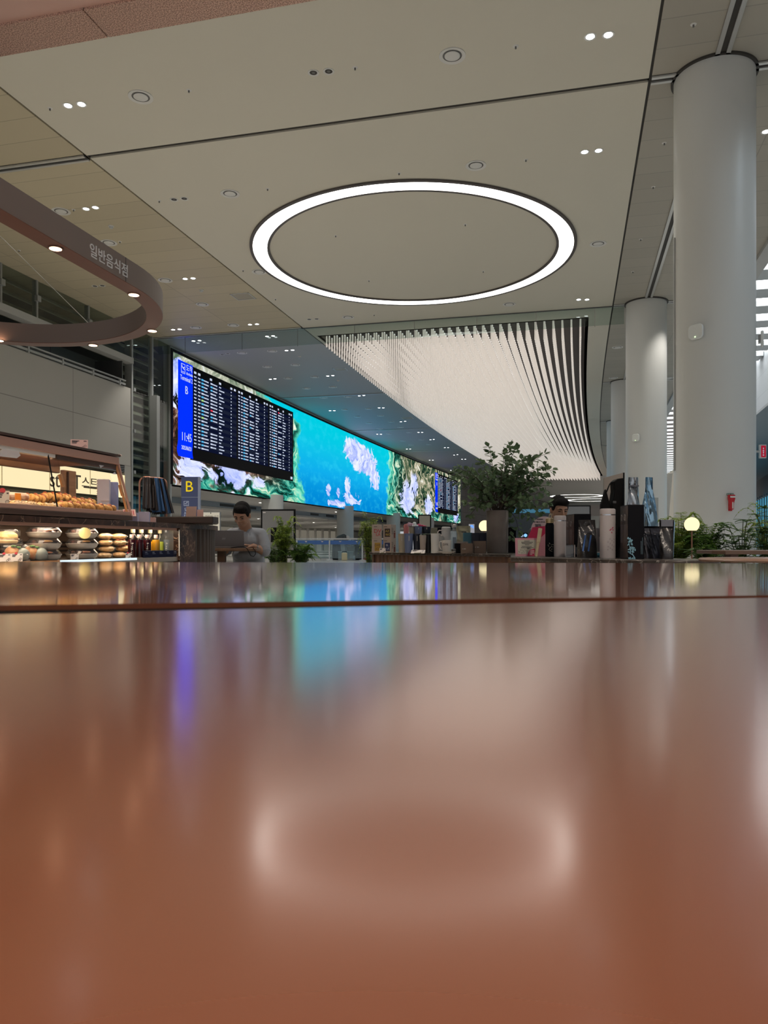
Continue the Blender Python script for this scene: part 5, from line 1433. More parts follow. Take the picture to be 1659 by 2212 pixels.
for k, (x0, x1, y0, c, l) in enumerate(((872, 879, 1132, 0, 'pale red silicone straw cap, leftmost'), (876, 883, 1131, 0, 'pale red silicone straw cap, second'))):
    x = (x0 + x1) / 2; d = 5.7; h = ztop(y0, d) - GZ
    t = goods('silicone_pouch', l, 'pouch', x, d, 0, 'pale red silicone pouches')
    MB().lathe([(.010, 0), (.0125, .01), (.0125, h - .012), (.006, h)], seg=14).build('body', m_pk[c], t)
for k, (x, y, c) in enumerate(((884, 1129, 2), (889, 1131, 2), (895, 1128, 3), (900, 1134, 3), (905, 1132, 1), (912, 1134, 1), (893, 1135, 3), (917, 1136, 1))):
    d = 5.60 + .008 * (k % 3); zt_ = ztop(1138, 5.62)
    t = thing('straw_topper', '%s flower shaped silicone topper lying on the raised tumblers' % ['lilac tall', 'lilac short', 'white tall', 'white broad', 'rose upper', 'rose middle', 'white low', 'rose rightmost'][k], 'straw topper', ground(x, d, zt_ + .001), YAW, 'silicone toppers')
    h = max(.008, ztop(y, d) - zt_)
    b = MB()
    for j in range(5): a = j * 1.257; b.ball((.008 * math.cos(a), .008 * math.sin(a), h * .5), (.007, .007, h * .5), 8, 6)
    b.build('petals', m_pk[c], t); MB().ball((0, 0, h * .55), (.006, .006, h * .52), 10, 6).build('centre', m_pk[c], t)
card_on(902, 5.08, px(30, 5.1), px(13, 5.1), 'white price card lying tilted in front of the cream tumbler', -58, R(-14))
tumbler(930.5, 951.5, 1152.5, 5.20, 'white', 'large white tumbler with rounded lid, front row', taper=.9, logo=False)
tumbler(944, 958, 1158, 5.32, 'white', 'white tumbler half hidden behind the large white one', taper=.9, logo=False)
# tall white flask with a handle
t = goods('handled_flask', 'tall white flask with loop handle behind the white cup', 'flask', 963.5, 5.38, 0)
r_ = px(20, 5.38) / 2; h = ztop(1138, 5.38) - GZ
MB().lathe([(r_ * .95, 0), (r_, .006), (r_, h * .82), (r_ * .93, h * .85), (r_ * .97, h * .87), (r_ * .97, h * .97), (r_ * .8, h)], seg=28).build('body', m_tb['white'], t)
b = MB(); b.tube([(-r_ * .8, -.01, h * .86), (-r_ * 1.55, -.012, h * .86), (-r_ * 1.8, -.012, h * .80), (-r_ * 1.75, -.012, h * .70), (-r_ * 1.0, -.012, h * .68), (-r_ * .8, -.012, h * .69)], .004, 8); b.build('loop_handle', m_card, t)
MB().tube([(-r_ * 1.1, -.02, h * .66), (-r_ * .55, -.034, h * .58)], .0045, 8).build('spout', m_card, t)
# glass bottle with clip top
t = goods('swing_top_bottle', 'clear glass bottle with swing top behind the white cup', 'bottle', 981, 5.45, 0)
h = ztop(1127, 5.45) - GZ
m_wb = glass('bottle_glass', (.92, .95, .95), 1.6, .02, (.7, .78, .8), .16)
MB().lathe([(.022, 0), (.023, .006), (.023, h * .60), (.016, h * .72), (.012, h * .76), (.012, h * .82)], seg=24, cap=False).build('bottle_body', m_wb, t)
MB().lathe([(.013, h * .82), (.014, h * .84), (.013, h * .90), (.007, h * .92)], seg=16).build('stopper', m_card, t)
MB().tube([(-.014, 0, h * .80), (-.018, 0, h * .90), (-.012, 0, h * .985), (0, 0, h), (.012, 0, h * .985), (.018, 0, h * .90), (.014, 0, h * .80)], .0022, 6).build('wire_clip', mat('wire_steel', (.6, .62, .62), .3, .7), t)
MB().b2(-.012, .012, -.0238, -.021, h * .1, h * .5).build('label', mat('label_blue_grey', (.30, .36, .42), .5), t, 0)
# cream pouch
def pouch(t, w, dp, h, m, body='body', seal=.18, tilt=0., flare=1.0, crease=.004, seed=0):
    def fn(a, c):
        ang = a * 2 * math.pi; q = 1 - c
        k = max(0., min(1., (q - seal * .6) / (1 - seal)))
        ww = w / 2 * (flare + (1 - flare) * k); dd = dp / 2 * k ** .7 + .0015
        se = lambda v, e: math.copysign(abs(v) ** e, v)
        x = ww * se(math.cos(ang), .6); y = dd * se(math.sin(ang), .6)
        wob = crease * math.sin(9 * c + 5 * ang + seed) * min(1, 4 * c)
        return (x + wob * .6, y + wob + tilt * c * h, c * h)
    b = MB(); b.grid(fn, 28, 16); b.f.append(tuple(range(27, -1, -1))); b.m.append(0)
    o = b.build(body, m, t, 50); return o
m_cream = mat('pouch_cream', (.44, .40, .27), .5)
t = goods('coffee_pouch', 'cream coloured pouch behind the teal box and glass bottle', 'pouch', 1001, 5.60, 0)
pouch(t, px(30, 5.6), .07, ztop(1136, 5.6) - GZ, m_cream, seal=.22)
MB().b2(-px(14, 5.6), px(14, 5.6), -.016, -.012, px(50, 5.6) * .92, px(50, 5.6) * .94).build('zip_line', mat('pouch_line', (.34, .31, .2), .5), t, 0)
MB().b2(-px(5, 5.6), px(5, 5.6), -.040, -.034, px(43, 5.6), px(45, 5.6)).build('print', m_print, t, 0)
# cup and saucer
t = goods('saucer', 'white saucer under the white cup at the front of the counter', 'saucer', 964.5, 4.98, 0)
r_ = px(40, 4.98) / 2
MB().lathe([(r_ * .45, 0), (r_ * .5, .003), (r_ * .75, .006), (r_, .012), (r_, .014), (r_ * .72, .009), (0, .007)], seg=40, cap=False).build('plate', mat('ceramic', (.50, .48, .44), .25), t)
t = thing('coffee_cup', 'white coffee cup with small dark print standing on a saucer', 'cup', ground(964.5, 4.98, GZ + .0095), YAW)
r_ = px(21.5, 4.98) / 2; h = ztop(1167, 4.98) - GZ - .0095
m_cer = mat('ceramic', (.50, .48, .44), .25)
MB().lathe([(r_ * .72, 0), (r_ * .78, .004), (r_ * .92, h * .45), (r_, h * .98), (r_ * .96, h), (r_ * .88, h * .5), (r_ * .6, .01), (0, .009)], seg=32, cap=False).build('body', m_cer, t)
MB().tube([(-r_ * .95, 0, h * .88), (-r_ * 1.35, 0, h * .85), (-r_ * 1.45, 0, h * .6), (-r_ * 1.2, 0, h * .3), (-r_ * .85, 0, h * .22)], .0045, 10).build('handle', m_cer, t)
text('DPR', h * .26, m_print, t, Matrix.Rotation(R(-10), 4, 'Z') @ Matrix(((1, 0, 0, -r_ * .1), (0, 0, -1, -r_ * .96), (0, 1, 0, h * .62), (0, 0, 0, 1))), 'lettering', .001)
t = goods('small_jar', 'small dark grey jar right of the white cup', 'jar', 980, 5.0, 0)
MB().lathe([(.013, 0), (.014, .003), (.014, .024), (.010, .028)], seg=20).build('body', mat('jar_grey', (.08, .08, .075), .4), t)
MB().lathe([(.0145, .022), (.0145, .029), (.010, .031)], seg=20).build('lid', mat('jar_grey2', (.10, .10, .10), .4), t)
# boxes
def carton(x0, x1, y0, d, m, label, z=GZ, dp=.07, rz=0., marks=None, group='small cartons on the left goods counter', name='carton_box'):
    x = (x0 + x1) / 2; w = px(x1 - x0, d); h = ztop(y0, d) - z
    t = thing(name, label, 'box', ground(x, d, z), YAW + rz, group)
    MB().b2(-w / 2, w / 2, 0, dp, 0, h).build('carton', m, t, 0, .0012)
    MB().b2(-w / 2 + .001, w / 2 - .001, .001, dp - .001, h - .0004, h + .0012).build('lid_flap', m, t, 0)
    if marks:
        b = MB()
        for (a, c, z0, z1) in marks: b.b2(-w / 2 + a * w, -w / 2 + c * w, -.0012, 0, z0 * h, z1 * h)
        b.build('print', mat('print_pale', (.36, .33, .29), .5), t, 0)
    return t
m_br = mat('box_brown', (.125, .082, .055), .55); m_teal = mat('box_teal', (.07, .20, .25), .5); m_bk = mat('box_black', (.004, .004, .006), .55, spec=.12); m_nv = mat('box_navy', (.022, .024, .045), .5)
carton(983, 997, 1174, 5.08, m_bk, 'black box left of the brown one')
carton(997, 1021.5, 1174, 4.98, m_br, 'wide low brown box in the front row', marks=((.06, .12, .42, .5), (.18, .38, .42, .5)))
carton(1025, 1050, 1169, 5.02, m_br, 'taller brown box in the front row beside the grey plant pot', marks=((.04, .12, .48, .54), (.2, .38, .48, .54)))
carton(1002, 1020.5, 1151, 5.38, m_teal, 'teal box behind the brown boxes', marks=((.22, .48, .36, .56), (.85, 1., .36, .56)))
carton(1020, 1034.5, 1151.5, 5.34, m_nv, 'left dark navy box behind the brown boxes')
carton(1036, 1051, 1151.5, 5.34, m_nv, 'right dark navy box beside the plant pot')
t = goods('cream_dish', 'low cream dish between the cup and the teal box', 'dish', 998, 5.2, 0)
MB().lathe([(.026, 0), (.030, ztop(1170, 5.2) - GZ - .012), (.032, ztop(1170, 5.2) - GZ), (.026, ztop(1170, 5.2) - GZ)], seg=24).build('body', mat('dish_cream', (.38, .33, .28), .4), t)
MB().lathe([(.0325, ztop(1170, 5.2) - GZ - .006), (.033, ztop(1170, 5.2) - GZ + .001)], seg=24).build('lid', mat('dish_lid', (.42, .38, .33), .4), t)
# kitchen jars behind
t = goods('storage_box', 'pale green and black storage box behind the white flask', 'box', 945, 5.75, 0)
MB().b2(-px(14, 5.75), 0, 0, .08, 0, ztop(1140, 5.75) - GZ).build('pale_half', mat('sage', (.26, .26, .19), .5), t, 0, .002)
MB().b2(0, px(16, 5.75), 0, .08, 0, ztop(1140, 5.75) - GZ).build('black_half', m_bk, t, 0, .002)
# black panel right of the pot
t = goods('standing_board', 'black upright board right of the grey plant pot', 'panel', 1104, 5.35, 0)
MB().b2(-.035, .035, 0, .05, 0, ztop(1139, 5.35) - GZ).build('panel', m_bk, t, 0, .002)
MB().b2(-.04, .04, -.01, .07, 0, .01).build('foot', m_bk, t, 0)

# ---- nearer counter, left to right
m_pinkc = mat('sign_pink', (.52, .24, .29), .5); m_paper = mat('sign_paper', (.46, .45, .36), .5); m_crim = mat('sign_crimson', (.42, .015, .07), .5); m_blush = mat('sign_blush', (.48, .38, .39), .5)
t = goods('display_folder', 'pink and crimson card display with a round header behind the pink notice', 'display', 1176, 4.05, R(4))
d = 4.05; hq = ztop(1160, d) - GZ
MB().prism([(-px(30, d), 0), (px(12, d), 0), (px(12, d), .004), (-px(30, d), .004)], 0, .004).build('base', m_pinkc, t, 0)
def plate(pts, y, m, nm, th=.003):
    b = MB().mtx(Matrix(((1, 0, 0, 0), (0, 0, -1, y), (0, 1, 0, 0), (0, 0, 0, 1)))); b.prism(pts, -th, 0); return b.build(nm, m, t, 0)
X_ = lambda x: px(x - 1176, d); Z_ = lambda y: ztop(y, d) - GZ
cxh, czh, rh_ = X_(1180), Z_(1145), px(30, d)
plate([(cxh + rh_ * math.cos(a), czh + rh_ * math.sin(a)) for a in [i * math.pi / 24 for i in range(48)]], .03, m_blush, 'round_header')
plate([(X_(1140), Z_(1165)), (X_(1152), Z_(1139)), (X_(1180), Z_(1136)), (X_(1180), Z_(1165))], .020, m_crim, 'folder_flap')
plate([(X_(1141), 0), (X_(1187), 0), (X_(1187), Z_(1145)), (X_(1168), Z_(1163)), (X_(1141), Z_(1163))], .010, m_pinkc, 'folder_front')
b = MB()
for k, (x0, x1, y) in enumerate(((1162, 1176, 1121), (1155, 1159, 1127), (1161, 1166, 1127), (1168, 1170, 1127), (1172, 1175, 1127), (1177, 1180, 1127), (1158, 1171, 1133), (1159, 1166, 1136), (1168, 1172, 1136))):
    b.b2(X_(x0), X_(x1), .0255, .0275, Z_(y + .9), Z_(y - .9))
b.build('header_print', m_print, t, 0)
t = goods('notice_card', 'pink bordered notice card with rows of dark print on the nearer counter', 'sign', 1137, 3.92, R(2))
d = 3.92; w = px(47, d); h = ztop(1162, d) - GZ
tl = Matrix.Rotation(R(-6), 4, 'X')
MB().mtx(tl).b2(-w / 2, w / 2, 0, .003, 0, h).build('border', m_pinkc, t, 0)
MB().mtx(tl).b2(-w * .39, w * .46, -.001, 0, h * .12, h * .90).build('paper', m_paper, t, 0)
b = MB().mtx(tl)
for z, a, c in ((.82, -.08, .18), (.75, -.22, .32), (.68, -.2, .26), (.61, -.05, .18), (.52, -.2, .28), (.45, -.24, .34), (.40, .05, .15)):
    x = a
    while x < c - .02: b.b2(x * w, (x + .03) * w, -.002, -.001, h * z, h * (z + .035)); x += .042
rr_ = random.Random(9)
for k in range(22): xx, zz = rr_.uniform(-.36, .2), rr_.uniform(.14, .36); b.b2(xx * w, (xx + .02) * w, -.002, -.001, h * zz, h * (zz + .02))
b.build('print', m_print, t, 0)
MB().mtx(tl @ Matrix(((1, 0, 0, 0), (0, 0, -1, -.002), (0, 1, 0, 0), (0, 0, 0, 1)))).prism([(w * .04, -.0), (w * .44, .0), (w * .56, h * .30), (w * .36, h * .42), (w * .14, h * .34), (w * .06, h * .12)], 0, .002).build('crimson_shape', m_crim, t, 0)
b = MB().mtx(tl)
for z in (.08, .15, .22, .29): b.b2(w * .14, w * (.14 + .12 + .1 * (z > .1)), -.0055, -.004, h * z, h * (z + .025))
b.build('white_print', m_card, t, 0)
# wooden tongs
t = goods('wooden_tongs', 'pale wooden tongs leaning against the pink display', 'tongs', 1158, 3.80, 0)
d = 3.8; h = ztop(1141, d) - GZ
m_tong = mat('tong_wood', (.46, .37, .22), .5, noise=(60, (.54, .46, .30), .3, .7))
MB().mtx(Matrix.Rotation(R(8.5), 4, 'Y')).prism([(-.006, -.004), (.006, -.004), (.006, .0), (-.006, .0)], 0, h * .55).build('lower_arm', m_tong, t, 0, .001)
MB().mtx(Matrix.Rotation(R(8.5), 4, 'Y')).prism([(-.010, -.005), (.010, -.005), (.010, .001), (-.010, .001)], h * .5, h * 1.01).build('blade', m_tong, t, 0, .004)
MB().mtx(Matrix.Rotation(R(8.5), 4, 'Y')).prism([(-.008, .004), (.008, .004), (.008, .009), (-.008, .009)], 0.004, h * .97).build('back_arm', m_tong, t, 0, .002)
# black flask with gold collar
def blossom(b, P, s, y=-.001):   # little branch of leaf shapes, P on the front face
    for (x, z, a) in P:
        q = [(x + s * (math.cos(a) * u_ - math.sin(a) * v_), y, z + s * (math.sin(a) * u_ + math.cos(a) * v_)) for u_, v_ in ((0, 0), (.5, .35), (1, 0), (.5, -.35))]
        b.add(q + [(p[0], p[1] - .0008, p[2]) for p in q], [(0, 1, 2, 3), (7, 6, 5, 4), (0, 4, 5, 1), (1, 5, 6, 2), (2, 6, 7, 3), (3, 7, 4, 0)])
t = goods('black_flask', 'black flask with brass collar and small flower print on the nearer counter', 'flask', 1187.5, 3.80, 0)
d = 3.8; r_ = px(19, d) / 2; h = ztop(1119, d) - GZ
MB().lathe([(r_ * .96, 0), (r_, .004), (r_, h * .80), (r_ * .8, h * .86), (r_ * .8, h * .875)], seg=30).build('body', m_bk, t)
m_brass = mat('brass', (.42, .33, .19), .3, .8)
MB().lathe([(r_ * .9, h * .87), (r_ * .92, h * .88), (r_ * .92, h * .985), (r_ * .6, h)], seg=30).build('collar', m_brass, t)
MB().tube([(-.004, 0, h), (-.002, 0, h * 1.08), (.004, 0, h * 1.11), (.008, 0, h * 1.08), (.008, 0, h)], .0022, 8).build('carry_loop', m_brass, t)
b = MB()
for k in range(16):
    a = k * 2.39; q = .2 + .8 * (k / 16); x = r_ * .55 * math.cos(a) * q; z = h * (.14 + .22 * (k / 16)); a2 = math.asin(max(-1, min(1, x / r_)))
    b.mtx(Matrix.Rotation(a2, 4, 'Z')); blossom(b, [(0, z, a)], .006, -r_ * 1.005)
b.build('flower_print', mat('flower_print', (.30, .27, .20), .5), t, 0)
# white flasks
m_flask = mat('flask_white', (.40, .365, .36), .35); m_chrome = mat('chrome', (.65, .65, .66), .15, 1.)
def flask(x0, x1, y0, d, label, flower=False):
    x = (x0 + x1) / 2; r_ = px(x1 - x0, d) / 2; h = ztop(y0, d) - GZ
    t = goods('white_flask', label, 'flask', x, d, 0, 'white vacuum flasks')
    MB().lathe([(r_ * .95, 0), (r_, .004), (r_, h * .865)], seg=40).build('body', m_flask, t)
    MB().lathe([(r_ * 1.004, h * .865), (r_ * 1.004, h * .885)], seg=40).build('chrome_band', m_chrome, t)
    MB().lathe([(r_, h * .885), (r_, h * .97), (r_ * .95, h * .992), (r_ * .85, h)], seg=40).build('cap', m_flask, t)
    if flower:
        b = MB()
        for (xx, zz, a) in ((.25, .60, .5), (.32, .585, -.6), (.22, .57, 2.2), (.38, .60, 1.2), (-.05, .555, .8), (.18, .535, -1)):
            b.mtx(Matrix.Rotation(xx, 4, 'Z')); blossom(b, [(0, zz * h, a)], .008, -r_ * 1.004)
        b.build('red_flowers', mat('flower_red', (.32, .03, .07), .5), t, 0)
        b = MB()
        for k in range(12): b.mtx(Matrix.Rotation(-.3 + .09 * k, 4, 'Z')); blossom(b, [(0, h * (.16 + .03 * (k * 5 % 8)), 1.2 + .5 * (k % 3))], .009, -r_ * 1.003)
        b.build('grey_leaves', mat('leaf_print', (.30, .265, .265), .5), t, 0)
    return t
flask(1197, 1222.5, 1114, 3.72, 'white vacuum flask in front of the black case with mugs')
flask(1296, 1329, 1099, 3.33, 'tall white vacuum flask with red flower print beside the black bag', True)
# acrylic card holder
t = goods('acrylic_holder', 'small clear acrylic card holder in front of the black case', 'card holder', 1232, 3.60, R(-8))
w = px(20, 3.6) / 2; h = px(27, 3.6)
MB().mtx(Matrix.Rotation(R(-10), 4, 'X')).b2(-w, w, 0, .003, .002, h).build('panel', m_clear, t, 0)
MB().b2(-w, w, -.004, .035, 0, .003).build('base', m_clear, t, 0)
MB().mtx(Matrix.Rotation(R(-10), 4, 'X')).b2(-w * .8, w * .7, .0035, .0045, h * .3, h * .92).build('card', mat('card_dim', (.16, .15, .13), .5), t, 0)
MB().b2(w - .004, w, -.002, .002, 0, h).build('bright_edge', m_card, t, 0)
# black case with cup pictures
t = goods('gift_case', 'black gift case with flask pictures on its side, behind the acrylic holder', 'box', 1258, 3.85, R(0))
d = 3.85; hx = ztop(1110, d) - GZ
def gift_case(t, xa, xm, xb, d, h, xc, depth=.16):
    """front face xm..xb, visible left side xa..xm drawn receding"""
    A_ = px(xm - xc, d); B_ = px(xb - xc, d); L_ = (xa - CXP) / FPX * (d + depth) - (xc - CXP) / FPX * d
    q = [(A_, 0), (B_, 0), (B_ + (L_ - A_), depth), (L_, depth)]
    MB().prism(q, 0, h).build('case', m_bk, t, 0, .002)
    # picture panel on the left side
    s0, s1 = Vector((*q[3], 0)), Vector((*q[0], 0)); ud = (s1 - s0).normalized(); nn = Vector((ud.y, -ud.x, 0)); Ls = (s1 - s0).length
    M0 = Matrix((ud, Vector((0, 0, 1)), nn)).transposed().to_4x4(); M0.translation = s0 + nn * .0005
    b = MB().mtx(M0); b.b2(Ls * .04, Ls * .97, h * .01, h * .985, 0, .0008); b.build('side_picture', mat('photo_brown', (.085, .062, .050), .4, noise=(14, (.02, .016, .014), .45, .6)), t, 0)
    b = MB().mtx(M0)
    for cx_ in (.24, .66):
        b.b2(Ls * (cx_ - .13), Ls * (cx_ + .13), h * .70, h * .84, .0009, .002); b.b2(Ls * (cx_ - .16), Ls * (cx_ + .16), h * .30, h * .64, .0009, .0016)
    b.build('flask_pictures', mat('photo_grey', (.10, .09, .085), .4), t, 0)
    for cx_ in (.24, .66): MB().mtx(M0).tube([(Ls * cx_ + Ls * .10 * math.cos(a), h * .77 + h * .05 * math.sin(a), .0022) for a in [i * math.pi / 8 for i in range(17)]], .0012, 5, cap=False).build('ring_picture', mat('photo_light', (.28, .25, .23), .4), t, 0)
gift_case(t, 1222, 1241, 1277, d, hx, 1258)
t = goods('black_bag_box', 'slanted dark card lying open before the black case', 'card', 1237, 3.66, 0)
MB().at((0, .0, .0)).add([(-.016, 0, .035), (.02, .0, .012), (.034, .03, .045), (.0, .03, .062), (-.016, .002, .033), (.02, .002, .010), (.034, .032, .043), (.0, .032, .060)], [(0, 1, 2, 3), (7, 6, 5, 4), (0, 4, 5, 1), (1, 5, 6, 2), (2, 6, 7, 3), (3, 7, 4, 0)]).build('flap', m_bk, t, 0)
MB().b2(.0, .03, .028, .032, 0, .05).build('support', m_bk, t, 0)
# dark coffee pouches
m_pou = mat('pouch_black', (.024, .021, .020), .28, 0, spec=.7, bump=(40, .3)); m_pog = mat('pouch_grey', (.10, .10, .115), .26, .35, bump=(30, .35)); m_pos = mat('pouch_silver', (.50, .52, .54), .22, .9, bump=(16, .35)); m_pob = mat('pouch_blue', (.34, .50, .62), .2, .9, bump=(14, .3))
t = goods('coffee_pouch', 'dark brown coffee pouch with blue glints left of the tall white flask', 'pouch', 1268, 3.50, R(6), 'dark coffee pouches')
pouch(t, px(39, 3.5), .075, ztop(1123, 3.5) - GZ, m_pou, seal=.28, flare=.96, seed=2)
MB().b2(-px(15, 3.5), px(8, 3.5), -.018, -.012, px(54, 3.5), px(57, 3.5)).build('zip_line', m_pog, t, 0)
for x0 in (-16, -4): MB().at((px(x0, 3.5), -.039, .03), 0, R(-6), R(12)).b2(-.0035, .0035, 0, .002, 0, .075).build('blue_glint', mat('glint_blue', (.10, .22, .55), .3, .3), t, 0)  # glints on the dark film, set on as blue coloured strips
t = goods('paper_cup', 'white paper cup with teal base behind the dark pouch', 'cup', 1290, 3.62, 0)
MB().lathe([(.016, 0), (.021, px(62, 3.62)), (.020, px(63, 3.62))], seg=24).build('cup', mat('cup_grey', (.30, .30, .32), .5), t)
MB().lathe([(.0164, .0), (.0168, .022)], seg=24).build('teal_band', mat('cup_teal', (.04, .14, .20), .5), t)
# black shopping bag
m_blkbag = mat('paper_bag_black', (.004, .004, .004), .6, spec=.12, bump=(18, .4))
t = goods('shopping_bag', 'tall black shopping bag with strap behind the white flask and gift box', 'bag', 1328, 3.50, R(0))
d = 3.5; hb = ztop(1031, d) - GZ; X_ = lambda x: px(x - 1328, d); Z_ = lambda y: ztop(y, d) - GZ
def side_plate(pts, y0, y1, m, nm, bev=.004):
    b = MB().mtx(Matrix(((1, 0, 0, 0), (0, 0, -1, 0), (0, 1, 0, 0), (0, 0, 0, 1)))); b.prism([(X_(x), Z_(y)) for x, y in pts], -y1, -y0); return b.build(nm, m, t, 0, bev)
side_plate([(1322, 1207), (1347, 1207), (1347, 1032), (1334, 1034), (1327, 1040), (1328, 1060), (1323, 1095)], .0, .07, m_blkbag, 'bag_body')
side_plate([(1300, 1160), (1322, 1160), (1323, 1096), (1312, 1055), (1302, 1090)], .02, .05, m_blkbag, 'bag_flap')
side_plate([(1304, 1085), (1321, 1044), (1325, 1040), (1328, 1044), (1322, 1046), (1309, 1080)], .03, .04, m_blkbag, 'strap', .001)
MB().b2(X_(1324), X_(1331), -.0015, 0, Z_(1087), Z_(1082)).build('print', mat('print_dimgrey', (.06, .06, .06), .5), t, 0)
# tall pale board behind it
t = goods('info_panel', 'tall pale grey panel with slanted top edge behind the black shopping bag', 'sign', 1326, 4.6, 0)
d = 4.6; X_ = lambda x: px(x - 1326, d); Z_ = lambda y: ztop(y, d) - GZ
side_plate([(1303, 1240), (1347, 1240), (1347, 1021), (1305, 1032)], 0, .02, mat('panel_warm', (.36, .31, .26), .5), 'panel', .001)
MB().b2(X_(1346), X_(1349), -.002, .022, -.60, Z_(1021)).build('dark_edge', m_bk, t, 0)
MB().b2(X_(1303), X_(1349), -.1, .12, -GZ, -GZ + .02).build('foot', m_bk, t, 0)
MB().b2(X_(1320), X_(1330), .003, .017, -GZ + .02, -.3).build('stem', m_bk, t, 0)
# black gift box with blue tree
t = goods('gift_box', 'tall black gift box with pale blue tree print and flask pictures on its side', 'box', 1374, 3.22, 0)
d = 3.22; hg = ztop(1090, d) - GZ
gift_case(t, 1340, 1357, 1391.5, d, hg, 1374, .13)
b = MB(); xm = px(1357 - 1374, d)
trunk = [(1372, 1211), (1370.5, 1205), (1367, 1199), (1362, 1196), (1358, 1194)]
b.tube([(px(x - 1374, d), -.0015, ztop(y, d) - GZ) for x, y in trunk], [.0028, .0026, .002, .0016, .001], 6)
for P_ in ([(1370, 1204), (1364, 1206), (1361, 1208)], [(1367, 1199), (1366, 1194), (1368, 1190)], [(1362, 1196), (1362, 1190), (1360, 1182), (1359, 1174)]): b.tube([(px(x - 1374, d), -.0015, ztop(y, d) - GZ) for x, y in P_], .0012, 5)
rt_ = random.Random(4)
for (x, y) in ((1359, 1172), (1361, 1169), (1363, 1173), (1358, 1177), (1364, 1178), (1361, 1181), (1366, 1184), (1369, 1182), (1359, 1186), (1363, 1187), (1370, 1188), (1367, 1191), (1359, 1191), (1363, 1207), (1360, 1206), (1367, 1208), (1361, 1210), (1358, 1163), (1360, 1165), (1365, 1169)):
    for j in range(3): blossom(b, [(px(x - 1374, d), ztop(y, d) - GZ, rt_.random() * 6.28)], .0075, -.001)
b.build('tree_print', mat('tree_blue', (.22, .42, .52), .5), t, 0)
b = MB(); b.b2(px(10.5, d), px(11.5, d), -.001, 0, .02, .075); b.b2(px(13.5, d), px(14.2, d), -.001, 0, .02, .09); b.build('print', mat('print_teal', (.10, .16, .19), .5), t, 0)
# riser with two foil pouches on top
t = goods('display_riser', 'black shelf under the blue foil pouch at the right end of the nearer counter', 'shelf', 1400, 3.42, 0)
d = 3.42; zs = ztop(1137, d) - GZ; X_ = lambda x: px(x - 1400, d)
MB().b2(X_(1348), X_(1436), -.02, .11, zs - .010, zs).build('shelf_top', m_bk, t, 0, .003)
for x in (1350, 1424): MB().b2(X_(x), X_(x) + .006, .09, .108, 0, zs - .010).build('leg', m_bk, t, 0)
for x in (1350, 1424): MB().b2(X_(x), X_(x) + .006, -.0, .018, 0, zs - .010).build('leg', m_bk, t, 0)
ZR = GZ + zs
t = thing('foil_pouch', 'dark silver foil pouch standing behind the black gift box', 'pouch', ground(1368, 3.45, ZR), YAW + R(-6), 'foil pouches on the shelf')
pouch(t, px(30, 3.45), .055, ztop(1031, 3.45) - ZR, m_pos, seal=.35, flare=.62, crease=.007, seed=1)
MB().b2(-.020, .022, -.012, -.006, px(86, 3.45), px(89, 3.45)).build('seal_line', m_pog, t, 0)
t = thing('foil_pouch', 'pale blue foil pouch with folded top standing on the black shelf', 'pouch', ground(1402, 3.42, ZR), YAW + R(24), 'foil pouches on the shelf')
pouch(t, px(31, 3.42), .06, ztop(1031, 3.42) - ZR, m_pob, seal=.35, flare=.60, crease=.006, seed=4)
for (x, w_, y0, dd, m, l, sd) in ((1398, 18, 1140, 3.36, m_pog, 'grey clear-faced pouch under the shelf, leftmost of three', 0), (1416, 22, 1140, 3.32, mat('pouch_slate', (.055, .058, .075), .3, .3), 'slate pouch under the shelf, middle of three', 3)):
    t = goods('coffee_pouch', l, 'pouch', x, dd, 0, 'dark coffee pouches')
    pouch(t, px(w_, dd), .045, ztop(y0, dd) - GZ - .002, m, seal=.2, flare=1., seed=sd)
    MB().b2(-px(w_ * .3, dd), px(w_ * .3, dd), -.018, -.013, px(54, dd), px(55.5, dd)).build('zip_line', mat('print_dimgrey', (.06, .06, .06), .5), t, 0)
t = goods('coffee_pouch', 'dark coffee pouch with grey top seal at the rounded counter end', 'pouch', 1440, 3.24, R(-14), 'dark coffee pouches')
pouch(t, px(27, 3.24), .07, ztop(1123, 3.24) - GZ, m_pou, seal=.25, flare=1.05, seed=6)
MB().b2(-px(12, 3.24), px(12, 3.24), -.016, -.011, px(70, 3.24), px(84, 3.24)).build('top_seal', mat('seal_grey', (.16, .16, .18), .3, .3), t, 0)
MB().at((px(12, 3.24), -.012, .01), 0, 0, R(2)).b2(0, .003, 0, .03, 0, px(76, 3.24)).build('side_foil', m_pob, t, 0)

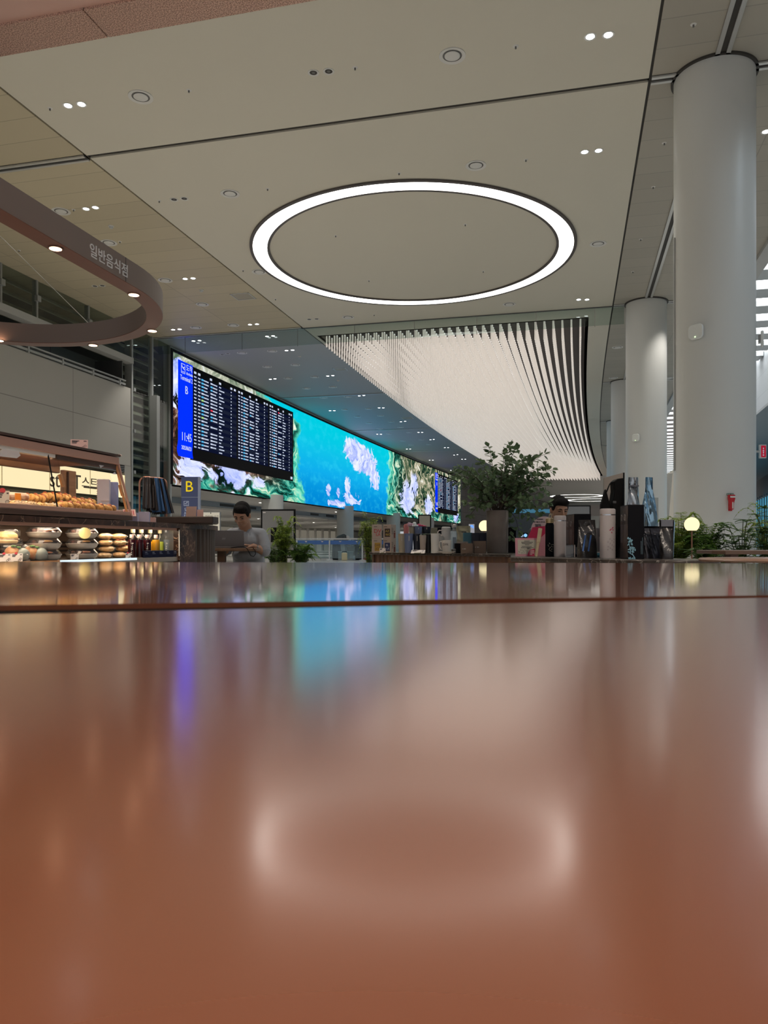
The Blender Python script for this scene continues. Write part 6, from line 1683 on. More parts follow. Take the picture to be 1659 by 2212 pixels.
# ================================================================== people
m_skin = mat('skin', (.38, .21, .135), .5, sss=.05); m_hair = mat('hair_black', (.004, .0035, .0035), .7, spec=.15, noise=(160, (.012, .010, .009), .4, .7), bump=(140, .4))
m_lip = mat('lip', (.30, .12, .09), .5); m_eye = mat('eye_dark', (.012, .008, .006), .3)
def remesh(o, vox, it=3):
    r = o.modifiers.new('skin', 'REMESH'); r.mode = 'VOXEL'; r.voxel_size = vox; r.use_smooth_shade = True
    s = o.modifiers.new('smooth', 'SMOOTH'); s.iterations = it; s.factor = .5
    return o
def head_mesh(b, M):
    b.mtx(M)
    b.ball((0, .010, .022), (.074, .094, .094), 20, 14); b.ball((0, -.015, -.028), (.063, .072, .074), 20, 14); b.ball((0, -.038, -.076), (.040, .042, .034), 16, 10)
    b.limb([(0, -.086, .012), (0, -.101, -.020)], [.008, .0125]); b.ball((0, -.072, .024), (.052, .017, .012), 14, 8)
    for s in (-1, 1):
        b.ball((s * .034, -.060, -.024), (.022, .022, .022), 12, 8); b.ball((s * .077, .004, -.006), (.010, .019, .031), 12, 8); b.ball((s * .010, -.094, -.024), (.007, .009, .007), 8, 6)
    b.ball((0, -.083, -.050), (.022, .010, .006), 12, 6); b.ball((0, -.081, -.060), (.019, .010, .006), 12, 6)
def face_parts(t, M, fringe=True):
    for s in (-1, 1):
        MB().mtx(M).tube([(s * .014, -.0885, .023), (s * .030, -.0865, .027), (s * .047, -.073, .022)], [.0032, .0042, .0025], 8).build('eyebrow', m_hair, t)
        MB().mtx(M).ball((s * .030, -.0755, .002), (.0125, .008, .0035), 12, 8).build('eye', m_eye, t)
    b = MB().mtx(M); b.ball((0, -.0905, -.0545), (.020, .0035, .0022), 12, 6); b.build('mouth', m_lip, t)
    b = MB().mtx(M); b.ball((0, .024, .036), (.082, .098, .096), 24, 16)
    if fringe: b.ball((.006, -.026, .072), (.070, .057, .046), 18, 12); b.ball((.018, -.044, .086), (.040, .034, .026), 14, 10)
    for s in (-1, 1): b.ball((s * .066, .012, .028), (.016, .055, .042), 12, 8)
    remesh(b.build('hair', m_hair, t), .006, 2)
def hand_mesh(b, wrist, fwd, up, s, curl=.5, L_=.185):
    """palm, four fingers of different lengths and a thumb; s = +1 thumb to the right of fwd seen from above"""
    fwd = Vector(fwd).normalized(); up = Vector(up); up = (up - fwd * up.dot(fwd)).normalized(); sd = fwd.cross(up).normalized() * s
    w = Vector(wrist); k = L_ / .185; b.mtx(Matrix())
    for q in (-.024, -.008, .008, .024): b.limb([w + sd * q * .7 * k, w + sd * q * k + fwd * .085 * k + up * .006], [.0135 * k, .0115 * k], 10)
    for q, l in ((.027, .066), (.009, .075), (-.009, .070), (-.026, .054)):
        p0 = w + sd * q * k + fwd * .085 * k + up * .006; pts = [p0]; d = fwd.copy(); ang = 0
        for j, f_ in enumerate((.45, .32, .23)):
            ang += curl * (.5 if j == 0 else .8); dd = fwd * math.cos(ang) - up * math.sin(ang); pts.append(pts[-1] + dd * l * f_ * k)
        b.limb(pts, [.0095 * k, .0088 * k, .008 * k, .007 * k], 10)
    p0 = w + sd * .022 * k + fwd * .02 * k
    b.limb([p0, p0 + (sd * .8 + fwd * .7 - up * .25).normalized() * .040 * k, p0 + (sd * .8 + fwd * .7 - up * .25).normalized() * .040 * k + (fwd * .95 + sd * .2 - up * .3).normalized() * .034 * k], [.014 * k, .0105 * k, .008 * k], 10)
def V(*a): return Vector(a)
# ---- seated man typing on a laptop
MD = 7.3; MX = 536
u_ = px(1, MD)
def mp(x, y, dy=0.): return V((x - MX) * u_, dy, ztop(y, MD))
man = thing('person', 'seated person in a light grey shirt with rolled sleeves typing on a laptop', 'person', ground(MX, MD), YAW)
HM = Matrix.Translation(mp(528, 1114.5, -.13)) @ Matrix.Rotation(R(-10), 4, 'Z') @ Matrix.Rotation(R(27), 4, 'X') @ Matrix.Scale(.98, 4)
neck = mp(532, 1143, -.03); shR = mp(563, 1156, .0); shL = mp(501, 1156, .0); pel = V(.0, .10, .50)
elR = mp(574, 1193, -.06); wrR = mp(552, 1180, -.13); elL = mp(488, 1192, -.06); wrL = mp(497, 1180, -.13)
kR, kL = V(.15, -.32, .50), V(-.13, -.32, .50); fR, fL = V(.15, -.28, .07), V(-.13, -.28, .07)
b = MB(); head_mesh(b, HM); b.mtx(Matrix())
b.limb([HM @ V(0, .02, -.06), neck, neck + V(0, .03, -.08)], [.056, .058, .075], 16)
b.limb([neck + V(0, .03, -.08), (neck + pel) / 2 + V(0, .02, 0), pel], [.10, .125, .13], 16)
for a, e_, w_ in ((shR, elR, wrR), (shL, elL, wrL)): b.limb([neck + V(0, .02, -.06), a, e_, e_ * .45 + w_ * .55, w_], [.06, .055, .043, .038, .027], 14)
hand_mesh(b, wrR, V(-.085, -.035, .006), V(0, 0, 1), -1, .45); hand_mesh(b, wrL, V(.04, -.09, .01), V(0, 0, 1), 1, .45)
for s, kn, ft in ((1, kR, fR), (-1, kL, fL)): b.limb([pel + V(s * .09, 0, -.02), kn, ft], [.085, .058, .042], 14); b.limb([ft, ft + V(0, -.13, -.035)], [.04, .03], 12)
remesh(b.build('body', m_skin, man), .0052, 3)
face_parts(man, HM)
m_shirt = mat('shirt_grey', (.29, .305, .33), .8, bump=(14, .6)); m_shirtd = mat('shirt_trim', (.25, .265, .29), .8)
b = MB(); b.limb([neck + V(0, .03, -.05), neck + V(0, .03, -.12), (neck + pel) / 2 + V(0, .01, 0), pel + V(0, -.01, .02)], [.072, .128, .148, .158], 20)
for a, e_ in ((shR, elR), (shL, elL)): b.limb([neck + V(0, .03, -.05), a + V(0, 0, .004), a * .5 + e_ * .5 + V(.012 if a.x > 0 else -.012, 0, 0), e_ + V(0, 0, .012)], [.070, .064, .060, .056], 16)
b.ball(mp(536, 1198, -.03), (.148, .14, .07), 18, 12)
remesh(b.build('shirt', m_shirt, man), .0085, 4)
for e_, a in ((elR, shR), (elL, shL)):
    dv = (a - e_).normalized(); MB().tube([e_ + dv * .0, e_ + dv * .045], [.061, .0635], 20).build('rolled_cuff', m_shirtd, man)
for s in (-1, 1):
    c0 = neck + V(0, -.062, -.012)
    b = MB(); b.add([c0 + V(s * .008, -.012, -.052), c0 + V(s * .052, -.012, -.060), c0 + V(s * .066, .035, .024), c0 + V(s * .030, .010, .006), c0 + V(s * .008, -.006, -.052), c0 + V(s * .052, -.006, -.060), c0 + V(s * .060, .039, .024), c0 + V(s * .026, .014, .006)],
                    [(0, 1, 2, 3), (7, 6, 5, 4), (0, 4, 5, 1), (1, 5, 6, 2), (2, 6, 7, 3), (3, 7, 4, 0)]); b.build('collar', m_shirtd, man, 0)
b = MB(); b.limb([pel + V(.09, -.01, -.02), kR, fR + V(0, 0, .03)], [.10, .075, .062], 14); b.limb([pel + V(-.09, -.01, -.02), kL, fL + V(0, 0, .03)], [.10, .075, .062], 14); b.ball(pel + V(0, .02, -.02), (.16, .13, .09), 16, 10)
remesh(b.build('trousers', mat('trousers_navy', (.02, .022, .032), .8), man), .010, 3)
for ft in (fR, fL): MB().ball(ft + V(0, -.07, -.03), (.045, .125, .04), 14, 8).build('shoe', mat('shoe_black', (.012, .011, .01), .4), man)
wd = (elR - wrR).normalized(); wp = wrR + wd * .035
MB().tube([wp - wd * .012, wp + wd * .012], .0335, 18).build('watch', mat('watch_steel', (.25, .24, .22), .3, .8), man)
st_ = thing('stool', 'plain dark stool under the seated person at the laptop', 'stool', man.location + FW * .10, YAW, None)
MB().lathe([(.19, .33), (.20, .345), (.20, .365), (.19, .37)], seg=28).build('seat', m_leg, st_)
MB().lathe([(.20, 0), (.20, .012), (.03, .025), (.03, .33)], seg=24).build('pedestal', m_leg, st_)
# cafe table and laptop
TD = 6.95; LTZ = ztop(1184, TD)
ct = thing('cafe_table', 'brown wooden cafe table under the laptop', 'table', ground(500, TD), YAW)
MB().b2(-.32, px(56, TD), -.05, .20, LTZ - px(6.5, TD), LTZ).build('tabletop', wood('table_wood', (.13, .075, .045), (.19, .115, .07), (14, 3, 3), .4), ct, 0, .006)
MB().b2(-.13, -.06, .0, .07, 0, LTZ - px(6.5, TD)).build('leg', wood('leg_wood', (.07, .04, .025), (.10, .06, .035)), ct, 0, .004)
MB().b2(-.30, -.22, .10, .17, 0, LTZ - px(6.5, TD)).build('leg', wood('leg_wood', (.07, .04, .025), (.10, .06, .035)), ct, 0, .004)
lp = thing('laptop', 'open silver laptop seen from behind on the cafe table', 'laptop', ground(492, TD - .02, LTZ), YAW + R(3))
ux = px(1, TD - .02)
m_sil = mat('laptop_silver', (.155, .15, .16), .45, .1)
MB().b2(-.165, 35 * ux, .0, .23, 0, .014).build('base', m_sil, lp, 0, .004)
MB().mtx(Matrix.Translation((0, .012, .012)) @ Matrix.Rotation(R(16), 4, 'X') @ Matrix(((1, 0, -.0, 0), (0, 1, 0, 0), (0, 0, 1, 0), (0, 0, 0, 1)))).prism([(-.165, 0), (35 * ux, 0), (35 * ux, .006), (-.165, .006)], 0, ztop(1147.5, TD) - LTZ).build('lid', m_sil, lp, 0, .003)
b = MB().mtx(Matrix.Translation((0, .0105, .012)) @ Matrix.Rotation(R(16), 4, 'X'))
for x0 in (-.045, -.033, -.022): b.at((x0, -.012, .085), 0, 0, R(15)).box((0, 0, 0), (.004, .001, .016))
b.build('logo', mat('logo_shine', (.7, .7, .72), .2, .6), lp, 0)
MB().b2(-.14, 28 * ux, .05, .16, .014, .016).build('keyboard', m_bk, lp, 0)
cbl = thing('power_cable', 'thin black cable hanging in a loop from the laptop over the table edge', 'cable', ground(530, TD, LTZ), YAW)
def cq(x, y, dy): return V((x - 530) * px(1, TD), dy, ztop(y, TD) - LTZ)
MB().tube([cq(500, 1183, -.02), cq(515, 1181.5, -.03), cq(528, 1181, -.04), cq(536, 1184, -.07), cq(541, 1192, -.08), cq(545, 1200, -.08), cq(551, 1202, -.08), cq(555, 1196, -.07), cq(553, 1188, -.06), cq(548, 1183, -.055)], .0030, 8).build('cord', m_bk, cbl)
# ---- second seated person, head above the flasks
PD = 6.6
per2 = thing('person', 'seated person with short black hair looking down, face half hidden behind the flasks', 'person', ground(1203, PD), YAW)
hz = ztop(1102, PD)
HM2 = Matrix.Translation((0, -.08, hz)) @ Matrix.Rotation(R(12), 4, 'Z') @ Matrix.Rotation(R(16), 4, 'X') @ Matrix.Scale(.93, 4)
nk = V(0, 0, hz - .15); pl2 = V(0, .12, .50)
b = MB(); head_mesh(b, HM2); b.mtx(Matrix()); b.limb([HM2 @ V(0, .02, -.06), nk, nk + V(0, .02, -.08)], [.056, .058, .075], 16); b.limb([nk + V(0, .02, -.08), (nk + pl2) / 2, pl2], [.10, .125, .13], 16)
for s in (-1, 1):
    sh, el, wr = V(s * .18, .02, hz - .21), V(s * .23, -.02, hz - .45), V(s * .10, -.24, hz - .42)
    b.limb([nk + V(0, .02, -.06), sh, el, wr], [.06, .054, .042, .028], 14); hand_mesh(b, wr, V(-s * .4, -1, 0), V(0, 0, 1), s, .4)
    b.limb([pl2 + V(s * .09, 0, -.02), V(s * .14, -.32, .48), V(s * .14, -.28, .07)], [.085, .058, .042], 14); b.limb([V(s * .14, -.28, .07), V(s * .14, -.40, .035)], [.04, .03], 12)
remesh(b.build('body', m_skin, per2), .0055, 3); face_parts(per2, HM2)
b = MB(); b.limb([nk + V(0, .02, -.05), nk + V(0, .02, -.12), (nk + pl2) / 2, pl2], [.07, .125, .145, .155], 18)
for s in (-1, 1): b.limb([nk + V(0, .02, -.05), V(s * .18, .02, hz - .205), V(s * .23, -.02, hz - .44), V(s * .12, -.21, hz - .42)], [.068, .068, .056, .042], 14)
remesh(b.build('jacket', mat('jacket_dark', (.03, .032, .04), .8), per2), .009, 4)
b = MB(); b.ball(pl2 + V(0, .02, -.02), (.16, .13, .09), 16, 10)
for s in (-1, 1): b.limb([pl2 + V(s * .09, 0, -.02), V(s * .14, -.32, .48), V(s * .14, -.28, .10)], [.10, .075, .06], 14)
remesh(b.build('trousers', mat('trousers_navy', (.02, .022, .032), .8), per2), .010, 3)
for s in (-1, 1): MB().ball((s * .14, -.36, .04), (.045, .125, .04), 14, 8).build('shoe', mat('shoe_black', (.012, .011, .01), .4), per2)
dup(st_, per2.location + FW * .12, 'plain dark stool under the seated person behind the flasks')
# ---- person bending over luggage far away
BD = 37.0
def bp(x, y, dy=0.): return V((x - 735) * px(1, BD), dy, ztop(y, BD))
per3 = thing('person', 'distant person in a grey jacket, black skirt and white cap bending over a trolley', 'person', ground(735, BD), YAW)
hip = bp(728, 1172); chs = bp(742, 1160.5); nk3 = bp(746.5, 1160)
HM3 = Matrix.Translation(bp(750, 1162.5)) @ Matrix.Rotation(R(75), 4, 'Z') @ Matrix.Rotation(R(35), 4, 'X') @ Matrix.Scale(1.1, 4)
b = MB(); head_mesh(b, HM3); b.mtx(Matrix()); b.limb([HM3 @ V(0, .02, -.06), nk3, chs, hip], [.055, .06, .13, .14], 14)
for s in (-1, 1):
    e3, w3 = bp(746, 1172, s * .18), bp(751, 1176.5, s * .12)
    b.limb([chs + V(0, s * .12, 0), e3, w3], [.055, .042, .028], 12); hand_mesh(b, w3, V(1, 0, -.4), V(0, 0, 1), s, .5)
    b.limb([hip + V(0, s * .08, 0), V(-.14, s * .10, .45), V(-.12, s * .10, .07)], [.09, .06, .042], 12); b.limb([V(-.12, s * .10, .06), V(.02, s * .10, .035)], [.04, .03], 10)
remesh(b.build('body', m_skin, per3), .008, 3)
b = MB(); b.limb([hip + V(-.03, 0, .03), (hip + chs) / 2 + V(0, 0, .05), chs, nk3], [.17, .18, .16, .09], 16)
for s in (-1, 1): b.limb([chs + V(0, s * .12, 0), bp(746, 1172, s * .18), bp(749.5, 1175.5, s * .14)], [.085, .065, .05], 12)
remesh(b.build('jacket', mat('jacket_grey', (.075, .085, .085), .8), per3), .012, 3)
b = MB(); b.limb([hip + V(-.03, 0, .0), V(-.17, 0, .42), V(-.15, 0, .14)], [.19, .22, .25], 18); remesh(b.build('skirt', mat('skirt_black', (.010, .010, .012), .8), per3), .014, 3)
MB().mtx(HM3).ball((0, .006, .045), (.086, .104, .078), 18, 12).build('cap', mat('cap_white', (.72, .70, .67), .7), per3)
MB().mtx(HM3).ball((0, -.11, .035), (.06, .05, .010), 14, 8).build('cap_brim', mat('cap_white', (.72, .70, .67), .7), per3)
MB().mtx(HM3).ball((0, .035, -.015), (.078, .080, .07), 14, 10).build('hair', m_hair, per3)
for s in (-1, 1):
    MB().mtx(HM3).ball((s * .03, -.077, .0), (.012, .006, .005), 8, 6).build('eye', m_eye, per3)
    MB().ball((-.06, s * .10, .035), (.13, .045, .04), 12, 8).build('shoe', mat('shoe_beige', (.45, .38, .30), .6), per3)

# ================================================================== signs, screens and barriers in the hall
t = thing('gate_pylon', 'slate blue sign pylon with a big yellow letter B', 'sign', ground(411, 20), YAW, None)
d = 20; w = px(36, d) / 2; zt_ = ztop(1030, d)
m_pyl = mat('pylon_blue', (.075, .095, .21), .4); m_pyll = mat('pylon_pale', (.30, .34, .46), .4)
MB().b2(-w - px(1.5, d), w - px(1.5, d), 0, .12, .02, zt_).build('panel', m_pyl, t, 0)
MB().b2(w - px(1.3, d), w + px(2.2, d), -.01, .13, .02, zt_).build('side_strip', m_pyll, t, 0)
MB().b2(-w - .1, w + .1, -.12, .24, 0, .02).build('base', m_colbase, t, 0)
MB().b2(-w - px(1.5, d), w - px(1.5, d), -.004, 0, ztop(1074.6, d), ztop(1073.6, d)).build('divider', m_pyll, t, 0)
FT = lambda x, y: Matrix(((1, 0, 0, px(x - 411, d)), (0, 0, -1, -.003), (0, 1, 0, ztop(y, d)), (0, 0, 0, 1)))
text('B', px(33, d), emitter('sign_yellow', (.95, .68, .02), .8, False), t, FT(408.5, 1052), 'lettering', .004)
m_sw = emitter('sign_white', (.62, .65, .75), .55, False)
b = MB().mtx(FT(402.5, 1087.5)); s_ = px(10.5, d) / 2
for q in ((-s_, s_, -s_, -s_ * .86), (-s_, s_, s_ * .86, s_), (-s_, -s_ * .86, -s_, s_), (s_ * .86, s_, -s_, s_), (-s_ * .6, s_ * .6, -s_ * .62, -s_ * .5)): b.b2(*q, 0, .003)
b.prism([(-s_ * .6, -.2 * s_), (s_ * .6, .25 * s_), (s_ * .55, .42 * s_), (-s_ * .7, .0)], 0, .003); b.prism([(-.1 * s_, .1 * s_), (.35 * s_, .75 * s_), (.5 * s_, .7 * s_), (.2 * s_, .15 * s_)], 0, .003)
b.build('landing_symbol', m_sw, t, 0)
text('도착', px(9, d), m_sw, t, FT(397.5, 1101.5), 'lettering', .003, 'LEFT'); text('Arrivals', px(7, d), m_sw, t, FT(397.5, 1108.5), 'lettering', .003, 'LEFT'); text('Exit', px(7, d), m_sw, t, FT(397.5, 1114.5), 'lettering', .003, 'LEFT')
t = thing('lit_notice', 'cream lit notice board with grey Korean lettering behind the fluted kiosk end', 'sign', ground(456, 15), YAW)
d = 15; w = px(36, d) / 2; zt_ = ztop(1107, d)
MB().b2(-w, w, 0, .08, ztop(1152, d), zt_).build('panel', emitter('notice_glow', (.80, .72, .56), .62), t, 0)
MB().b2(-w - .01, w + .01, .01, .09, ztop(1154, d), zt_ + .012).build('frame', m_colbase, t, 0)
MB().b2(-.04, .04, .02, .07, 0, ztop(1153, d)).build('post', m_colbase, t, 0); MB().b2(-.2, .2, -.1, .2, 0, .02).build('base', m_colbase, t, 0)
text('화장의 코프스', px(6.2, d), mat('letter_dim', (.20, .18, .14), .5), t, Matrix(((1, 0, 0, px(5, d)), (0, 0, -1, -.003), (0, 1, 0, ztop(1116, d)), (0, 0, 0, 1))), 'lettering', .002)
MB().b2(-.012, .0, -.006, .0, ztop(1110, d), ztop(1107, d)).build('clip', m_bk, t, 0)
def screen_stand(name, label, x0, x1, y0, y1, d, inner, m_in, bezel, base=True, cat='display'):
    t = thing(name, label, cat, ground((x0 + x1) / 2, d), YAW + R(-4)); w = px(x1 - x0, d) / 2; z0, z1 = ztop(y1, d), ztop(y0, d); bz_ = px(bezel, d)
    MB().b2(-w, w, 0, .07, z0, z1).build('housing', blk, t, 0, .004)
    MB().b2(-w + bz_, w - bz_, -.004, .0, z0 + bz_, z1 - bz_).build('screen', m_in, t, 0)
    if inner:
        a, c, e_, f_ = inner; xc_ = (x0 + x1) / 2
        MB().b2(px(a - xc_, d), px(c - xc_, d), -.008, -.004, ztop(f_, d), ztop(e_, d)).build('window', blk, t, 0)
    MB().b2(-w * .5, w * .5, .01, .06, .02, z0 + .01).build('stand', blk, t, 0); MB().b2(-w * .8, w * .8, -.15, .25, 0, .02).build('base', blk, t, 0)
    return t
t = screen_stand('information_kiosk', 'black framed grey information screen behind the seated man and the fern', 563, 638, 1100, 1206, 13, (585, 616, 1139.5, 1171), mat('screen_grey', (.20, .195, .19), .35), 3.4)
MB().b2(-px(33, 13), -px(27, 13), -.008, -.004, ztop(1108, 13), ztop(1106, 13)).build('corner_mark', m_card, t, 0)
screen_stand('framed_sign', 'small black framed beige sign seen above the tumblers', 903, 931.5, 1111.5, 1144, 9.5, None, mat('sign_beige', (.33, .31, .26), .5), 2.6, cat='sign')
screen_stand('monitor', 'black framed grey monitor behind the second seated person', 1216, 1275.5, 1091.5, 1150, 8.2, None, mat('screen_grey2', (.22, .23, .24), .35), 2.6, cat='monitor')
t = screen_stand('small_sign', 'small pale sign with a blue round logo between the cream pouch and the globe lamp', 1012.5, 1025, 1132, 1152, 9.0, None, emitter('sign_soft', (.50, .50, .55), .6), .2, cat='sign')
d = 9.0
b = MB().mtx(Matrix(((1, 0, 0, 0), (0, 0, -1, -.006), (0, 1, 0, ztop(1138.5, d)), (0, 0, 0, 1))))
for r_ in (px(3.8, d), px(2, d)): b.tube([(r_ * math.cos(a), r_ * math.sin(a), 0) for a in [i * math.pi / 14 - .8 for i in range(22)]], px(.7, d), 6)
b.build('logo', emitter('logo_blue', (.10, .32, .95), 1.4, False), t)
t = thing('lit_status_panel', 'small glowing white and blue status panel low behind the pink notice', 'sign', ground(1131, 8.6), YAW)
d = 8.6
MB().b2(-px(9, d), px(9, d), .0, .05, ztop(1162, d), ztop(1151, d)).build('housing', m_bk, t, 0)
MB().b2(-px(7, d), -px(1, d), -.004, 0, ztop(1160, d), ztop(1153, d)).build('white_tile', emitter('tile_white', (.55, .68, 1), 1.2, False), t, 0)
MB().at((px(4, d), -.002, ztop(1156.5, d)), 0, R(90)).lathe([(px(3.6, d), 0), (px(3.6, d), .003)], seg=24).build('blue_disc', emitter('tile_blue', (.25, .55, 1), 1.2, False), t)
MB().b2(-.03, .03, .01, .04, 0, ztop(1162, d)).build('post', m_bk, t, 0); MB().b2(-.12, .12, -.08, .12, 0, .015).build('base', m_bk, t, 0)
t = thing('lit_shop_band', 'far shop front with a faint blue lit band behind the leafy plant', 'shop front', ground(1150, 62), YAW)
d = 62
MB().b2(-px(50, d), px(52, d), 0, 1.0, 0, ztop(1096, d)).build('wall', mat('shop_grey', (.13, .13, .135), .6), t, 0)
MB().b2(-px(48, d), px(40, d), -.1, 0, ztop(1108, d), ztop(1100, d)).build('blue_band', emitter('band_blue', (.07, .22, .33), .7), t, 0)
# barrier with blue banner
d = 36.0
t = thing('barrier', 'white barrier rail with a blue banner across the far hall', 'barrier', ground(720, d), YAW + R(-2))
X_ = lambda x: px(x - 720, d)
MB().b2(X_(632), X_(830), -.02, .02, ztop(1176, d), ztop(1167.5, d)).build('banner', mat('banner_blue', (.07, .17, .46), .5), t, 0)
b = MB()
for x in (661, 696, 735, 771): b.add([(X_(x) - .07, -.024, ztop(1169, d)), (X_(x) + .07, -.024, ztop(1169, d)), (X_(x), -.024, ztop(1171.5, d))], [(0, 2, 1)]); 
b.build('white_marks', m_card, t, 0)
MB().b2(X_(630), X_(832), .05, .10, ztop(1165.5, d), ztop(1162.5, d)).build('top_rail', rail, t, 0)
MB().b2(X_(632), X_(830), .06, .09, .08, ztop(1166, d)).build('glass_panel', glass('barrier_glass', (.82, .92, .95), 1., .02, (.5, .62, .66), .12), t, 0)
for x in (641, 712, 783): MB().lathe([(.16, 0), (.16, .02), (.035, .04), (.035, ztop(1167, d))], (X_(x), -.05, 0), 16).build('post', mat('post_white', (.66, .68, .70), .4), t)
# trolleys and luggage near the bending person
m_st = mat('trolley_steel', (.42, .43, .44), .35, .7)
def trolley(x, d, label):
    t = thing('luggage_trolley', label, 'trolley', ground(x, d), YAW + R(8), 'luggage trolleys')
    MB().b2(-.45, .45, -.28, .28, .18, .24).build('platform', m_st, t, 0)
    b = MB(); b.tube([(-.45, -.26, .24), (-.55, -.26, .95), (-.55, .26, .95), (-.45, .26, .24)], .025, 8); b.build('handle_frame', m_st, t)
    MB().b2(-.50, -.26, -.24, .24, .62, .78).build('basket', m_st, t, 0)
    for sx in (-.35, .35):
        for sy in (-.24, .24): MB().at((sx, sy, .09), 0, R(90)).lathe([(.09, -.02), (.09, .02)], seg=16).build('wheel', m_bk, t)
    return t
trolley(769, 36.5 + .9, 'steel luggage trolley in front of the bending person'); tr2 = trolley(797, 38.8, 'steel luggage trolley farther right, beside the black bag')
def case(x, d, z, w, h, dp, m, label, name='suitcase'):
    t = thing(name, label, 'luggage', ground(x, d, z), YAW + R(8)); MB().b2(-w / 2, w / 2, -dp / 2, dp / 2, .0, h).build('shell', m, t, 0, .04)
    MB().tube([(-.1, 0, h), (-.1, 0, h + .05), (.1, 0, h + .05), (.1, 0, h)], .015, 6).build('handle', m_bk, t); return t
case(763, 37.35, .24, .62, .42, .36, mat('case_olive', (.15, .17, .14), .6), 'olive grey suitcase lying on the luggage trolley')
case(764, 37.35, .73, .34, .20, .28, mat('case_pale', (.42, .44, .42), .6), 'pale bag lying on top of the olive suitcase', 'travel_bag')
case(744, 35.4, .0, .26, .36, .2, mat('bag_cream', (.60, .55, .36), .6), 'cream shopping bag standing by the bending person', 'carrier_bag')
case(780, 36.9, .0, .55, .62, .4, m_bk, 'black bag leaning beside the luggage trolley', 'travel_bag')
case(792, 36.4, .0, .34, .85, .3, mat('bag_red', (.40, .03, .04), .6), 'red backpack with white patches left of the stacked coffee boxes', 'backpack')
t = thing('bench', 'low grey bench block beside the bending person', 'bench', ground(746, 35.9), YAW)
MB().b2(-.35, .35, .3, .7, 0, .38).build('block', mat('bench_grey', (.42, .42, .41), .5), t, 0); MB().b2(-.37, .37, .28, .72, .38, .42).build('top', white, t, 0)
# red emergency exit style sign at the right edge
t = thing('hanging_sign', 'red hanging sign with white pictograms at the right picture edge', 'sign', at(1648.5, 975, 24), YAW)
d = 24
MB().b2(-px(7, d), px(7, d), 0, .08, -px(14.5, d), px(14.5, d)).build('panel', mat('sign_pale', (.5, .5, .5), .5), t, 0)
MB().b2(-px(4.5, d), px(6, d), -.004, 0, -px(12.5, d), px(12.5, d)).build('red_face', emitter('sign_redglow', (.36, .01, .03), .9), t, 0)
b = MB()
for x, z, w, h in ((.5, 6, 1.6, 4), (.5, 1, 3, 2.4), (.5, -3, 2.2, 3), (.5, -8, 3, 2.6)): b.b2(px(x - w / 2, d), px(x + w / 2, d), -.008, -.004, px(z - h / 2, d), px(z + h / 2, d))
b.build('pictograms', m_sw, t, 0)
MB().b2(-.34, 0, .02, .06, -.03, .03).build('arm', rail, t, 0); MB().b2(-.38, -.32, .01, .07, -ztop(975, d), .06).build('post', rail, t, 0)
# globe lamps
def globe(x, y, dia, d, label, sway=0.):
    t = thing('globe_lamp', label, 'lamp', ground(x, d), YAW, 'globe lamps'); r_ = px(dia, d) / 2; zc_ = ztop(y, d)
    MB().lathe([(r_ * math.cos(a), r_ * math.sin(a)) for a in [R(-56) + R(146) * i / 18 for i in range(19)]], (0, 0, zc_), 40).build('globe', emitter('globe_glow', (1, .86, .50), 1.25), t, 60)
    MB().lathe([(r_ * .52, -r_ * .92), (r_ * .55, -r_ * .80)], (0, 0, zc_), 24).build('collar', m_brass, t)
    MB().lathe([(.10, 0), (.10, .01), (.006, .02), (.005, zc_ - r_ * .9)], seg=14).build('stem', m_cop, t)
    return t
globe(1494.5, 1133, 31.5, 5.5, 'round glowing globe lamp among the ferns at the right')
globe(1047, 1136.5, 25, 8.0, 'round glowing globe lamp half hidden behind the grey plant pot')
# small round tables on the right
def rtable(x, d, z, r_, th, label):
    t = thing('round_table', label, 'table', ground(x, d), YAW, 'small round tables')
    MB().lathe([(r_ - .006, z - th), (r_, z - th + .005), (r_, z - .005), (r_ - .006, z)], seg=64).build('tabletop', mat('rtable_brown', (.16, .095, .065), .35), t)
    MB().lathe([(.035, .02), (.035, z - th)], seg=20).build('pedestal', m_brzd, t); MB().lathe([(.24, 0), (.24, .02)], seg=32).build('base', m_brzd, t); return t
z_ = ztop(1189, 4.4)
t = thing('side_table', 'brown rectangular table among the plants at the right picture edge', 'table', ground(1600, 4.5), YAW, 'small tables at the right')
d = 4.4; X_ = lambda x: px(x - 1600, d)
MB().prism([(X_(1536), .0), (X_(1546), -.12), (X_(1800), -.12), (X_(1800), .25), (X_(1540), .25)], z_ - px(8.5, d), z_).build('tabletop', mat('rtable_brown', (.16, .095, .065), .35), t, 0, .004)
MB().b2(X_(1578), X_(1595), .0, .08, 0, z_ - px(8.5, d)).build('leg', m_brzd, t, 0); MB().b2(X_(1578), X_(1660), -.08, .2, 0, .02).build('base', m_brzd, t, 0)
rtable(1672, 2.50, ztop(1209, 2.27), .23, .011, 'dark round table just beyond the second copper table at the right')

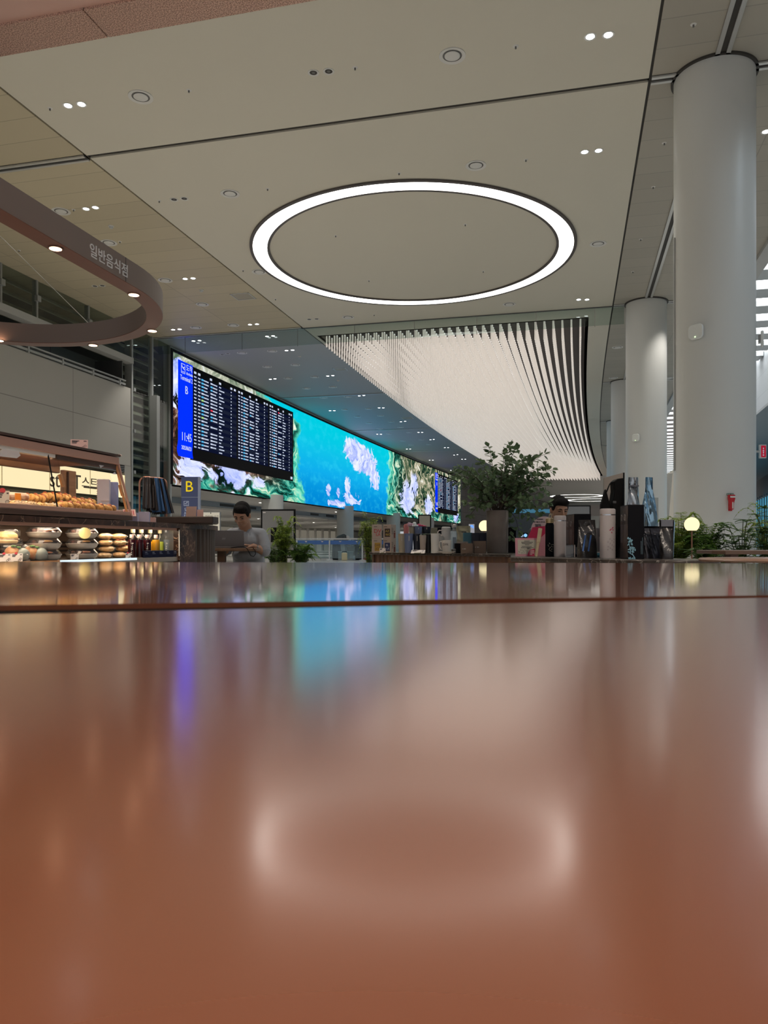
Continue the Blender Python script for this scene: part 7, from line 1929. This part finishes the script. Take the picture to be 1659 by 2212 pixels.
# ================================================================== plants
def leaf_mat(name, a, c, rough=.45):
    m = mat(name, a, rough, noise=(22, c, .35, .68)); nt = m.node_tree; L = nt.links
    b = nt.nodes['Principled BSDF']; tr_ = nt.nodes.new('ShaderNodeBsdfTranslucent'); mx = nt.nodes.new('ShaderNodeMixShader'); mx.inputs[0].default_value = .38
    L.new(b.inputs['Base Color'].links[0].from_socket, tr_.inputs[0]); L.new(b.outputs[0], mx.inputs[1]); L.new(tr_.outputs[0], mx.inputs[2])
    L.new(mx.outputs[0], nt.nodes['Material Output'].inputs[0]); return m
m_eu = leaf_mat('eucalyptus_leaf', (.085, .14, .066), (.18, .26, .13)); m_fern = leaf_mat('fern_leaf', (.20, .32, .045), (.44, .52, .10)); m_fern2 = leaf_mat('fern_dark', (.07, .16, .028), (.19, .32, .065)); m_broad = leaf_mat('broad_leaf', (.035, .085, .022), (.10, .17, .055), .35)
m_stem = mat('stem_brown', (.045, .030, .020), .7); m_stemg = mat('stem_green', (.06, .075, .025), .6); m_soil = mat('soil', (.02, .015, .01), .9)
m_plant = mat('planter_dark', (.045, .038, .032), .5)
def add_leaf(b, p, d, n, L_, w, rounds=True):
    d = d.normalized(); n = (n - d * n.dot(d)); n = n.normalized() if n.length > 1e-4 else Vector((0, 0, 1)); s = d.cross(n).normalized()
    prof = ((0, .06), (.18, .34), (.45, .5), (.75, .38), (1, .04)) if rounds else ((0, .08), (.25, .42), (.5, .5), (.78, .28), (1, .02))
    vs = []
    for q, ww in prof:
        c = p + d * (L_ * q) + n * (-.10 * L_ * q * q)
        vs += [c - s * w * ww + n * (.10 * w), c, c + s * w * ww + n * (.10 * w)]
    fs = []
    for i in range(len(prof) - 1):
        o = 3 * i; fs += [(o, o + 1, o + 4, o + 3), (o + 1, o + 2, o + 5, o + 4)]
    b.T = Matrix(); b.add(vs, fs)
def bez(p0, p1, p2, n): return [p0 * (1 - t) ** 2 + p1 * 2 * t * (1 - t) + p2 * t * t for t in [i / n for i in range(n + 1)]]
# ---- leafy branches in the grey pot
PDp = 5.2; pr = random.Random(11)
pb = ground(1074.5, PDp, GZ)
pt = thing('potted_plant', 'tall grey pot of round leaved branches on the left goods counter', 'plant', pb, YAW)
hp = ztop(1103, PDp) - GZ; rp0 = px(47.5, PDp) / 2
MB().lathe([(rp0 * .93, 0), (rp0 * .96, .004), (rp0, hp * .99), (rp0 * .97, hp), (rp0 * .90, hp), (rp0 * .88, hp - .03), (0, hp - .03)], seg=40, cap=False).build('pot', mat('pot_concrete', (.155, .130, .110), .7, noise=(9, (.20, .175, .155), .35, .7)), pt)
MB().lathe([(rp0 * .88, hp - .035), (0, hp - .028)], seg=24, cap=False).build('soil', m_soil, pt)
ends = [(980, 1022), (976, 1038), (990, 1012), (1018, 1008), (1056, 964), (1032, 1000), (1010, 1048), (1003, 1090), (1012, 1114), (1084, 986), (1100, 1000), (1113, 954), (1126, 962), (1143, 984), (1166, 988), (1184, 1003), (1197, 1014), (1192, 1046), (1186, 1062), (1175, 1090), (1168, 1106), (1152, 1118), (1128, 1150), (1108, 1162), (1062, 1012), (1122, 1018), (1096, 1036), (1152, 1026), (1044, 1052), (1112, 1058), (1142, 1066), (1030, 1078), (1076, 1016), (1135, 1000), (1160, 1050), (1018, 1030), (1060, 1040), (1088, 1062), (1120, 1085), (1040, 1095), (1150, 1085), (1172, 1030), (1105, 1020), (1130, 1040), (1045, 1030), (1060, 1075), (1138, 1110)]
sb = MB(); lb = MB()
for (x, y) in ends:
    e_ = V(px(x - 1074.5, PDp), pr.uniform(-.20, .20), ztop(y, PDp) - GZ)
    p0 = V(pr.uniform(-.04, .04), pr.uniform(-.04, .04), hp - .03)
    up = max(.08, (e_.z - hp) * .75)
    if e_.z < hp + .02: up = .12
    c = V(e_.x * .42, e_.y * .42, hp + up + .03)
    P_ = bez(p0, c, e_, 14)
    for i in range(2, 14): P_[i] += V(pr.uniform(-1, 1), pr.uniform(-1, 1), pr.uniform(-1, 1)) * .006
    sb.T = Matrix(); sb.tube(P_, [.0032 - .0018 * i / 14 for i in range(15)], 5)
    Ls = sum((P_[i + 1] - P_[i]).length for i in range(14)); n = int(Ls / .024)
    for k in range(n):
        tt = .30 + .70 * (k + .5) / n
        if tt > 1: break
        i = min(13, int(tt * 14)); p = P_[i].lerp(P_[i + 1], tt * 14 - i); dv = (P_[i + 1] - P_[i]).normalized()
        for s in (-1, 1):
            if pr.random() < .10: continue
            a = pr.uniform(0, 6.28); sd = dv.cross(V(math.cos(a), math.sin(a), .3)).normalized() * s
            d_ = (sd + dv * .5 + V(0, 0, pr.uniform(-.35, .2))).normalized(); L_ = pr.uniform(.028, .045)
            add_leaf(lb, p + d_ * .008, d_, V(pr.uniform(-.6, .6), pr.uniform(-1, .2), 1), L_, L_ * .78)
    for q in range(3): add_leaf(lb, P_[-1], (dv + V(pr.uniform(-.9, .9), pr.uniform(-.9, .9), pr.uniform(-.5, .6))), V(pr.uniform(-.6, .6), -.5, 1), pr.uniform(.028, .045), .030)
sb.build('branches', m_stem, pt); lb.build('foliage', m_eu, pt, 60)
# ---- ferns and shrubs
def frond(lb, sb, p0, az, reach, height, n, leaf, droop=.5, w=.2, rnd=pr):
    dh = V(math.cos(az), math.sin(az), 0)
    c = p0 + dh * reach * .35 + V(0, 0, height * 1.15); e_ = p0 + dh * reach + V(0, 0, height * (1 - droop))
    P_ = bez(p0, c, e_, n)
    sb.T = Matrix(); sb.tube(P_, [.0025 - .0018 * i / n for i in range(n + 1)], 4)
    for i in range(2, n + 1):
        dv = (P_[i] - P_[i - 1]).normalized(); sd = dv.cross(V(0, 0, 1)); sd = sd.normalized() if sd.length > .05 else V(1, 0, 0)
        q = i / n; ll = leaf * (math.sin(math.pi * min(1, .15 + q * .85)) ** .7 + .15)
        for s in (-1, 1): add_leaf(lb, P_[i], sd * s + dv * .45 + V(0, 0, rnd.uniform(-.25, .15)), V(rnd.uniform(-.2, .2), rnd.uniform(-.2, .2), 1), ll * rnd.uniform(.8, 1.1), ll * w, False)
def fern(name, label, x, d, z, nf, reach, height, leaf, m, cat='plant', seed=1, w=.24, group='ferns in the planters', n=18):
    rnd = random.Random(seed); t = thing(name, label, cat, ground(x, d, z), YAW, group); lb, sb = MB(), MB()
    for k in range(nf):
        az = k * 2.399 + rnd.uniform(-.2, .2); h_ = height * rnd.uniform(.55, 1.1); r_ = reach * rnd.uniform(.45, 1.05)
        frond(lb, sb, V(rnd.uniform(-.03, .03), rnd.uniform(-.03, .03), 0), az, r_, h_, n, leaf, rnd.uniform(.2, .65), w, rnd)
    sb.build('stems', m_stemg, t); lb.build('fronds', m, t, 60); return t
def broad(label, x, d, z, tips, seed=2, L0=.11):
    rnd = random.Random(seed); t = thing('leafy_shrub', label, 'plant', ground(x, d, z), YAW, 'leafy shrubs'); lb, sb = MB(), MB()
    for (tx, ty) in tips:
        e_ = V(px(tx - x, d), rnd.uniform(-.12, .12), ztop(ty, d) - z); P_ = bez(V(rnd.uniform(-.03, .03), 0, 0), V(e_.x * .3, e_.y * .3, e_.z * .7), e_, 8)
        sb.T = Matrix(); sb.tube(P_, .003, 5)
        for lv_ in (1., .72, .48):
            p = P_[int(8 * lv_)]
            for k in range(7):
                a = k * .9 + rnd.uniform(-.2, .2); add_leaf(lb, p, V(math.cos(a), math.sin(a), rnd.uniform(-.2, .45)), V(0, 0, 1), L0 * rnd.uniform(.75, 1.1), L0 * .34, False)
    sb.build('stems', m_stemg, t); lb.build('leaves', m_broad, t, 60); return t
def planter(label, x0, x1, d, h, dp=.4):
    xc_ = (x0 + x1) / 2; t = thing('planter', label, 'planter', ground(xc_, d), YAW, 'long planters'); w = px(x1 - x0, d) / 2
    MB().b2(-w, w, -dp / 2, dp / 2, 0, h).build('box', m_plant, t, 0, .01); MB().b2(-w + .02, w - .02, -dp / 2 + .02, dp / 2 - .02, h - .01, h + .006).build('soil', m_soil, t, 0); return t
planter('dark planter with ferns right of the seated man', 560, 690, 8.6, .50)
fern('fern', 'feathery green fern right of the seated man, in front of the grey screen', 612, 8.5, .50, 46, .20, .62, .050, m_fern, seed=3, n=24, w=.3)
fern('fern', 'darker low fern at the right end of that planter', 650, 8.5, .50, 36, .24, .34, .060, m_fern2, seed=4, n=22, w=.3)
fern('fern', 'low fern just beside the seated man', 592, 8.4, .50, 20, .14, .30, .05, m_fern2, seed=5)
fern('fern', 'low dark fern under the cafe table at the left of the seated man', 488, 8.3, .38, 16, .18, .22, .06, m_fern2, seed=6)
planter('small planter under the cafe table fern', 465, 512, 8.3, .38, .3)
planter('dark planter at the left end of the goods counter', 770, 812, 6.9, .52, .3)
fern('fern', 'yellow green fern at the left end of the goods counter, beside the coffee boxes', 799, 6.9, .52, 46, .12, .58, .038, m_fern, seed=7)
fern('fern', 'low green fern behind the tumblers and framed sign', 936, 8.6, .60, 16, .20, .36, .05, m_fern2, seed=13)
planter('planter behind the tumblers', 905, 970, 8.6, .60, .3)
planter('long dark planter around the nearest column', 1440, 1760, 5.9, .50, .5)
fern('fern', 'large feathery fern around the glowing globe lamp, left side', 1466, 5.85, .50, 60, .24, .58, .046, m_fern, seed=8, w=.34, n=24)
fern('fern', 'light green fern right of the glowing globe lamp', 1522, 5.75, .50, 56, .26, .50, .046, m_fern2, seed=9, w=.34, n=24)
fern('fern', 'low dark fern between the globe lamp and the leafy shrub', 1562, 5.6, .50, 36, .25, .32, .055, m_fern2, seed=10, w=.34, n=22)
broad('shrub with long pointed leaves low on the nearest column', 1600, 5.5, .50, [(1590, 1140), (1602, 1128), (1618, 1122), (1582, 1158), (1612, 1150), (1630, 1158), (1592, 1175), (1625, 1180)], 2, .085)
broad('shrub with long pointed leaves at the right picture edge', 1655, 5.7, .50, [(1640, 1112), (1655, 1098), (1668, 1120), (1640, 1140), (1660, 1150), (1648, 1175)], 5, .085)
fern('fern', 'pale fine fern at the right picture edge behind the shrub', 1662, 6.0, .50, 46, .26, .66, .050, m_fern, seed=12)
broad('low broad leaved shrub under the brown side table', 1540, 5.1, .40, [(1490, 1190), (1515, 1195), (1545, 1190), (1570, 1196), (1600, 1195), (1630, 1197)], 9, .09)
planter('low planter under the brown side table', 1465, 1700, 5.1, .40, .35)

# ================================================================== details that belong to one part become its sub-parts
HOSTS = {'print': ('card', 'carton', 'cup', 'paper', 'panel', 'sheet', 'bag_body', 'body', 'case'), 'red_badge': ('card',), 'logo_strip': ('body',), 'picture': ('carton',), 'side_print': ('carton',), 'pot_picture': ('carton',),
         'red_flowers': ('body',), 'grey_leaves': ('body',), 'flower_print': ('body',), 'chrome_band': ('body',), 'white_print': ('crimson_shape', 'bottle_body'), 'landing_symbol': ('blue_strip', 'panel'), 'divider': ('panel',),
         'lettering': ('blue_strip', 'light_box', 'carton', 'panel', 'plate', 'body', 'band'), 'underline': ('light_box',), 'joint': ('light_box', 'band'), 'row_bands': ('panel',), 'flight_listing': ('panel',), 'corner_mark': ('panel', 'housing'),
         'aircraft_image': ('display',), 'ring_motif': ('carton',), 'wave': ('carton',), 'ribbon_edge': ('carton',), 'stripes': ('pack',), 'scalloped_rim': ('tray_body',), 'orange_band': ('wrapper',), 'handle': ('glass_door',), 'door_edge': ('glass_door',),
         'sticker': ('glass_door',), 'post_groove': ('back_frame',), 'zip_line': ('body',), 'blue_glint': ('body',), 'top_seal': ('body',), 'seal_line': ('body',), 'side_foil': ('body',), 'round_sticker': ('lid',), 'sausage_slices': ('roll',),
         'tree_print': ('case',), 'side_picture': ('case',), 'flask_pictures': ('case',), 'ring_picture': ('case',), 'header_print': ('round_header',), 'watch': ('body',), 'eyebrow': ('body',), 'eye': ('body',), 'mouth': ('body',), 'rolled_cuff': ('shirt',), 'collar': ('shirt',),
         'cap_brim': ('cap',), 'status_light': ('cover',), 'white_band': ('torch_body',), 'white_label': ('torch_body',), 'pictograms': ('red_face',), 'white_marks': ('banner',), 'logo': ('lid', 'screen'), 'keyboard': ('base',), 'lens': ('cup',), 'divider_edge': ('end_divider',), 'cooler_slots': ('cooler_back',), 'shelf_edge': ('shelf',), 'shelf_edge_light': ('shelf',)}
tops = [o for o in C.objects if o.parent is None and o.type == 'EMPTY']
byp = {}
for o in C.objects:
    if o.parent: byp.setdefault(o.parent.name, []).append(o)
for r in tops:
    parts = {}
    ch_ = byp.get(r.name, [])
    for o in ch_: parts.setdefault(o.name.split('.')[0], o)
    left = sum(1 for o in ch_ if o.type == 'MESH')
    for o in ch_:
        if left <= 2: break
        for h in HOSTS.get(o.name.split('.')[0], ()):
            q = parts.get(h)
            if q and q is not o: o.parent = q; left -= 1; break
